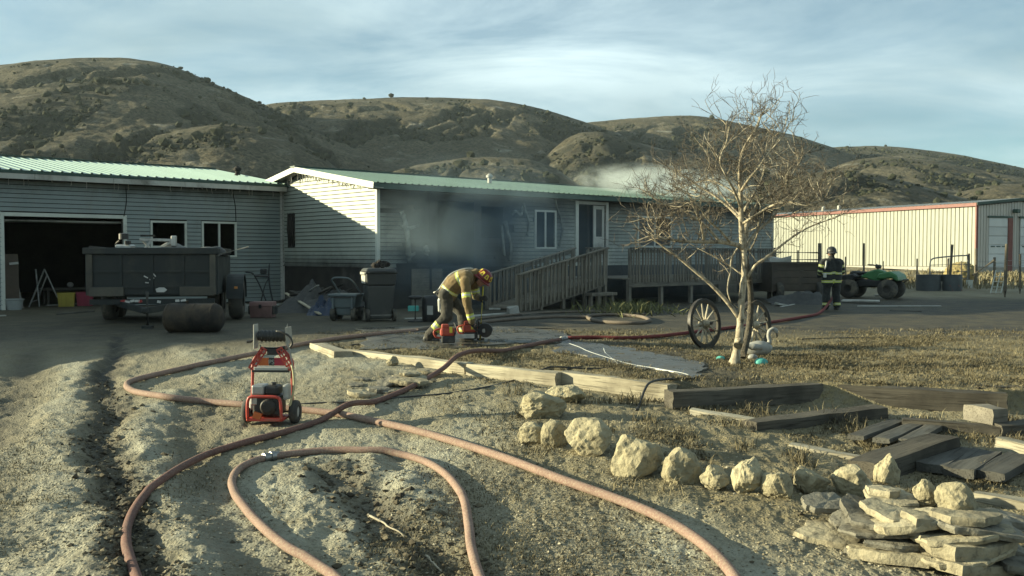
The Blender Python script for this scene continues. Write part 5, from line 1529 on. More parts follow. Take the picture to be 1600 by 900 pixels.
# engine
eng = empty('engine'); eng.parent = washer; eng.empty_display_size = .1
MB().box((.0, .05, .22), (.30, .26, .22)).build('engine_block', M_BLK, eng, bevel=.025, seg=2)
MB().box((-.09, .02, .39), (.14, .2, .11)).build('air_filter', M_SILV, eng, bevel=.02, seg=2)
MB().box((.055, .03, .385), (.15, .2, .11)).build('fuel_tank', M_BLK, eng, bevel=.03, seg=2)
MB().lathe([(0, 0), (.03, 0), (.03, .025), (0, .03)], 12, 'z', (.055, .03, .44)).build('fuel_cap', M_BLK, eng)
MB().lathe([(.0, -.02), (.05, -.02), (.085, 0), (.095, .04), (.095, .06)], 20, 'y', (.03, -.105, .21)).build('recoil_cover', M_IRON, eng, smooth=True, auto=30)
MB().box((-.13, -.06, .28), (.07, .06, .1)).build('carburettor', M_SILV, eng, bevel=.01)
MB().box((-.08, -.115, .12), (.09, .03, .07), (0, .3, 0)).build('pump_label', M_ORANGE, eng)
MB().box((-.175, .04, .24), (.06, .14, .14)).build('muffler', M_SILV, eng, bevel=.02)
MB().box((.195, .06, .36), (.06, .14, .17)).build('detergent_tank', M_SWAN, washer, bevel=.02, seg=2)
wtube([(.235, .1, .66), (.262, .08, .55), (.27, .06, .40), (.25, .04, .28), (.235, .03, .2)], .012, 'suction_hose', pm('yellowed hose', (.45, .40, .22), None, 8, .5, .05))
# reel
reel = empty('hose_reel'); reel.parent = washer; reel.empty_display_size = .1
MB().lathe([(0, -.17), (.055, -.17), (.055, .17), (0, .17)], 18, 'x', (.01, .18, .96)).build('drum', M_BLK, reel, smooth=True, auto=40)
for i in range(7):
    MB().lathe([(.055, -.02), (.068, 0), (.055, .02)], 16, 'x', (-.12 + i * .043, .18, .96)).build('hose_turn', M_BLACKR, reel, smooth=True)
MB().box((-.19, .18, .955), (.012, .14, .27)).build('side_plate', M_SWAN, reel, bevel=.004)
MB().prism([(.06, 1.06), (.26, 1.06), (.30, .9), (.1, .86)], .175, .187, 'yz').build('side_plate', M_SWAN, reel)
MB().prism([(.125, .965), (.175, 1.10), (.175, .98)], .16, .166, 'xz').build('guide_plate', M_SWAN, reel)
MB().tube([(-.2, .17, .91), (-.235, .16, .90), (-.285, .16, .895)], .016, 8).build('crank_handle', M_BLK, reel)
MB().tube(catmull([(.06, .1, 1.02), (.14, .08, 1.01), (.22, .08, .96), (.25, .08, .89), (.22, .09, .84)], 5), .012, 7).build('loose_hose', M_BLACKR, reel, smooth=True)
MB().bar((.15, .16, .93), (.2, .16, .8), .014, .02).build('reel_stay', M_SWAN, reel)
MB().bar((.2, .16, .8), (.232, .15, .6), .012, .016).build('reel_stay', M_SWAN, reel)
MB().tube([(-.14, .18, .86), (-.14, .18, .81)], .012, 6).build('reel_stay', M_SWAN, reel)

# ================================================================ DUMP TRAILER
M_TRL = pm('dark weathered trailer steel', (.018, .024, .026), (.032, .034, .032), 2.2, .6, .2, dirt=(.07, .063, .05), dirt_amt=.35, metal=.2)
M_TRLM = pm('muddy trailer steel', (.10, .088, .066), (.06, .056, .048), 3, .8, .3, dirt=(.04, .045, .045), dirt_amt=.4)
tc_ = at(238, 470, 20.0); tgz = gzf(tc_.x, 21.3)
k20 = 20.0 / F
trl = empty('dump_trailer', (tc_.x, 20.0, tgz), R(11), 'dark muddy dump trailer heaped with salvage parked before the garage', 'trailer')
hw_ = 193 * k20 / 2; zt = at(238, 387, 20).z - tgz; zb = at(238, 461, 20).z - tgz; zf = at(238, 471, 20).z - tgz
TL = 2.7
MB().span((-hw_, 0, zb), (hw_, .06, zt - .14)).build('front_panel', M_TRL, trl, bevel=.01)
for s in (-1, 1):
    MB().span((s * hw_ - .03, .06, zb), (s * hw_ + .03, TL, zt - .14)).build('side_panel', M_TRL, trl, bevel=.01)
    MB().span((s * (hw_ - .07) - .06, -.05, zb), (s * (hw_ - .07) + .06, .0, zt - .14)).build('corner_stake', M_TRLM, trl, bevel=.008)
MB().span((-hw_ - .05, -.06, zt - .14), (hw_ + .05, .08, zt)).build('top_rail', M_TRL, trl, bevel=.012)
for s in (-1, 1): MB().span((s * hw_ - .06, .08, zt - .13), (s * hw_ + .06, TL, zt - .01)).build('top_rail', M_TRL, trl, bevel=.012)
for x in (-.62, .0, .62):
    MB().span((x - .03, -.035, zb + .05), (x + .03, .0, zt - .15)).build('front_rib', M_TRL, trl)
for zz in (zb + .17, (zb + zt) / 2):
    MB().span((-hw_ + .13, -.03, zz - .02), (hw_ - .13, .0, zz + .02)).build('front_rib', M_TRL, trl)
MB().span((-hw_ + .1, .1, zb - .04), (hw_ - .1, TL, zb)).build('bed_floor', M_TRL, trl)
for s in (-1, 1):
    MB().span((s * (hw_ - .4) - .34, -.06, zb - .02), (s * (hw_ - .4) + .34, .05, zb + .17)).build('lower_skirt', M_TRLM, trl, bevel=.01)
MB().span((-hw_ + .05, .02, zf - .06), (hw_ - .05, .14, zf + .05)).build('light_bar', M_TRL, trl)
M_RREF = pm('red reflector', (.35, .03, .03), None, 9, .4, .02); M_WREF = pm('white reflector', (.62, .60, .56), None, 9, .4, .02)
for x, m in ((-.58, M_RREF), (-.5, M_WREF), (-.4, M_WREF), (-.3, M_WREF), (-.24, M_RREF), (.13, M_WREF), (.5, M_WREF), (.62, M_WREF)):
    MB().box((x, .012, zf + random.uniform(-.01, .02)), (random.uniform(.06, .11), .014, .05), (0, random.uniform(-.3, .3), 0)).build('reflector', m, trl)
MB().prism([(.13, .80 - .09), (.2, .83 - .09), (.3, .83 - .09), (.36, .78 - .09), (.3, .73 - .09), (.15, .73 - .09)], -.075, -.066, 'xz').build('number_plate', M_WREF, trl, loc=(-.05, 0, .02))
for q in ((-.12, .98, .09, .5), (.0, .94, .1, -.4), (.05, 1.02, .08, .9), (-.1, .86, .07, .1)):
    MB().box((q[0], -.012, q[1]), (q[2], .012, .022), (0, q[3], 0)).build('paint_scrape', M_WREF, trl)
# tongue with jack
for s in (-1, 1): MB().bar((s * .75, .3, zf - .05), (.1, -1.35, zf - .12), .07, .12).build('tongue_beam', M_TRL, trl, bevel=.008)
gj = gzf(tc_.x + .14, 20 - 1.1) - tgz
jk = MB().tube([(.1, -1.15, gj + .06), (.1, -1.15, zf + .25)], .035, 10).build('jack', M_TRLM, trl, smooth=True)
MB().span((0.0, -1.25, gj - .01), (.2, -1.05, gj + .05)).build('jack_foot', M_TRL, trl)
MB().box((.1, -1.42, zf - .1), (.12, .2, .1)).build('coupler', M_TRL, trl, bevel=.02)
# axles: wheels under the bed, fat tyre and guard beyond the far side
for s in (-1, 1):
    for yy in (1.35, 2.2):
        x = s * (hw_ - .18)
        w_ = MB().lathe([(.2, -.12), (.33, -.13), (.37, -.09), (.38, 0), (.37, .09), (.33, .13), (.2, .12)], 28, 'x', (x, yy, .37)).build('wheel', M_TYRE, trl, smooth=True)
        MB().lathe([(0, -.06), (.1, -.09), (.2, -.1), (.2, .1), (.1, .09), (0, .06)], 20, 'x', (x, yy, .37)).build('rim', M_TRLM, w_, smooth=True)
xo = hw_ + .30
w_ = MB().lathe([(.2, -.14), (.42, -.15), (.47, -.1), (.48, 0), (.47, .1), (.42, .15), (.2, .14)], 28, 'x', (xo, 1.3, .47)).build('wheel', M_TYRE, trl, smooth=True)
MB().lathe([(0, -.06), (.2, -.1), (.2, .1), (0, .06)], 20, 'x', (xo, 1.3, .47)).build('rim', M_TRLM, w_, smooth=True)
MB().lathe([(.51, -.18), (.54, -.18), (.54, .18), (.51, .18), (.51, -.18)], 14, 'x', (xo, 1.3, .47), arc=math.pi).build('mudguard', M_TRL, trl)
MB().box((xo + .03, .76, .72), (.07, .04, .05)).build('marker_light', pm('amber lens', (.5, .2, .04), None, 9, .4, .02), trl)
# load on the trailer: separate salvaged things
def on_bed(x, y, z=0.0):
    c_, s_ = math.cos(R(11)), math.sin(R(11)); return (tc_.x + x * c_ - y * s_, 20.0 + x * s_ + y * c_, tgz + zt - .18 + z)
MB_ = MB
t1 = empty('salvaged_engine', on_bed(-.62, .5), 0, 'grey salvaged machine with round filter on the trailer load', 'machine')
MB().box((0, 0, .05), (.34, .3, .4)).build('block', M_SILV, t1, bevel=.03)
MB().lathe([(0, 0), (.1, 0), (.1, .12), (0, .14)], 16, 'z', (-.03, 0, .36)).build('filter', M_BLK, t1)
MB().tube(catmull([(-.16, 0, .15), (-.2, -.02, .25), (-.1, -.05, .33)], 4), .02, 7).build('pipe', M_IRON, t1)
MB().box((.1, -.1, .29), (.1, .1, .08)).build('cover', M_IRON, t1, bevel=.01)
t2 = empty('tool_stand', on_bed(.02, .45), 0, 'pale steel tool stand lying on the trailer load', 'tool stand')
MB().bar((-.35, 0, .36), (.38, .05, .34), .08, .06).build('beam', M_SILV, t2, bevel=.006)
for a, b in (((-.3, 0, .35), (-.1, .2, .05)), ((-.1, 0, .35), (-.3, -.1, .05)), ((.34, .05, .36), (.36, .1, .0)), ((.3, .05, .3), (-.1, .1, .12))):
    MB().bar(a, b, .04, .04).build('leg', M_SILV, t2)
MB().box((.36, .05, .33), (.1, .1, .22)).build('vise', M_SILV, t2, bevel=.01)
MB().span((-.32, -.05, .42), (-.05, .05, .46)).build('clamp_plate', M_IRON, t2)
tarp = []
tv = []; tf = []
for i in range(19):
    for j in range(9):
        u, v_ = i / 18, j / 8
        x = -.2 + 1.5 * u; y = .25 + .9 * v_
        z = (.30 * math.exp(-((u - .25) / .25) ** 2) + .2 * math.exp(-((u - .75) / .18) ** 2)) * math.sin(math.pi * min(1, max(.08, v_))) + .05 * mnoise.noise(Vector((u * 7, v_ * 5, 2)))
        tv.append((x, y, z))
for i in range(18):
    for j in range(8): a = i * 9 + j; tf.append((a, a + 9, a + 10, a + 1))
o = MB().raw(tv, tf).build('crumpled_tarp', pm('grey tarp', (.17, .17, .155), (.10, .10, .095), 5, .7, .3), smooth=True, loc=on_bed(0, 0)); o.modifiers.new('solid', 'SOLIDIFY').thickness = .01
tag(o, 'crumpled grey tarp over the trailer load', 'tarp')
o = MB().lathe([(.0, .13), (.06, .125), (.13, .08), (.16, .0), (.2, -.02), (.2, -.035), (.0, -.035)], 20, 'z').build('red_hard_hat', M_CRIM, smooth=True, loc=on_bed(1.02, .2, .02)); tag(o, 'red hard hat resting on the trailer rim', 'helmet')
o = MB().lathe([(.0, .2), (.1, .18), (.2, .1), (.24, .0), (.0, .0)], 16, 'z').build('black_basin', M_BLK, smooth=True, loc=on_bed(1.25, .5, .02)); tag(o, 'upturned dark basin on the corner of the trailer load', 'basin')
o = MB().tube([(0, 0, 0), (.9, -.1, .22)], .012, 7).build('pole', M_SWAN, loc=on_bed(1.1, .25, -.02)); tag(o, 'thin pale pole sticking out over the trailer side', 'pole')
o = MB().bar((0, 0, 0), (-.9, .1, .1), .05, .05).build('steel_bar', M_IRON, loc=on_bed(-.5, .35, .1)); tag(o, 'rusty steel bar lying across the trailer corner', 'bar')

# ================================================================ RUSTY TANK
M_RUST = pm('rusted tank', (.085, .06, .035), (.045, .034, .025), 4, .85, .4, dirt=(.014, .013, .012), dirt_amt=.9, rand=0)
rp_ = G(296, 521); kt = rp_.y / F
Ld = 90 * kt; Dd = 46 * kt
tank = empty('rusty_tank', (rp_.x, rp_.y + Dd / 2, rp_.z), R(-6), 'rusty fire-scorched steel tank lying on its side before the trailer', 'tank')
MB().lathe([(0, -Ld / 2), (Dd * .38, -Ld / 2), (Dd * .47, -Ld / 2 + .03), (Dd / 2, -Ld / 2 + .08), (Dd / 2, Ld / 2 - .12), (Dd * .45, Ld / 2 - .05), (Dd * .33, Ld / 2), (0, Ld / 2 + .02)], 40, 'x', (0, 0, Dd / 2)).build('shell', M_RUST, tank, smooth=True)
for x in (-Ld / 2 + .08, Ld / 2 - .13, .05):
    MB().lathe([(Dd / 2 - .005, x - .012), (Dd / 2 + .008, x - .008), (Dd / 2 + .008, x + .008), (Dd / 2 - .005, x + .012)], 40, 'x', (0, 0, Dd / 2)).build('weld_seam', M_RUST, tank, smooth=True)
MB().lathe([(0, 0), (.05, 0), (.05, .03), (0, .03)], 14, 'x', (Ld / 2 - .02, -.05, Dd * .6)).build('bung', M_RUST, tank)
MB().tube([(-.1, -.05, Dd - .01), (-.1, -.05, Dd + .05)], .03, 10).build('filler_neck', M_RUST, tank)
# ================================================================ PEOPLE
def capsule(mb, a, b, ra, rb, n=14):
    a = Vector(a); b = Vector(b); d = b - a
    if d.length < 1e-5: d = Vector((0, 0, 1e-4))
    dn = d.normalized(); pts = []; rs = []
    for i in range(5):
        an = math.pi / 2 * i / 4; pts.append(a - dn * ra * math.cos(an)); rs.append(max(.0005, ra * math.sin(an)))
    for i in range(5):
        an = math.pi / 2 * (1 - i / 4); pts.append(b + dn * rb * math.cos(an)); rs.append(max(.0005, rb * math.sin(an)))
    mb.tube(pts, rs, n)
def make_body(name, segs, mats, parent, voxel=.011, wrinkle=.007):
    """segs: (a, b, ra, rb, chooser) -> one continuous remeshed skin; chooser(t, centre, normal) gives the material slot"""
    mb = MB()
    for a, b, ra, rb, ch in segs: capsule(mb, a, b, ra, rb)
    me = mb.mesh(name + '_rough')
    o = bpy.data.objects.new('tmp', me); C.objects.link(o)
    rm = o.modifiers.new('r', 'REMESH'); rm.mode = 'VOXEL'; rm.voxel_size = voxel
    sm = o.modifiers.new('s', 'SMOOTH'); sm.factor = .5; sm.iterations = 4
    bpy.context.view_layer.update()
    dg = bpy.context.evaluated_depsgraph_get()
    m2 = bpy.data.meshes.new_from_object(o.evaluated_get(dg))
    bpy.data.objects.remove(o)
    co = np.zeros(len(m2.vertices) * 3, np.float32); m2.vertices.foreach_get('co', co); co = co.reshape(-1, 3).astype(float)
    no = np.zeros(len(m2.vertices) * 3, np.float32); m2.vertices.foreach_get('normal', no); no = no.reshape(-1, 3)
    A = np.array([list(s[0]) for s in segs], float); B = np.array([list(s[1]) for s in segs], float)
    RA = np.array([s[2] for s in segs]); RB = np.array([s[3] for s in segs])
    def nearest(P):
        best = np.full(len(P), 9e9); bi = np.zeros(len(P), int); bt = np.zeros(len(P))
        for i in range(len(segs)):
            e = B[i] - A[i]; L = (e * e).sum() + 1e-12
            t = np.clip(((P - A[i]) @ e) / L, 0, 1); q = np.linalg.norm(P - A[i] - t[:, None] * e, axis=1) - (RA[i] + (RB[i] - RA[i]) * t)
            k = q < best; best[k] = q[k]; bi[k] = i; bt[k] = t[k]
        return bi, bt
    if wrinkle:
        w = np.array([mnoise.fractal(Vector(c) * 7.5, .8, 2.1, 3) for c in co]); bi, bt = nearest(co)
        cloth = np.array([0.0 if segs[i][2] < .05 else 1.0 for i in bi])
        co = co + no * (w * cloth)[:, None] * wrinkle * 1.6
        m2.vertices.foreach_set('co', co.astype(np.float32).ravel())
    n = len(m2.polygons); ce = np.zeros(n * 3, np.float32); m2.polygons.foreach_get('center', ce); ce = ce.reshape(-1, 3).astype(float)
    bi, bt = nearest(ce)
    mi = np.zeros(n, np.int32)
    for k in range(n):
        ch = segs[bi[k]][4]; mi[k] = ch if isinstance(ch, int) else ch(bt[k], ce[k])
    m2.materials.clear()
    for m in mats: m2.materials.append(m)
    m2.polygons.foreach_set('material_index', mi)
    m2.polygons.foreach_set('use_smooth', np.ones(n, bool)); m2.name = name; m2.update()
    return link(name, m2, None, parent)
def cloth_mat(name, c1, c2, dirt=None):
    t = NT(name); v = t.coord('Object')
    n = t.noise(v, 9, 6, .65); f = t.noise(v, 220, 2, .6)
    col = t.mix(t.ramp(n, .35, .68), c1, c2)
    if dirt: col = t.mix(t.math('MULTIPLY', t.ramp(t.noise(v, 4, 7, .7), .5, .68), .75), col, dirt)
    return t.done(col, .9, 0, t.bump(t.math('ADD', n, t.math('MULTIPLY', f, .3)), .45, .012), .2, Sheen_Weight=.15)
M_TAN = cloth_mat('tan turnout coat', (.185, .128, .058), (.125, .088, .043), (.05, .039, .025))
M_PANT = cloth_mat('dark turnout trousers', (.055, .05, .04), (.035, .033, .028), (.12, .11, .09))
M_BLKCOAT = cloth_mat('black turnout coat', (.026, .028, .028), (.016, .018, .019), (.05, .052, .048))
def lime_mat():
    t = NT('lime reflective trim'); v = t.coord('Object')
    n = t.noise(v, 14, 6, .65)
    col = t.mix(t.ramp(n, .4, .72), (.50, .56, .09), (.30, .31, .09))
    return t.done(col, .45, 0, t.bump(n, .2, .01), .5)
M_LIME = lime_mat()
M_SILTAPE = pm('silver tape', (.50, .50, .46), (.36, .36, .33), 14, .4, .1, rand=0)
M_GLOVE = cloth_mat('black glove', (.022, .021, .02), (.035, .032, .028))
M_BOOT = pm('rubber boot', (.03, .03, .03), (.055, .052, .045), 10, .6, .15, dirt=(.13, .115, .09), dirt_amt=.4)
M_SKIN = pm('skin', (.36, .19, .13), (.28, .14, .10), 12, .55, .05, rand=0)
M_HAIR = pm('dark hair', (.025, .018, .013), (.04, .03, .02), 30, .7, .4, rand=0)
M_HELM_R = pm('red helmet shell', (.20, .014, .018), (.12, .012, .014), 6, .35, .06, rand=0, dirt=(.05, .03, .025), dirt_amt=.2)
M_HELM_B = pm('black helmet shell', (.02, .021, .022), (.035, .034, .033), 6, .4, .08, rand=0)
M_HYEL = pm('yellow helmet decal', (.62, .50, .05), (.5, .4, .05), 9, .45, .02, rand=0)
# slots: 0 coat 1 trousers 2 lime 3 silver 4 glove 5 boot 6 skin 7 hair
def band(base, *rng_):
    """rng_: (t0, t1) lime bands, each with a silver line in its middle"""
    def f(t, c):
        for a, b in rng_:
            if a <= t <= b:
                m = (a + b) / 2; return 3 if abs(t - m) < (b - a) * .16 else 2
        return base
    return f
def hand(segs, w, d, up, grip=1.0, side=1, r=.0125):
    """fingers of a gloved hand: w wrist, d pointing direction, up palm normal (fingers curl towards it)"""
    d = Vector(d).normalized(); up = Vector(up); up = (up - d * up.dot(d)).normalized(); s = d.cross(up).normalized() * side
    w = Vector(w)
    segs.append((w, w + d * .035, .037, .037, 4))
    for k in (-1, 0, 1): segs.append((w + d * .03 + s * .022 * k, w + d * .085 + s * .026 * k, .02, .017, 4))
    ln = [.036, .042, .039, .03]
    for i in range(4):
        b0_ = w + d * .095 + s * (.036 - .024 * i)
        a1 = .45 * grip; a2 = 1.35 * grip; a3 = 2.2 * grip
        p = b0_
        for an, l in ((a1, ln[i]), (a2, ln[i] * .75), (a3, ln[i] * .6)):
            q = p + (d * math.cos(an) + up * math.sin(an)) * l; segs.append((p, q, r, r * .9, 4)); p = q
    tb_ = w + d * .03 + s * .036
    t2_ = tb_ + (s * .7 + d * .6 + up * .35).normalized() * .042
    segs.append((tb_, t2_, .016, .0145, 4)); segs.append((t2_, t2_ + (d * .75 + up * .65 * grip - s * .1).normalized() * .032, .0135, .0115, 4))
def head(segs, c, fwd, up, r=.098):
    c = Vector(c); fwd = Vector(fwd).normalized(); up = Vector(up); up = (up - fwd * up.dot(fwd)).normalized(); sd = fwd.cross(up)
    def face(t, q):
        v = Vector(q) - c; f, u_, s_ = v.dot(fwd), v.dot(up), v.dot(sd)
        if f > .07 and abs(abs(s_) - .032) < .014 and abs(u_ - .01) < .009: return 7
        if f > .07 and abs(s_) < .026 and abs(u_ + .062) < .006: return 7
        return 7 if (u_ > .045 or f < -.03) else 6
    segs.append((c - up * .02, c + up * .03, r * .83, r * .9, face))
    segs.append((c - up * .07 + fwd * .035, c - up * .03 + fwd * .03, r * .5, r * .66, face))
    segs.append((c + fwd * .088 + up * .012, c + fwd * .108 - up * .022, .009, .014, 6))      # nose
    segs.append((c + fwd * .075 + up * .03 - sd * .04, c + fwd * .075 + up * .03 + sd * .04, .014, .014, 6))  # brow
    for k in (-1, 1): segs.append((c + sd * k * .082 + up * .015, c + sd * k * .084 - up * .02, .014, .011, 6))
def helmet(parent, c, fwd, up, shell, decals, crest=True, shield=None):
    c = Vector(c); fwd = Vector(fwd).normalized(); up = Vector(up); up = (up - fwd * up.dot(fwd)).normalized(); sd = fwd.cross(up)
    h = empty('helmet'); h.parent = parent; h.empty_display_size = .1
    M = Matrix((fwd, -sd, up)).transposed().to_4x4(); M.translation = c
    h.matrix_local = M
    vs = []; fs = []; n = 32
    prof_ = [(1.0, 0.0), (1.0, .03), (.97, .07), (.88, .105), (.7, .135), (.45, .155), (.2, .163)]
    for r_, z_ in prof_:
        for k in range(n):
            a = 2 * math.pi * k / n; vs.append((math.cos(a) * .138 * r_, math.sin(a) * .112 * r_, z_))
    for i in range(len(prof_) - 1):
        for k in range(n): k2 = (k + 1) % n; fs.append((i * n + k, i * n + k2, (i + 1) * n + k2, (i + 1) * n + k))
    fs.append(tuple((len(prof_) - 1) * n + k for k in range(n)))
    o = MB().raw(vs, fs).build('shell', shell, h, smooth=True); o.modifiers.new('s', 'SOLIDIFY').thickness = -.006
    vs = []; fs = []                                      # brim, longer at the back, dipping
    for j in range(4):
        for k in range(n):
            a = 2 * math.pi * k / n; ca, sa = math.cos(a), math.sin(a)
            ext = .03 + .055 * max(0, -ca) ** 1.5 + .018 * max(0, ca) ** 2
            q = j / 3
            vs.append((ca * (.132 + ext * q), sa * (.108 + ext * .75 * q), .012 - .03 * q * q - .035 * q * max(0, -ca) ** 2))
    for j in range(3):
        for k in range(n): k2 = (k + 1) % n; fs.append((j * n + k, j * n + k2, (j + 1) * n + k2, (j + 1) * n + k))
    o = MB().raw(vs, fs).build('brim', shell, h, smooth=True); o.modifiers.new('s', 'SOLIDIFY').thickness = .006
    if crest:
        for k in range(4):
            a = math.pi / 4 + k * math.pi / 2; pts = []
            for r_, z_ in prof_: pts.append((math.cos(a) * .140 * r_, math.sin(a) * .114 * r_, z_ + .003))
            MB().tube(pts, .006, 6).build('rib', shell, h, smooth=True)
    if decals:
        for k in range(8):
            a = 2 * math.pi * (k + .5) / 8 ; q = []
            for da, (r_, z_) in ((-.26, (.985, .045)), (.26, (.985, .045)), (.2, (.80, .122)), (-.2, (.80, .122))):
                q.append(Vector((math.cos(a + da) * .150 * r_, math.sin(a + da) * .124 * r_, z_ + .009)))
            nn = (q[1] - q[0]).cross(q[3] - q[0]).normalized()
            m_ = MB().raw(q + [p - nn * .008 for p in q], [(0, 1, 2, 3), (7, 6, 5, 4), (0, 4, 5, 1), (1, 5, 6, 2), (2, 6, 7, 3), (3, 7, 4, 0)])
            m_.build('reflective_decal', M_HYEL, h)
    if shield:
        MB().prism([(-.045, 0), (.045, 0), (.055, .07), (0, .12), (-.055, .07)], .0, .008, 'yz').build('front_shield', shield, h, loc=(.142, 0, .03), rot=(0, R(-12), 0))
    return h
# ---------------------------------------------------------------- crouched firefighter
fp = G(700, 533); FY = fp.y
def q1(px, py, dy=0.0):
    return at(px, py, FY + dy) - Vector((fp.x, fp.y, fp.z))
person1 = empty('person', tuple(fp), 0, 'person in tan firefighter gear and red helmet bent double over a saw', 'person')
S = []
hipc = q1(697, 461, .05); chest = q1(728, 434, .05); neck = q1(744, 426, .05)
HN, HF = Vector((0, -.11, 0)), Vector((0, .11, 0)); SN, SF = Vector((0, -.19, 0)), Vector((0, .19, 0))
def torso(t, c):
    return 0
mid = hipc.lerp(chest, .5) + Vector((-.02, 0, .05))
low = hipc.lerp(chest, .12)
S.append((hipc + HN, hipc + HF, .135, .135, 1))
S.append((low, mid, .165, .175, band(0, (.12, .36))))
S.append((low + HN * .8, mid + HN * .9, .125, .14, band(0, (.12, .36))))
S.append((low + HF * .8, mid + HF * .9, .125, .14, band(0, (.12, .36))))
S.append((mid, chest, .18, .165, band(0, (.38, .66))))
S.append((mid + HN * .9, chest + HN * 1.1, .14, .135, band(0, (.38, .66))))
S.append((mid + HF * .9, chest + HF * 1.1, .14, .135, band(0, (.38, .66))))
S.append((chest + SN * .8, chest + SF * .8, .115, .115, 0))
S.append((chest, neck, .12, .08, 0))
sh_n = q1(727, 439, -.19); el_n = q1(729, 470, -.27); wr_n = q1(737, 503, -.22)
S.append((sh_n, el_n, .088, .078, band(0, (.62, .86))))
S.append((el_n, wr_n, .076, .06, band(0, (.60, .86))))
sh_f = q1(740, 438, .24); el_f = q1(744, 463, .3); wr_f = q1(749, 466, .1)
S.append((sh_f, el_f, .085, .075, band(0, (.5, .8))))
S.append((el_f, wr_f, .072, .058, band(0, (.1, .4))))
hand(S, wr_n + Vector((.01, 0, -.03)), (.45, .05, -.9), (.6, .3, .3), .8, 1)
hand(S, wr_f + Vector((.02, -.03, 0)), (.5, -.8, .1), (.3, .4, -.2), .95, -1)
# rear leg
kn_b = q1(699, 494, -.14); an_b = q1(671, 524, -.12)
S.append((hipc + HN * .9, kn_b, .125, .10, 1)); S.append((kn_b, an_b, .10, .088, band(1, (.42, .70))))
toe_b = q1(683, 533, -.14); heel_b = q1(663, 528, -.12)
S.append((an_b, heel_b.lerp(toe_b, .3), .075, .055, 5)); S.append((heel_b + Vector((.02, 0, -.01)), toe_b + Vector((0, 0, .01)), .05, .045, 5))
# front leg
kn_f = q1(722, 488, .1); an_f = q1(726, 521, .12)
S.append((hipc + HF * .9, kn_f, .125, .10, 1)); S.append((kn_f, an_f, .098, .088, band(1, (.60, .88))))
toe_f = q1(737, 531, .08); heel_f = q1(722, 528, .12)
S.append((an_f, heel_f.lerp(toe_f, .3), .075, .055, 5)); S.append((heel_f, toe_f + Vector((0, 0, .015)), .052, .046, 5))
# pack of tools on the belt, hanging flap
S.append((hipc + Vector((-.13, -.06, .02)), hipc + Vector((-.06, .08, .06)), .04, .04, 4))
S.append((hipc + Vector((-.1, -.16, -.08)), hipc + Vector((-.1, -.16, -.26)), .035, .028, 3))
hc = q1(752, 437, .04); hfwd = Vector((.72, -.12, -.68)); hup = Vector((.68, -.18, .70))
S.append((neck, hc, .065, .06, 7)); head(S, hc, hfwd, hup)
make_body('body', S, [M_TAN, M_PANT, M_LIME, M_SILTAPE, M_GLOVE, M_BOOT, M_SKIN, M_HAIR], person1)
helmet(person1, hc + hup.normalized() * .03 + hfwd.normalized() * .005, hfwd, hup, M_HELM_R, True)
# suspender strap along the back
bp_ = [hipc + Vector((-.14, -.02, .1)), mid + Vector((-.1, -.03, .165)), chest + Vector((-.06, -.03, .175)), neck + Vector((-.05, -.02, .1))]
bp_ = [p_ - Vector((0, 0, .028)) for p_ in bp_]
MB().tube(catmull(bp_, 5), .012, 7).build('air_hose', M_SILTAPE, person1, smooth=True)
MB().tube([hipc + Vector((-.2, -.1, .04)), hipc + Vector((-.12, -.12, .09))], .022, 8).build('belt_torch', M_SILTAPE, person1, smooth=True)

# ---------------------------------------------------------------- saws and tool
M_SAWO = pm('orange-red saw housing', (.36, .055, .03), (.26, .04, .026), 8, .5, .1, dirt=(.12, .08, .06), dirt_amt=.45)
def saw(px, py, dy, rz, label, guard):
    p = G(px, py); p.y += dy; p.z = gzf(p.x, p.y) + .045
    s = empty('cut_off_saw', tuple(p), rz, label, 'saw')
    MB().box((0, 0, .06), (.22, .2, .12)).build('fuel_tank', M_BLK, s, bevel=.02, seg=2)
    MB().box((-.01, 0, .18), (.24, .19, .14)).build('engine_cover', M_SAWO, s, bevel=.035, seg=2)
    MB().box((-.05, -.02, .275), (.12, .13, .07)).build('filter_cover', M_SAWO, s, bevel=.02, seg=2)
    MB().box((.04, -.09, .22), (.05, .02, .1)).build('label_plate', M_HYEL, s, bevel=.004)
    MB().tube(catmull([(.1, -.1, .12), (.12, -.11, .27), (.1, 0, .33), (.12, .11, .27), (.1, .1, .12)], 5), .013, 8).build('front_handle', M_BLK, s, smooth=True)
    MB().tube(catmull([(-.1, 0, .08), (-.2, 0, .1), (-.23, 0, .19), (-.12, 0, .24)], 5), .016, 8).build('rear_handle', M_SAWO, s, smooth=True)
    if guard:
        MB().bar((.08, .05, .13), (.24, .05, .14), .03, .07).build('arm', M_SILV, s, bevel=.005)
        MB().lathe([(0, -.004), (.12, -.003), (.12, .003), (0, .004)], 32, 'y', (.24, .05, .14)).build('blade', M_IRON, s)
        MB().lathe([(.05, -.03), (.128, -.03), (.135, 0), (.128, .03), (.05, .03)], 26, 'y', (.24, .05, .14), arc=math.pi * 1.25).build('blade_guard', M_BLK, s, smooth=True, auto=40)
    else:
        MB().bar((.1, .06, .1), (.44, .06, .1), .008, .07).build('guide_bar', M_SILV, s)
    return s
saw(700, 540, .02, R(8), 'orange-red chainsaw standing on the wet concrete by the bent firefighter', False)
saw(736, 533, -.05, R(-6), 'red cut-off saw with black round guard under the firefighter\'s hand', True)
pa = q1(750, 517, .05) + fp; pb = q1(755, 447, .02) + fp; pa.z = gzf(pa.x, pa.y)
pole = empty('pike_tool', tuple(pa), 0, 'yellow-handled tool held upright by the bent firefighter', 'tool')
MB().tube([Vector((0, 0, .02)), pb - pa], .02, 10).build('handle', M_HYEL, pole, smooth=True)
MB().box((.01, 0, .03), (.13, .03, .05)).build('tool_head', M_IRON, pole, bevel=.006)

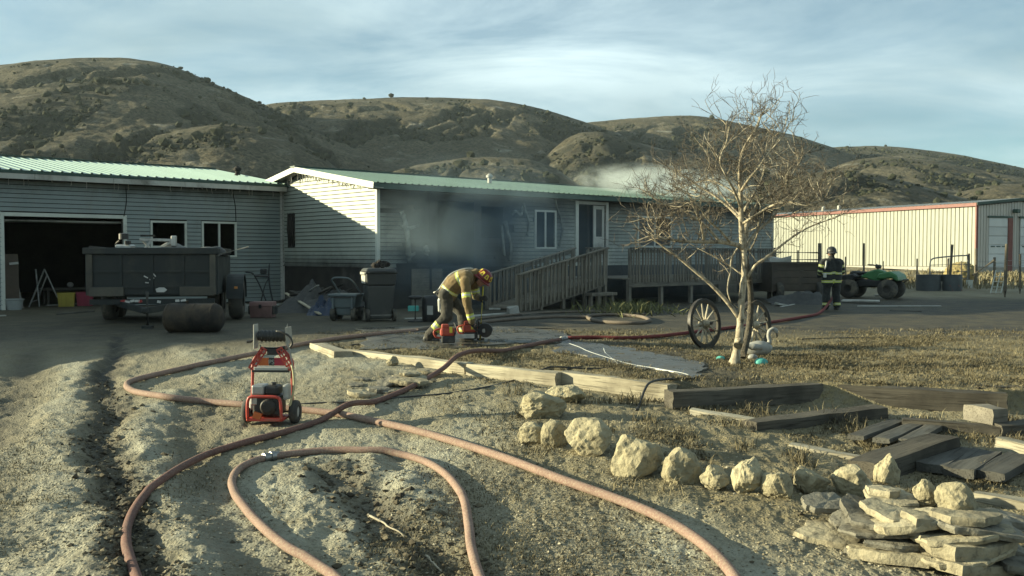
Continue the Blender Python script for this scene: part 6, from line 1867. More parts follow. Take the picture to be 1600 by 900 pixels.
# ---------------------------------------------------------------- standing firefighter
f2 = G(1299, 484)
k2 = f2.y / F
person2 = empty('person', tuple(f2), R(6), 'person in black firefighter gear standing with back turned near the quad bike', 'person')
H = 96 * k2; u = H / 1.85
S = []
def V(x, y, z): return Vector((x * u, y * u, z * u))
for s in (-1, 1):
    S.append((V(s * .12, 0, .93), V(s * .135, .03, .50), .125 * u, .105 * u, 1))
    S.append((V(s * .135, .03, .50), V(s * .15, -.01, .13), .105 * u, .10 * u, band(1, (.80, .99))))
    S.append((V(s * .15, -.02, .10), V(s * .15, -.03, .05), .07 * u, .055 * u, 5)); S.append((V(s * .15, -.03, .055), V(s * .17, .14, .045), .052 * u, .045 * u, 5))
    S.append((V(s * .11, 0, .80), V(s * .12, 0, 1.12), .155 * u, .15 * u, band(0, (.02, .22), (.78, .97))))
    S.append((V(s * .12, 0, 1.12), V(s * .15, .0, 1.38), .145 * u, .13 * u, 0))
    S.append((V(s * .05, -.02, 1.44), V(s * .22, .0, 1.42), .10 * u, .095 * u, 0))
    S.append((V(s * .25, .0, 1.40), V(s * .30, .04, 1.12), .085 * u, .078 * u, band(0, (.25, .5), (.84, .99))))
    S.append((V(s * .30, .04, 1.12), V(s * .24, .26, .98), .075 * u, .06 * u, band(0, (.1, .38))))
    hand(S, V(s * .235, .28, .97), (-s * .3, .9, -.1), (-s * .5, .0, .6), .9, s, .0125)
S.append((V(0, 0, .86), V(0, 0, 1.14), .14 * u, .145 * u, band(0, (.0, .16), (.72, .95)))); S.append((V(0, 0, 1.14), V(0, 0, 1.42), .14 * u, .12 * u, 0))
S.append((V(0, 0, 1.42), V(0, .01, 1.58), .09 * u, .075 * u, 0))
head(S, V(0, .02, 1.66), (.15, 1, -.15), (0, .1, 1))
person2.scale = (1.14, 1.1, 1.02)
make_body('body', S, [M_BLKCOAT, M_BLKCOAT, M_LIME, M_SILTAPE, M_GLOVE, M_BOOT, M_SKIN, M_HAIR], person2, .013)
helmet(person2, V(0, .02, 1.69), (.15, 1, -.15), (0, .15, 1), M_HELM_B, False, True, M_SILTAPE)
MB().tube(catmull([V(-.2, -.1, 1.45), V(-.22, -.13, 1.3), V(-.24, -.1, 1.2)], 4), .02, 7).build('shoulder_strap', M_SILTAPE, person2, smooth=True)
MB().box(V(-.22, -.1, 1.02), (.1, .05, .12)).build('radio_pouch', M_SILTAPE, person2, bevel=.01)
# ================================================================ BINS, CART AND CLUTTER BY THE HOUSE
M_BIN = pm('brown-grey bin plastic', (.040, .043, .042), (.055, .056, .053), 3, .5, .1, dirt=(.10, .095, .08), dirt_amt=.2)
M_CART = pm('grey cart plastic', (.11, .135, .14), (.085, .105, .11), 3, .55, .1, dirt=(.16, .15, .125), dirt_amt=.25)
bp = G(592, 501); kb = bp.y / F
can = empty('wheeled_bin', tuple(bp), R(18), 'tall dark wheeled rubbish bin with one pale side beside the garden cart', 'bin')
hh = 80 * kb; bw = .64; bdp = .70
def taper(mb, z0, z1, w0, d0, w1, d1):
    v = [(sx * w0 / 2, sy * d0 / 2, z0) for sx, sy in ((-1, -1), (1, -1), (1, 1), (-1, 1))] + [(sx * w1 / 2, sy * d1 / 2, z1) for sx, sy in ((-1, -1), (1, -1), (1, 1), (-1, 1))]
    return mb.raw(v, [(3, 2, 1, 0), (4, 5, 6, 7), (0, 1, 5, 4), (1, 2, 6, 5), (2, 3, 7, 6), (3, 0, 4, 7)])
taper(MB(), .05, hh * .70, bw * .78, bdp * .74, bw * .97, bdp * .97).build('body', M_BIN, can, bevel=.04, seg=3)
taper(MB(), hh * .69, hh * .93, bw * 1.0, bdp * 1.0, bw * 1.08, bdp * 1.08).build('upper_body', M_BIN, can, bevel=.04, seg=3)
MB().span((-bw * .56, -bdp * .56, hh * .92), (bw * .56, bdp * .56, hh * .96)).build('rim', M_BIN, can, bevel=.015, seg=2)
lid = taper(MB(), hh * .965, hh * 1.03, bw * 1.12, bdp * 1.12, bw * .95, bdp * .9).build('lid', M_BIN, can, bevel=.03, seg=2)
MB().tube([(-bw * .45, -bdp * .6, hh * .95), (bw * .45, -bdp * .6, hh * .95)], .02, 8).build('handle', M_BIN, can)
for s in (-1, 1):
    w_ = MB().lathe([(.07, -.03), (.125, -.035), (.14, -.02), (.14, .02), (.125, .035), (.07, .03)], 22, 'x', (s * bw * .46, -bdp * .38, .14)).build('wheel', M_TYRE, can, smooth=True)
    for k in range(5):
        a = 2 * math.pi * k / 5; MB().bar((s * bw * .46, -bdp * .38, .14), (s * bw * .46, -bdp * .38 + math.cos(a) * .08, .14 + math.sin(a) * .08), .04, .02, up=(1, 0, 0)).build('wheel_spoke', M_BIN, w_)
MB().span((-bw * .4, -bdp * .39, .13), (bw * .4, -bdp * .37, .15)).build('axle', M_ALU, can)
sx = -bw * .535  # left side: paler rim and panel on the dark body
MB().span((sx - .03, -.30, hh * .90), (sx + .0, .30, hh * .955)).build('pale_rim', M_SWAN, can, bevel=.01)
MB().span((sx - .008, -.26, hh * .73), (sx + .004, .26, hh * .89)).build('side_panel', M_FASCIA, can, bevel=.004)
MB().lathe([(0, -.006), (.055, -.006), (.055, .004), (0, .004)], 20, 'x', (sx - .01, .02, hh * .83)).build('emblem', M_WHITE, can)
MB().span((sx - .016, -.05, hh * .74), (sx - .006, .09, hh * .765)).build('emblem_bar', M_WHITE, can)
sq = empty('debris_lump', tuple(bp + Vector((.02, .02, hh * 1.035))), .3, 'lump of burnt debris lying on the bin lid', 'debris')
rs = np.random.default_rng(8)
for k in range(4):
    v = iv2 * (1 + .25 * rs.normal(size=(len(iv2), 1))) * np.array([.09, .08, .07]); o = pydata('fragment', v, if2, M_CHAR, None, sq, False); o.location = (-.09 + .08 * k, rs.normal(0, .03), .05 + .03 * (k % 2))

cp = G(542, 500); 
cart = empty('garden_cart', tuple(cp), R(-8), 'grey plastic garden cart with loop handle next to the wheeled bin', 'cart')
taper(MB(), .28, .56, .50, .5, .62, .62).build('tub', M_CART, cart, bevel=.03, seg=2)
taper(MB(), .12, .29, .34, .4, .40, .46).build('undertray', M_CART, cart, bevel=.02)
MB().span((-.34, -.34, .545), (.34, .34, .60)).build('tub_rim', M_CART, cart, bevel=.015)
MB().bar((-.25, -.32, .53), (.25, -.32, .53), .02, .03).build('rim_slot', M_BLK, cart)
MB().tube(catmull([(.30, .1, .6), (.22, -.05, .80), (.12, -.15, .93), (-.0, -.18, .96), (-.22, -.18, .96), (-.30, -.15, .90), (-.27, -.05, .80), (-.2, .1, .6)], 5), .02, 9).build('handle', M_CART, cart, smooth=True)
for s in (-1, 1):
    for yy in (-.2, .2):
        w_ = MB().lathe([(.06, -.05), (.13, -.055), (.15, -.03), (.15, .03), (.13, .055), (.06, .05)], 22, 'x', (s * .24, yy, .15)).build('wheel', M_TYRE, cart, smooth=True)
for s in (-1, 1): MB().span((s * .22 - .02, -.33, .27), (s * .22 + .02, -.28, .55)).build('corner_rib', M_CART, cart)

sp = G(649, 503)
st_ = empty('stool', tuple(sp), 0, 'small black pedestal stool behind the bent firefighter', 'stool')
MB().lathe([(0, .50), (.12, .50), (.15, .53), (.15, .56), (.12, .58), (0, .585)], 22, 'z').build('seat', M_BLK, st_, smooth=True, auto=40)
MB().tube([(0, 0, .05), (0, 0, .5)], .022, 10).build('post', M_IRON, st_)
MB().lathe([(0, .0), (.17, .0), (.17, .03), (.05, .06), (0, .06)], 22, 'z').build('base', M_BLK, st_, smooth=True, auto=40)
dp = G(676, 502)
dr_ = empty('black_drum', tuple(dp), R(20), 'squat black drum with a pale label behind the bent firefighter', 'drum')
MB().lathe([(0, .0), (.2, .0), (.23, .04), (.24, .3), (.23, .52), (.19, .57), (0, .58)], 26, 'z').build('shell', M_BLK, dr_, smooth=True, auto=50)
MB().lathe([(.243, .16), (.247, .16), (.247, .36), (.243, .36)], 5, 'z', arc=.55).build('label', M_SWAN, dr_, rot=(0, 0, R(-135)))
o = MB().box((0, 0, .07), (.28, .2, .14)).build('teal_box', M_TEAL, loc=G(646, 486), bevel=.01); tag(o, 'teal box against the skirting behind the stool', 'box')

# pink cooler and black frame
M_PINK = pm('faded pink plastic', (.22, .125, .115), (.17, .095, .088), 4, .6, .1, dirt=(.08, .06, .05), dirt_amt=.2)
pk = G(411, 496)
ck = empty('cooler_box', tuple(pk), R(-4), 'faded pink cooler box with dark latch by the garage wall', 'cooler')
kp = pk.y / F
taper(MB(), 0, 18 * kp, 34 * kp, .34, 36 * kp, .38).build('body', M_PINK, ck, bevel=.02, seg=2)
MB().prism([(-.2, 18 * kp), (.2, 18 * kp), (.17, 25 * kp), (-.17, 25 * kp)], -18 * kp, 18 * kp, 'yz').build('lid', M_PINK, ck, bevel=.015, seg=2)
MB().span((-.03, -.215, 15 * kp), (.03, -.18, 21 * kp)).build('latch', M_BLK, ck)
for s in (-1, 1): MB().box((s * 19 * kp, 0, 12 * kp), (.04, .3, .2)).build('side_handle', M_BLK, ck, bevel=.01)
fr = G(418, 488)
def fp_(px, py, dy=0): return at(px, py, fr.y + dy) - fr
ex = empty('exercise_frame', tuple(fr), 0, 'black steel exercise frame with padded arms standing behind the pink cooler', 'frame')
def et(pts, r, name): MB().tube(catmull([fp_(*p) for p in pts], 4), r, 8).build(name, M_BLK, ex, smooth=True)
et([(383, 425), (392, 426), (396, 428)], .022, 'arm_pad'); et([(396, 428), (404, 442), (410, 456), (417, 474)], .02, 'diagonal_tube')
MB().bar(fp_(398, 431), fp_(420, 432), .12, .06).build('seat_pad', M_BLK, ex, bevel=.02)
et([(421, 412), (420, 430), (422, 450), (426, 470), (428, 488)], .022, 'upright'); et([(420, 435), (414, 446), (408, 470), (402, 488)], .016, 'brace')
et([(398, 488, .2), (428, 488, .2)], .018, 'floor_bar'); et([(402, 488, 0), (432, 487, 0)], .018, 'floor_bar')
MB().box(fp_(412, 424, .1), (.16, .12, .14)).build('weight_block', M_BLK, ex, bevel=.02)

# burnt rubble against the gable, with tarp and boards
def heap(name, px0, px1, py, hpx, dep, mat, label, seed, n=46):
    """crumpled heap with an uneven outline"""
    a = G(px0, py); b = G(px1, py); rsx = np.random.default_rng(seed)
    vs = []; fs = []; m = 12; k = a.y / F
    for i in range(n + 1):
        u_ = i / n
        for j in range(m + 1):
            v_ = j / m
            p = a.lerp(b, u_) + Vector((0, dep * (v_ - .1), 0))
            hgt = hpx * k * math.sin(math.pi * min(1, .06 + u_ * .9)) ** .6 * math.sin(math.pi * min(1, v_ * .62)) * (.62 + .55 * mnoise.fractal(Vector((u_ * 5 + seed, v_ * 3, 0)), 1.0, 2.0, 3) + .3)
            vs.append((p.x, p.y, gzf(p.x, p.y) - .03 + max(0, hgt)))
    for i in range(n):
        for j in range(m): q_ = i * (m + 1) + j; fs.append((q_, q_ + m + 1, q_ + m + 2, q_ + 1))
    o = MB().raw(vs, fs).build(name, mat, smooth=True, auto=35); tag(o, label, 'rubble'); return o
M_RUBBLE = pm('wet burnt rubble', (.030, .032, .033), (.06, .058, .054), 7, .75, .7, 22, bdist=.05, dirt=(.12, .115, .105), dirt_amt=.15)
heap('rubble_heap', 428, 560, 489, 40, 1.6, M_RUBBLE, 'heap of wet burnt rubble thrown out against the gable wall', 3)
heap('blue_tarp', 478, 524, 493, 26, .7, pm('dark blue tarp', (.018, .035, .075), (.012, .022, .045), 4, .5, .3), 'dark blue tarp crumpled at the foot of the rubble heap', 9)['category'] = 'tarp'
def board_on(pa, pb, w, th, mat, label, za=0.0, zb=0.0, name='board', cat='board', dy=0.0):
    a = G(*pa, za + th / 2); b = G(*pb, zb + th / 2); a.y += dy; b.y += dy
    L = (b - a).length; m = MB(); n = 5
    o = m.bar((-L / 2, 0, 0), (L / 2, 0, 0), w, th).build(name, mat, bevel=min(.006, th * .2))
    x = (b - a).normalized(); y = Vector((0, 0, 1)).cross(x).normalized(); z = x.cross(y)
    M = Matrix((x, y, z)).transposed().to_4x4(); M.translation = (a + b) / 2; o.matrix_world = M
    return tag(o, label, cat)
board_on((500, 494), (447, 483), .09, .035, M_TIE, 'pale board sloping off the rubble heap', .03, .42)
board_on((540, 490), (455, 480), .12, .03, M_PLANK, 'long grey board lying across the rubble heap', .1, .45)
board_on((575, 487), (480, 487), .1, .03, M_TIE_SHADE, 'charred board half buried in the rubble', .05, .3)
rs_ = random.Random(21)
for i in range(13):
    px = 436 + i * 8.5 + rs_.uniform(-4, 4); an_ = rs_.uniform(-1, 1); ln_ = rs_.uniform(8, 22)
    z0_ = .12 + .5 * math.sin(math.pi * (px - 425) / 140) * rs_.uniform(.55, 1.0)
    board_on((px - ln_, 486), (px + ln_, 486 + rs_.uniform(-3, 2)), rs_.uniform(.06, .16), rs_.uniform(.02, .05), rs_.choice([M_CHAR, M_CHAR, M_TIE_SHADE, M_PLANK, M_FASCIA]), 'burnt board end jutting from the rubble heap by the gable', z0_ - .1, z0_ + rs_.uniform(-.1, .22), 'burnt_board', 'board', rs_.uniform(.1, .5))['group'] = 'burnt boards in the rubble heap'
def scrap(px, py, w, d, h, mat, label, rz=None, tilt=.1, name='debris_piece', cat='debris', group=None):
    p = G(px, py); rr_ = random.Random(int(px * 7 + py))
    m = MB(); N = 8; vs = []
    for s in (0, 1):
        for i in range(N):
            a = 2 * math.pi * i / N; q = max(abs(math.cos(a)), abs(math.sin(a))) ** .7; r_ = rr_.uniform(.72, 1.1)
            vs.append((math.cos(a) / q * w / 2 * r_, math.sin(a) / q * d / 2 * r_, s * h * rr_.uniform(.7, 1.15)))
    fs = [tuple(reversed(range(N))), tuple(range(N, 2 * N))] + [(i, (i + 1) % N, N + (i + 1) % N, N + i) for i in range(N)]
    o = m.raw(vs, fs).build(name, mat, loc=p + Vector((0, 0, .0)), rot=(rr_.uniform(-tilt, tilt), rr_.uniform(-tilt, tilt), rr_.uniform(0, 3) if rz is None else rz))
    return tag(o, label, cat, group)
scrap(384, 487, .3, .25, .2, M_SWAN, 'crumpled pale plastic bag beside the trailer tyre', tilt=.3)
scrap(372, 484, .25, .2, .16, M_FASCIA, 'grey crumpled sack by the garage corner', tilt=.3)
scrap(803, 491, .62, .3, .2, M_SWAN, 'crumpled pale sheet lying before the ramp foot', tilt=.25)
board_on((738, 495), (792, 491), .1, .04, M_FASCIA, 'pale board leading to the crumpled sheet at the ramp')
board_on((815, 493), (862, 489), .08, .03, M_PLANK, 'thin grey board lying past the crumpled sheet')
board_on((764, 484), (782, 484), .1, .05, M_FASCIA, 'short pale board end under the ramp')
board_on((632, 499), (668, 498), .08, .03, M_FASCIA, 'pale strip on the ground beside the bin')
# green weeds before the deck
wv = []; wf = []; o_ = 0
for k in range(520):
    px = random.gauss(985, 20); py = random.gauss(487, 3.5)
    if k % 4 == 0: px = random.uniform(880, 1080)
    p = G(px, py); a = random.uniform(0, 6.28); h = random.uniform(.08, .34); w = .02
    dx_, dy_ = math.cos(a) * w, math.sin(a) * w; bx, by = random.gauss(0, .09), random.gauss(0, .09)
    wv += [(p.x - dx_, p.y - dy_, p.z - .02), (p.x + dx_, p.y + dy_, p.z - .02), (p.x + bx + dx_ * .7, p.y + by + dy_ * .7, p.z + h * .6), (p.x + bx * 1.9, p.y + by * 1.9, p.z + h)]
    wf += [(o_, o_ + 1, o_ + 2, o_ + 3)]; o_ += 4
o = pydata('weed_clump', wv, wf, pm('weed green', (.085, .095, .035), (.13, .12, .05), 5, .8, .1), 'stuff', None, False); tag(o, 'scrubby green weeds growing along the foot of the deck', 'weeds')

# ================================================================ GARAGE DOORWAY
def gp(px, py): return G(px, py)
def in_garage(px, py, yin):
    """point on the garage floor behind the doorway"""
    x, z = lxz(px, py, GY + yin); p = hw(x, GY + yin, .05); return p
p = in_garage(17, 470, .5)
pn = empty('spare_door', tuple(p), HROT, 'tall brown spare door leaning just inside the garage opening', 'door')
MB().box((0, .04, .72), (.42, .05, 1.5), (R(-4), 0, 0)).build('panel', pm('brown door veneer', (.085, .058, .036), (.06, .04, .026), 3, .6, .1), pn, bevel=.006)
MB().box((.08, -.035, 1.22), (.22, .012, .06), (0, R(-6), 0)).build('label', M_FASCIA, pn)
p = G(22, 484)
tub = empty('washtub', tuple(p), 0, 'pale plastic washtub on the ground at the garage opening', 'tub')
kt_ = p.y / F
MB().lathe([(0, .01), (10.5 * kt_, .0), (13.5 * kt_, 15 * kt_), (15 * kt_, 16 * kt_), (15 * kt_, 17 * kt_), (13 * kt_, 16.5 * kt_), (10 * kt_, .03), (0, .03)], 28, 'z').build('bowl', pm('pale tub', (.33, .35, .34), (.26, .28, .27), 4, .5, .05), tub, smooth=True, auto=40)
for px, c, lab in ((104, (.30, .24, .035), 'dull yellow bin on the floor inside the garage opening'), (133, (.22, .02, .045), 'dark red bin beside the yellow one in the garage')):
    p = in_garage(px, 474, .9); b_ = empty('storage_bin', tuple(p), HROT - R(20), lab, 'bin')
    k = p.y / F
    m_ = pm('bin colour ' + str(px), c, tuple(a * .7 for a in c), 4, .5, .05)
    taper(MB(), 0, 21 * k, 22 * k, .36, 25 * k, .42).build('body', m_, b_, bevel=.02, seg=2)
    MB().span((-13 * k, -.22, 20 * k), (13 * k, .22, 22 * k)).build('rim', m_, b_, bevel=.008)
    for i in (-1, 0, 1): MB().span((i * .11 - .012, -.205, .03), (i * .11 + .012, -.19, 18 * k)).build('rib', m_, b_)
p = in_garage(72, 472, 1.2)
sl_ = empty('step_ladder', tuple(p), HROT, 'folding aluminium step ladder standing open in the dark garage', 'ladder')
for a, b in (((-.45, 0, 0), (.0, .1, 1.05)), ((-.15, .1, 0), (-.22, .12, 1.05)), ((.30, .0, .25), (.0, .1, 1.05)), ((-.1, .3, .3), (.1, .2, .9))):
    MB().bar(a, b, .04, .03).build('rail', M_ALU, sl_)
for i in range(3): MB().bar((-.4 + .13 * i, .02 + .03 * i, .14 + .28 * i), (-.18 + .02 * i, .1, .2 + .26 * i), .03, .02).build('rung', M_ALU, sl_)
p = in_garage(35, 470, .8)
o = MB().bar((0, 0, 0), (-.35, .15, 1.35), .05, .03).build('leaning_pole', M_ALU, loc=p); tag(o, 'grey pole leaning by the brown door in the garage', 'pole')
p = in_garage(120, 440, 2.4)
o = MB().box((0, 0, .45), (1.9, .6, .06)).box((-.85, -.2, .2), (.06, .06, .5)).box((.85, -.2, .2), (.06, .06, .5)).box((-.85, .2, .2), (.06, .06, .5)).box((.85, .2, .2), (.06, .06, .5)).build('workbench', pm('dark bench wood', (.07, .06, .045), None, 4, .7, .1), loc=p + Vector((0, 0, .0)), rot=(0, 0, HROT)); tag(o, 'dark workbench at the back of the open garage', 'bench')
p = in_garage(120, 425, 2.4)
o = pydata('work_lamp', ICO4[0] * np.array([.09, .09, .08]), ICO4[1], M_SWAN); o.location = p + Vector((-.2, 0, .56)); tag(o, 'round pale object resting on the garage workbench', 'ball')
board_on((73, 478), (147, 474), .1, .03, M_FASCIA, 'pale board lying along the garage threshold')
board_on((90, 492), (146, 487), .1, .03, M_PLANK, 'grey board on the ground before the garage threshold')
board_on((-6, 495), (8, 494), .1, .03, M_FASCIA, 'short pale board near the washtub')
# dirt-pale drifts are part of the ground

# ================================================================ YARD BEYOND THE DECK
# brown stock trailer box with boards leaning on it
M_BRN = pm('brown weathered boards', (.075, .058, .042), (.05, .04, .03), 3, .75, .2, dirt=(.03, .03, .028), dirt_amt=.3)
p = G(1243, 470); kb2 = p.y / F
bx = empty('box_trailer', (p.x, p.y + .8, p.z), R(8), 'low brown boarded trailer standing behind the standing firefighter', 'trailer')
bwid = 88 * kb2; bh = 58 * kb2
for i in range(4):
    z0_ = .35 + i * (bh - .35) / 4
    MB().span((-bwid / 2, -.8, z0_), (bwid / 2, -.76, z0_ + (bh - .35) / 4 - .015)).build('side_board', M_BRN, bx, bevel=.004)
MB().span((-bwid / 2, -.76, .32), (bwid / 2, .8, .38)).build('bed', M_BRN, bx)
MB().span((-bwid / 2, .76, .35), (bwid / 2, .8, bh)).build('rear_board', M_BRN, bx)
for s in (-1, 1):
    MB().span((s * bwid / 2 - .03, -.84, .3), (s * bwid / 2 + .03, .84, bh + .05)).build('end_board', M_BRN, bx)
    w_ = MB().lathe([(.12, -.09), (.28, -.1), (.32, -.06), (.32, .06), (.28, .1), (.12, .09)], 22, 'x', (s * (bwid / 2 - .25), -.72, .32)).build('wheel', M_TYRE, bx, smooth=True)
MB().span((-bwid / 2 - .05, -.84, bh - .02), (bwid / 2 + .05, -.74, bh + .06)).build('top_rail', M_BRN, bx)
o = board_on((1243, 468), (1252, 466), .12, .04, M_DECKX, 'plank leaning upright on the brown trailer', .02, bh - .1, dy=-.15)
o = scrap(1225, 470, .9, .5, .35, M_FASCIA, 'pale folded sheet lying on the brown trailer top', rz=.1, tilt=.08); o.location = Vector((bx.location.x - .5, bx.location.y - .3, bx.location.z + bh - .1))
heap('burnt_pile', 1206, 1318, 476, 20, 1.0, M_RUBBLE, 'low pile of charred scraps along the brown trailer', 14)
for i, (px, py, w, lab) in enumerate(((1236, 467, .5, 'pale splinter of wallboard on the charred pile'), (1252, 472, .45, 'chunk of pale wallboard in front of the charred pile'), (1272, 470, .5, 'grey fragment beside the standing firefighter\'s boots'), (1220, 478, .6, 'long pale shard on the ground before the charred pile'), (1330, 463, .4, 'pale crumpled scrap under the quad bike'), (1375, 463, .35, 'white scrap by the quad bike tyre'))):
    scrap(px, py, w, .25, .07, M_FASCIA, lab, tilt=.3)
o = board_on((1316, 473), (1374, 474), .5, .05, M_FASCIA, 'wide pale sheet lying flat near the quad bike', .05, .05, 'foam_sheet', 'sheet')
board_on((1340, 479), (1470, 479), .09, .03, M_FASCIA, 'long pale board on the dark yard past the wide sheet')
board_on((1390, 486), (1440, 487), .05, .02, M_PLANK, 'thin strip of wood on the dark yard')
board_on((1250, 474), (1220, 480), .06, .02, M_FASCIA, 'pale lath angled on the ground by the charred pile')

# quad bike
M_GRN = pm('green quad plastic', (.045, .17, .055), (.03, .12, .04), 4, .4, .05, rand=0)
qp = G(1362, 466); kq = qp.y / F
quad = empty('quad_bike', tuple(qp), R(-38), 'green and black quad bike parked beside the standing firefighter', 'quad bike')
for sx_, sy_ in ((-.42, -.4), (.42, -.4), (-.42, .4), (.42, .4)):
    w_ = MB().lathe([(.12, -.11), (.27, -.12), (.3, -.08), (.31, 0), (.3, .08), (.27, .12), (.12, .11)], 26, 'y', (sx_ * 1.45, sy_, .31)).build('wheel', M_TYRE, quad, smooth=True)
    MB().lathe([(0, -.04), (.13, -.06), (.13, .06), (0, .04)], 16, 'y', (sx_ * 1.45, sy_, .31)).build('rim', M_IRON, w_)
MB().span((-.6, -.2, .35), (.6, .2, .6)).build('engine', M_BLK, quad, bevel=.05)
MB().prism([(-.95, .62), (-.9, .72), (-.45, .78), (-.3, .70), (-.42, .60), (-.6, .52)], -.5, .5, 'xz').build('rear_fender', M_GRN if False else M_BLK, quad, bevel=.03)
MB().prism([(.25, .62), (.35, .80), (.7, .86), (.92, .74), (.95, .55), (.86, .58), (.75, .66), (.5, .62)], -.5, .5, 'xz').build('front_fender', M_GRN, quad, bevel=.04)
MB().prism([(-.35, .66), (-.1, .62), (.2, .5), (.45, .62), (.42, .86), (.2, .92), (-.1, .84)], -.18, .18, 'xz').build('body_panel', M_GRN, quad, bevel=.04)
MB().prism([(-.7, .76), (-.6, .86), (-.1, .84), (.15, .92), (.1, .8), (-.3, .74)], -.16, .16, 'xz').build('seat', M_BLK, quad, bevel=.04)
MB().tube([(.22, 0, .8), (.16, 0, 1.02)], .04, 8).build('steering_column', M_BLK, quad)
MB().tube(catmull([(.0, -.42, 1.06), (.1, -.2, 1.05), (.16, 0, 1.02), (.1, .2, 1.05), (.0, .42, 1.06)], 4), .022, 8).build('handlebar', M_BLK, quad, smooth=True)
MB().box((.2, 0, 1.0), (.16, .2, .12)).build('instrument_pod', M_BLK, quad, bevel=.03)
for y in (-.35, 0, .35): MB().tube([(.45, y, .92), (.9, y, .9)], .012, 6).build('front_rack', M_BLK, quad)
MB().tube([(.45, -.38, .92), (.45, .38, .92)], .014, 6).build('front_rack', M_BLK, quad)
for y in (-.35, 0, .35): MB().tube([(-.95, y, .84), (-.5, y, .86)], .012, 6).build('rear_rack', M_BLK, quad)
MB().tube([(-.95, -.4, .84), (-.95, .4, .84)], .014, 6).build('rear_rack', M_BLK, quad)
MB().tube(catmull([(.9, -.25, .5), (1.05, -.25, .6), (1.05, .25, .6), (.9, .25, .5)], 4), .02, 7).build('bull_bar', M_BLK, quad)

quad.scale = (1.1, 1.1, 1.12)
# fence posts, rails, gate, tanks
M_POST = wood_material('fence post wood', (.19, .165, .125), (.12, .10, .075), (.075, .065, .05), 2)
def post(px, py0, py1, wpx, Y, label, lean=0.0, mat=None):
    a = at(px, py1, Y); a.z = gzf(a.x, Y) - .1; top = at(px + lean, py0, Y); k = Y / F
    L = top - a; n = 6
    o = MB().tube([L * (i / n) for i in range(n + 1)], [wpx * k / 2 * (1.05 - .1 * i / n + .06 * mnoise.noise(Vector((px, i * .7, 0)))) for i in range(n + 1)], 9).build('fence_post', mat or M_POST, loc=a, smooth=True, auto=50)
    return tag(o, label, 'post', 'fence posts round the shop yard')
post(1211, 387, 412, 5, 36, 'dark fence post next to the house end')
post(1247, 391, 412, 2.6, 37, 'thin stake between rails near the house end')
post(1281, 380, 420, 6, 36, 'thick square-topped post behind the standing firefighter')
post(1321, 401, 420, 2, 38, 'thin stake just beside the standing firefighter')
post(1350, 380, 425, 3.2, 37, 'slim tall post behind the quad handlebar')
post(1380, 408, 425, 2, 40, 'thin stake behind the quad fender')
post(1433, 404, 438, 2.6, 41, 'steel stake before the stock tank')
post(1483, 382, 436, 4, 38, 'leaning grey post rising behind the stock tanks', 5)
post(1514, 396, 430, 3.4, 41, 'post at the hinge side of the pipe gate')
post(1525, 388, 434, 5, 42, 'stout brace post in line with the shop corner')
post(1481, 404, 430, 2.2, 42, 'thin steel stake behind the leaning post')
post(1554, 402, 430, 4, 42, 'short post that the slanted brace meets')
post(1570, 381, 450, 5, 34, 'tall bare fence post holding the wire by the white lattice', 3)
post(1594, 397, 442, 3.4, 36, 'steel post past the tall bare one')
post(1502, 408, 430, 2.2, 43, 'stub post by the hay')
# slanted brace
a = at(1520, 430, 41.9); b = at(1553, 407, 41.9)
o = MB().tube([a, b], .055, 8).build('brace_rail', M_POST); tag(o, 'slanted brace rail between two posts by the shop', 'rail')
for py, lab in ((394, 'upper pipe rail running from the house end'), (405, 'lower pipe rail running from the house end')):
    a = at(1206, py, 36); b = at(1282, py + 1, 36.2); o = MB().tube([a, b], .03, 7).build('fence_rail', M_IRON); tag(o, lab, 'rail')
# wires
for py, lab in ((413, 'upper fence wire strung to the tall bare post'), (421, 'lower fence wire strung to the tall bare post')):
    pts = [at(1525, py - 4, 41.8), at(1554, py - 4, 41.8), at(1572, py - 6, 33.9), at(1594, py - 6, 35.9), at(1640, py - 6, 37)]
    o = MB().tube(pts, .006, 4).build('fence_wire', M_ALU); tag(o, lab, 'wire')
# pipe gate
gq = at(1453, 430, 41); ge_ = at(1512, 430, 41); gq.z = gzf(gq.x, 41); W_ = ge_.x - gq.x
gate = empty('pipe_gate', tuple(gq), 0, 'galvanised pipe gate standing ajar behind the stock tanks', 'gate')
ht = at(1453, 403, 41).z - gq.z
MB().tube(catmull([(0, 0, .1), (0, 0, ht * .8), (.08, 0, ht * .95), (.25, 0, ht), (W_ * .5, 0, ht + .06), (W_ - .15, 0, ht + .1), (W_, 0, ht), (W_, 0, .1)], 4), .03, 8).build('gate_frame', M_ALU, gate, smooth=True)
for z_ in (.25, .5, .75): MB().tube([(0, 0, ht * z_), (W_, 0, ht * z_ + .04)], .02, 6).build('gate_bar', M_ALU, gate)
MB().tube([(W_ * .5, 0, .1), (W_ * .5, 0, ht)], .02, 6).build('gate_stay', M_ALU, gate)
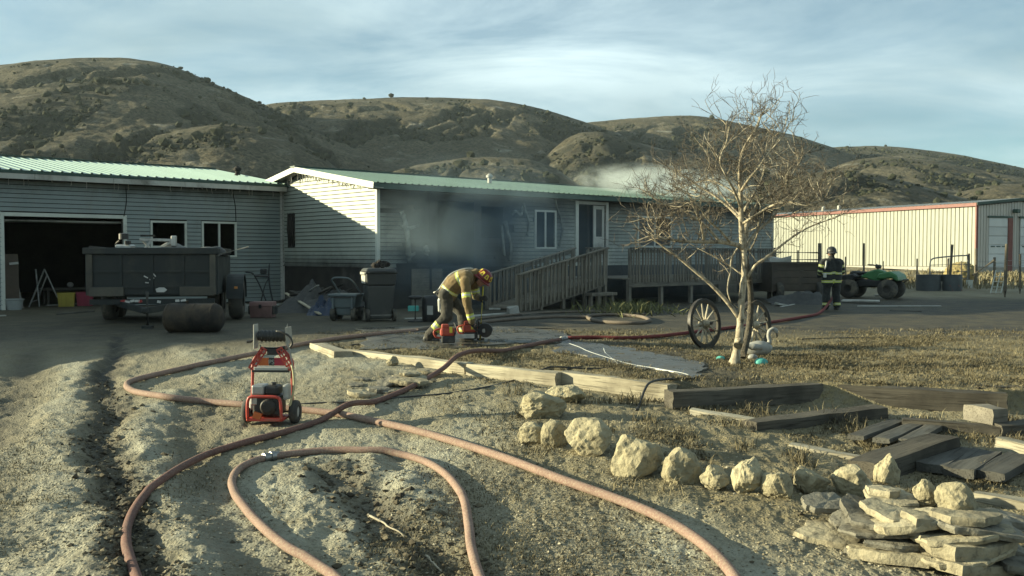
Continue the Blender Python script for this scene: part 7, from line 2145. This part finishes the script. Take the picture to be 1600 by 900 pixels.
# stock tanks
M_GALV = pm('dull galvanised tank', (.075, .085, .09), (.055, .062, .066), 3, .5, .05, metal=.3)
for px, w, lab in ((1458, 36, 'dark round stock tank closest to the quad bike'), (1493, 34, 'grey round stock tank with red straps beside the leaning post')):
    p = G(px, 455); k = p.y / F; r_ = w * k / 2; h_ = 25 * k
    s_ = empty('stock_tank', (p.x, p.y + r_, p.z), 0, lab, 'stock tank')
    pr_ = [(0, .01), (r_ * .98, 0)] + [(r_ * (1 + .012 * (i % 2)), h_ * i / 8) for i in range(9)] + [(r_ * 1.03, h_ * 1.02), (r_ * .96, h_ * 1.0), (r_ * .96, .05), (0, .05)]
    MB().lathe(pr_, 36, 'z').build('shell', M_GALV, s_, smooth=True, auto=40)
    if px > 1470:
        for i, dxx in enumerate((-.25, .1)): MB().tube([(dxx, -r_ - .03, h_ * .4), (dxx + .1, -r_ - .12, .02)], .015, 6).build('strap', M_RED, s_)
    else:
        MB().tube([(r_ * .9, -r_ * .6, 0), (r_ * .9, -r_ * .6, h_ * .6)], .04, 8).build('standpipe', M_SWAN, s_)
# hay bale, feed bucket and lattice
p = at(1502, 428, 44); p.z = gzf(p.x, 44)
vv = ICO4[0] * np.array([.75, .6, .55]); vv[:, 2] = vv[:, 2].clip(-.45, .55); vv = vv * (1 + .09 * np.array([mnoise.fractal(Vector(q) * 5, .7, 2, 4) for q in ICO4[0]]))[:, None]
o = pydata('hay_bale', vv, ICO4[1], pm('hay', (.34, .27, .12), (.24, .19, .085), 14, .95, .9, 40, bdist=.05), None, None, False); o.location = p + Vector((0, 0, .42)); tag(o, 'loose pale hay bale behind the pipe gate', 'hay bale')
p = at(1515, 434, 40); p.z = gzf(p.x, 40)
o = MB().lathe([(0, 0), (.11, 0), (.14, .32), (.15, .32), (.15, .34), (.12, .33), (0, .32)], 18, 'z').build('feed_bucket', M_WHITE, loc=p, smooth=True, auto=40); tag(o, 'white feed bucket at the foot of the brace post', 'bucket')
p = at(1556, 443, 36.5); p.z = gzf(p.x, 36.5)
lat = empty('lattice_panel', tuple(p), 0, 'small white lattice panel leaning against the tall bare post', 'lattice')
for i in range(3): MB().bar((-.2 + .2 * i, 0, 0), (.05 + .2 * i, .1, .88), .035, .02).build('upright', M_WHITE, lat)
for i in range(5): MB().bar((-.2 + .06 * i, .02 * i, .04 + .2 * i), (.2 + .06 * i, .02 * i, .04 + .2 * i), .035, .02).build('cross_slat', M_WHITE, lat)
# ================================================================ GRASS, GRAVEL, CLODS
def scatter(n, ymin, ymax, half, wfun, seed, power=1.6):
    r_ = np.random.default_rng(seed); out = []
    need = n
    while need > 0:
        m = int(need * 3) + 1000
        uu = r_.uniform(0, 1, m)
        y = (ymin ** (1 - power) + uu * (ymax ** (1 - power) - ymin ** (1 - power))) ** (1 / (1 - power))
        x = y * r_.uniform(-half, half, m)
        k = r_.uniform(0, 1, m) < wfun(x, y)
        out.append(np.stack([x[k], y[k]], 1)); need -= int(k.sum())
        if len(out) > 60: break
    return np.concatenate(out)[:n]
def gfine(x, y):
    """same height as the ground sheet, interpolated on its own grid"""
    t_ = np.arctan2(x, y); r_ = np.hypot(x, y)
    fi = np.interp(t_, TH_AX, np.arange(len(TH_AX))); fj = np.interp(r_, RR_AX, np.arange(len(RR_AX)))
    i0 = np.clip(fi.astype(int), 0, len(TH_AX) - 2); j0 = np.clip(fj.astype(int), 0, len(RR_AX) - 2); a = fi - i0; b = fj - j0
    return (GROUND_Z[j0, i0] * (1 - a) + GROUND_Z[j0, i0 + 1] * a) * (1 - b) + (GROUND_Z[j0 + 1, i0] * (1 - a) + GROUND_Z[j0 + 1, i0 + 1] * a) * b
def behind_of(x, y): return sstep(0.15, .4, y - np.interp(x, _sx, _sy))
def patch(x, y, s=77, f=.9): return sstep(-.15, .35, fbm(x * f, y * f, 4, s))
PATHS = [[(p.x, p.y) for p in (G(560, 530), G(690, 529), G(800, 526), G(885, 528))], [(p.x, p.y) for p in (G(885, 542), G(945, 552), G(1020, 566), G(1095, 583))]]
def offpath(x, y): return sstep(.35, .75, np.minimum(pl_dist(x, y, PATHS[0]) - .1, pl_dist(x, y, PATHS[1])))
def w_lawn(x, y):
    b = behind_of(x, y)
    l = b * sstep(-4.5, -1.5, x) * (1 - sstep(17, 19.5, y - .12 * x)) * (.15 + .85 * patch(x, y)) * offpath(x, y)
    lb = (1 - b) * sstep(-.3, 1.3, x + .35 * (y - 8)) * sstep(7.3, 8.6, y + .22 * (x - 2)) * (1 - sstep(0, .12, y - np.interp(x, _sx, _sy) + .1)) * sstep(.05, .5, fbm(x * 1.3, y * 1.3, 4, 55)) * .32
    return np.clip(l + lb, 0, 1)
def grass_mat(name, a, b, c):
    t = NT(name); f = t.attr('tone')
    col = t.mix(t.ramp(f, .0, .55), a, b); col = t.mix(t.ramp(f, .55, 1.0), col, c)
    return t.done(col, .85, 0, None, .2)
M_STRAW = grass_mat('dry straw grass', (.060, .050, .032), (.145, .122, .072), (.33, .285, .18))
def blades(name, pts, lo, hi, w, lean, label, seed, mat=None):
    r_ = np.random.default_rng(seed); n = len(pts); x, y = pts[:, 0], pts[:, 1]; z = gfine(x, y) - .006
    L = r_.uniform(lo, hi, n) * (.6 + .8 * vnoise(x * 3, y * 3, 4)); a = r_.uniform(0, 2 * np.pi, n); ln = r_.uniform(lean * .4, lean, n)
    dx_, dy_ = np.cos(a), np.sin(a); wx_, wy_ = -dy_ * w, dx_ * w
    mx, my, mz = x + dx_ * L * .4 * ln, y + dy_ * L * .4 * ln, z + L * .6 * np.sqrt(np.maximum(.08, 1 - ln ** 2 * .7))
    tx, ty, tz = x + dx_ * L * ln * 1.05, y + dy_ * L * ln * 1.05, mz + L * .32 * (1.1 - ln)
    v = np.stack([np.stack([x - wx_, y - wy_, z], 1), np.stack([x + wx_, y + wy_, z], 1), np.stack([mx + wx_ * .8, my + wy_ * .8, mz], 1), np.stack([mx - wx_ * .8, my - wy_ * .8, mz], 1), np.stack([tx, ty, tz], 1)], 1).reshape(-1, 3)
    base = np.arange(n)[:, None] * 5
    f = np.concatenate([base + np.array([0, 1, 2]), base + np.array([0, 2, 3]), base + np.array([3, 2, 4])])
    tone = np.repeat(np.clip(r_.beta(1.6, 1.6, n) * .75 + .35 * (vnoise(x * 1.6, y * 1.6, 12) - .35), 0, 1), 5)
    o = pydata(name, v, f, mat or M_STRAW, 'stuff', None, False, {'tone': tone}); tag(o, label, 'grass'); return o
blades('dry_grass', scatter(85000, 7.0, 22, .60, w_lawn, 1, 2.0), .02, .075, .0045, 1.0, 'short matted straw-coloured grass of the yard', 2)
def w_drive(x, y):
    return (1 - behind_of(x, y)) * sstep(.15, .6, fbm(x * .9, y * .5, 4, 21) + .25) * (1 - np.exp(-(pl_dist(x, y, RUT1) / .4) ** 2)) * .9
blades('dead_stubble', scatter(42000, 4.4, 13.5, .60, w_drive, 5, 2.0), .015, .05, .0035, 1.0, 'sparse dead stubble matted into the driveway dirt', 6)
def w_tuft(x, y): 
    return (1 - behind_of(x, y)) * sstep(.25, .5, fbm(x * 2.2, y * 2.2, 3, 66)) * sstep(0, 1.5, x + .35 * (y - 8)) * sstep(7.2, 8.4, y + .22 * (x - 2))
blades('weed_tuft', scatter(2600, 6, 12, .60, w_tuft, 9, 1.5), .06, .2, .004, .9, 'pale dead weed stalks tangled on the dirt bank', 10)
# long pale grass at the foot of the shop
r_ = np.random.default_rng(3); n = 16000
tt_ = r_.uniform(0, 1, n); xx = 14 + 24 * tt_; yy = 40 + r_.uniform(0, 1, n) ** .8 * 15 - .2 * (xx - 14)
kk = (fbm(xx * .5, yy * .5, 3, 8) > -.25)
blades('tall_dry_grass', np.stack([xx, yy], 1)[kk], .15, .42, .02, .8, 'tall pale dry grass along the fence and shop base', 4, grass_mat('pale tall grass', (.13, .11, .065), (.22, .19, .115), (.33, .29, .19)))
def stones(name, pts, lo, hi, label, seed, mat, sink=.3):
    r_ = np.random.default_rng(seed); n = len(pts); x, y = pts[:, 0], pts[:, 1]; z = gfine(x, y)
    s = lo * (hi / lo) ** (r_.uniform(0, 1, n) ** 2.2)
    oc = np.array([[1, 0, 0], [-1, 0, 0], [0, 1, 0], [0, -1, 0], [0, 0, 1], [0, 0, -1], [.6, .6, .5], [-.6, -.5, .6]], float)
    of = np.array([[0, 2, 6], [0, 6, 4], [2, 4, 6], [2, 1, 4], [1, 3, 7], [3, 4, 7], [1, 7, 4], [3, 0, 4], [2, 0, 5], [1, 2, 5], [3, 1, 5], [0, 3, 5]])
    jit = oc[None] * r_.uniform(.6, 1.25, (n, 8, 1)); ang = r_.uniform(0, 6.28, n); ca, sa = np.cos(ang)[:, None], np.sin(ang)[:, None]
    vx = (jit[:, :, 0] * ca - jit[:, :, 1] * sa) * s[:, None]; vy = (jit[:, :, 0] * sa + jit[:, :, 1] * ca) * s[:, None] * .85; vz = jit[:, :, 2] * s[:, None] * .65
    v = np.stack([vx + x[:, None], vy + y[:, None], vz + (z + s * (.5 - sink) * .6)[:, None]], -1).reshape(-1, 3)
    f = (np.arange(n)[:, None, None] * 8 + of[None]).reshape(-1, 3)
    o = pydata(name, v, f, mat, 'stuff', None, False, {'tone': np.repeat(r_.uniform(0, 1, n), 8)}); tag(o, label, 'gravel'); return o
M_GRAV = grass_mat('gravel', (.10, .085, .058), (.23, .195, .13), (.38, .345, .26))
M_CLOD = grass_mat('mud clods', (.035, .030, .022), (.085, .07, .046), (.16, .135, .09))
def w_grav(x, y): return (1 - behind_of(x, y)) * (.25 + .75 * patch(x, y, 15, .7))
stones('gravel', scatter(30000, 4.3, 12, .60, w_grav, 12, 2.2), .004, .017, 'loose gravel strewn over the driveway', 13, M_GRAV)
def w_clod(x, y): return np.clip(np.exp(-(pl_dist(x, y, RUT1) / .16) ** 2) + .5 * np.exp(-(pl_dist(x, y, RUT2) / .3) ** 2) + .006 * (1 - behind_of(x, y)), 0, 1)
stones('mud_clod', scatter(3600, 4.3, 13, .60, w_clod, 22, 1.6), .008, .045, 'broken mud clods along the wheel rut', 23, M_CLOD)
# twigs and sticks
for i, (a, b, w, lab) in enumerate((((575, 808), (632, 842), .02, 'bent dry stick lying inside the hose loop'), ((665, 872), (690, 897), .022, 'pale bare stick lying near the hose loop end'), ((500, 882), (504, 893), .012, 'tiny stick beside the looped hose'))):
    pts = [G(a[0] + (b[0] - a[0]) * k / 5 + random.uniform(-3, 3) * (0 < k < 5), a[1] + (b[1] - a[1]) * k / 5 + random.uniform(-2, 2) * (0 < k < 5), .018) for k in range(6)]
    o = MB().tube(catmull(pts, 3), [w * .5 * (1 - .5 * k / 15) for k in range(16)], 6).build('stick', M_SPOKE, smooth=True); tag(o, lab, 'stick')

# ================================================================ SMOKE
def smoke_mat(name, dens, scale, lo, hi, color=(.62, .68, .70), stretch=(1, 1, 1), rise=0.0):
    t = NT(name)
    tcn = t.n('ShaderNodeTexCoord')
    ln = t.n('ShaderNodeVectorMath', operation='LENGTH'); t.t.links.new(tcn.outputs['Object'], ln.inputs[0])
    fall = t.ramp(ln.outputs['Value'], .25, 1.0, (1,) * 3, (0,) * 3)
    g = t.n('ShaderNodeNewGeometry'); mpn = t.n('ShaderNodeMapping'); t.put(mpn.inputs['Vector'], g.outputs['Position']); mpn.inputs['Scale'].default_value = stretch
    nz = t.ramp(t.noise(mpn.outputs[0], scale, 4, .6, .6), lo, hi)
    d = t.math('MULTIPLY', t.math('MULTIPLY', fall, fall), t.math('MULTIPLY', nz, dens))
    p = t.n('ShaderNodeVolumePrincipled'); t.put(p.inputs['Color'], color); t.put(p.inputs['Density'], d)
    p.inputs['Anisotropy'].default_value = .25
    t.t.links.new(p.outputs[0], t.out.inputs['Volume'])
    return t.m
def smoke(center, radii, rz, mat, label):
    b = bmesh.new(); bmesh.ops.create_icosphere(b, subdivisions=3, radius=1.05); me = bpy.data.meshes.new('smoke'); b.to_mesh(me); b.free()
    o = link('smoke', me, mat); o.location = center; o.scale = radii; o.rotation_euler = (0, 0, rz)
    o['kind'] = 'stuff'; return tag(o, label, 'smoke')
xm_ = (bo0 + bo1) / 2
smoke(hw(xm_ + .1, -1.3, 1.9), (5.4, 1.35, 3.0), HROT, smoke_mat('drifting smoke', .62, .5, .30, .66, (.44, .58, .68)), 'blue-grey smoke drifting before the burnt opening of the house')
smoke(hw(10.0, -2.6, 1.3), (11.5, 2.4, 2.2), HROT, smoke_mat('thin smoke', .10, .3, .25, .7, (.48, .61, .70)), 'thin smoke haze hanging along the house front and deck')
rz_, rzz = lxz(985, 285, 2.2)
smoke(hw(rz_ + 1.2, 1.3, EAVE + .72), (6.2, 1.8, .85), HROT, smoke_mat('roof smoke', 2.4, 1.0, .43, .64, (.80, .86, .84), (1, 1, 1.8)), 'pale smoke rolling off the roof above the deck')
# ================================================================ HAZE
hb = MB().span((-1350, -60, -3), (1350, 1350, 120)).mesh('haze')
t = NT('thin air haze')
pv = t.n('ShaderNodeVolumePrincipled'); pv.inputs['Color'].default_value = (.72, .86, .92, 1); pv.inputs['Density'].default_value = .00011; pv.inputs['Anisotropy'].default_value = .2
t.t.links.new(pv.outputs[0], t.out.inputs['Volume'])
haze = link('haze', hb, t.m); haze['kind'] = 'stuff'
tag(haze, 'faint pale haze of smoke and dust hanging over the whole place', 'haze')
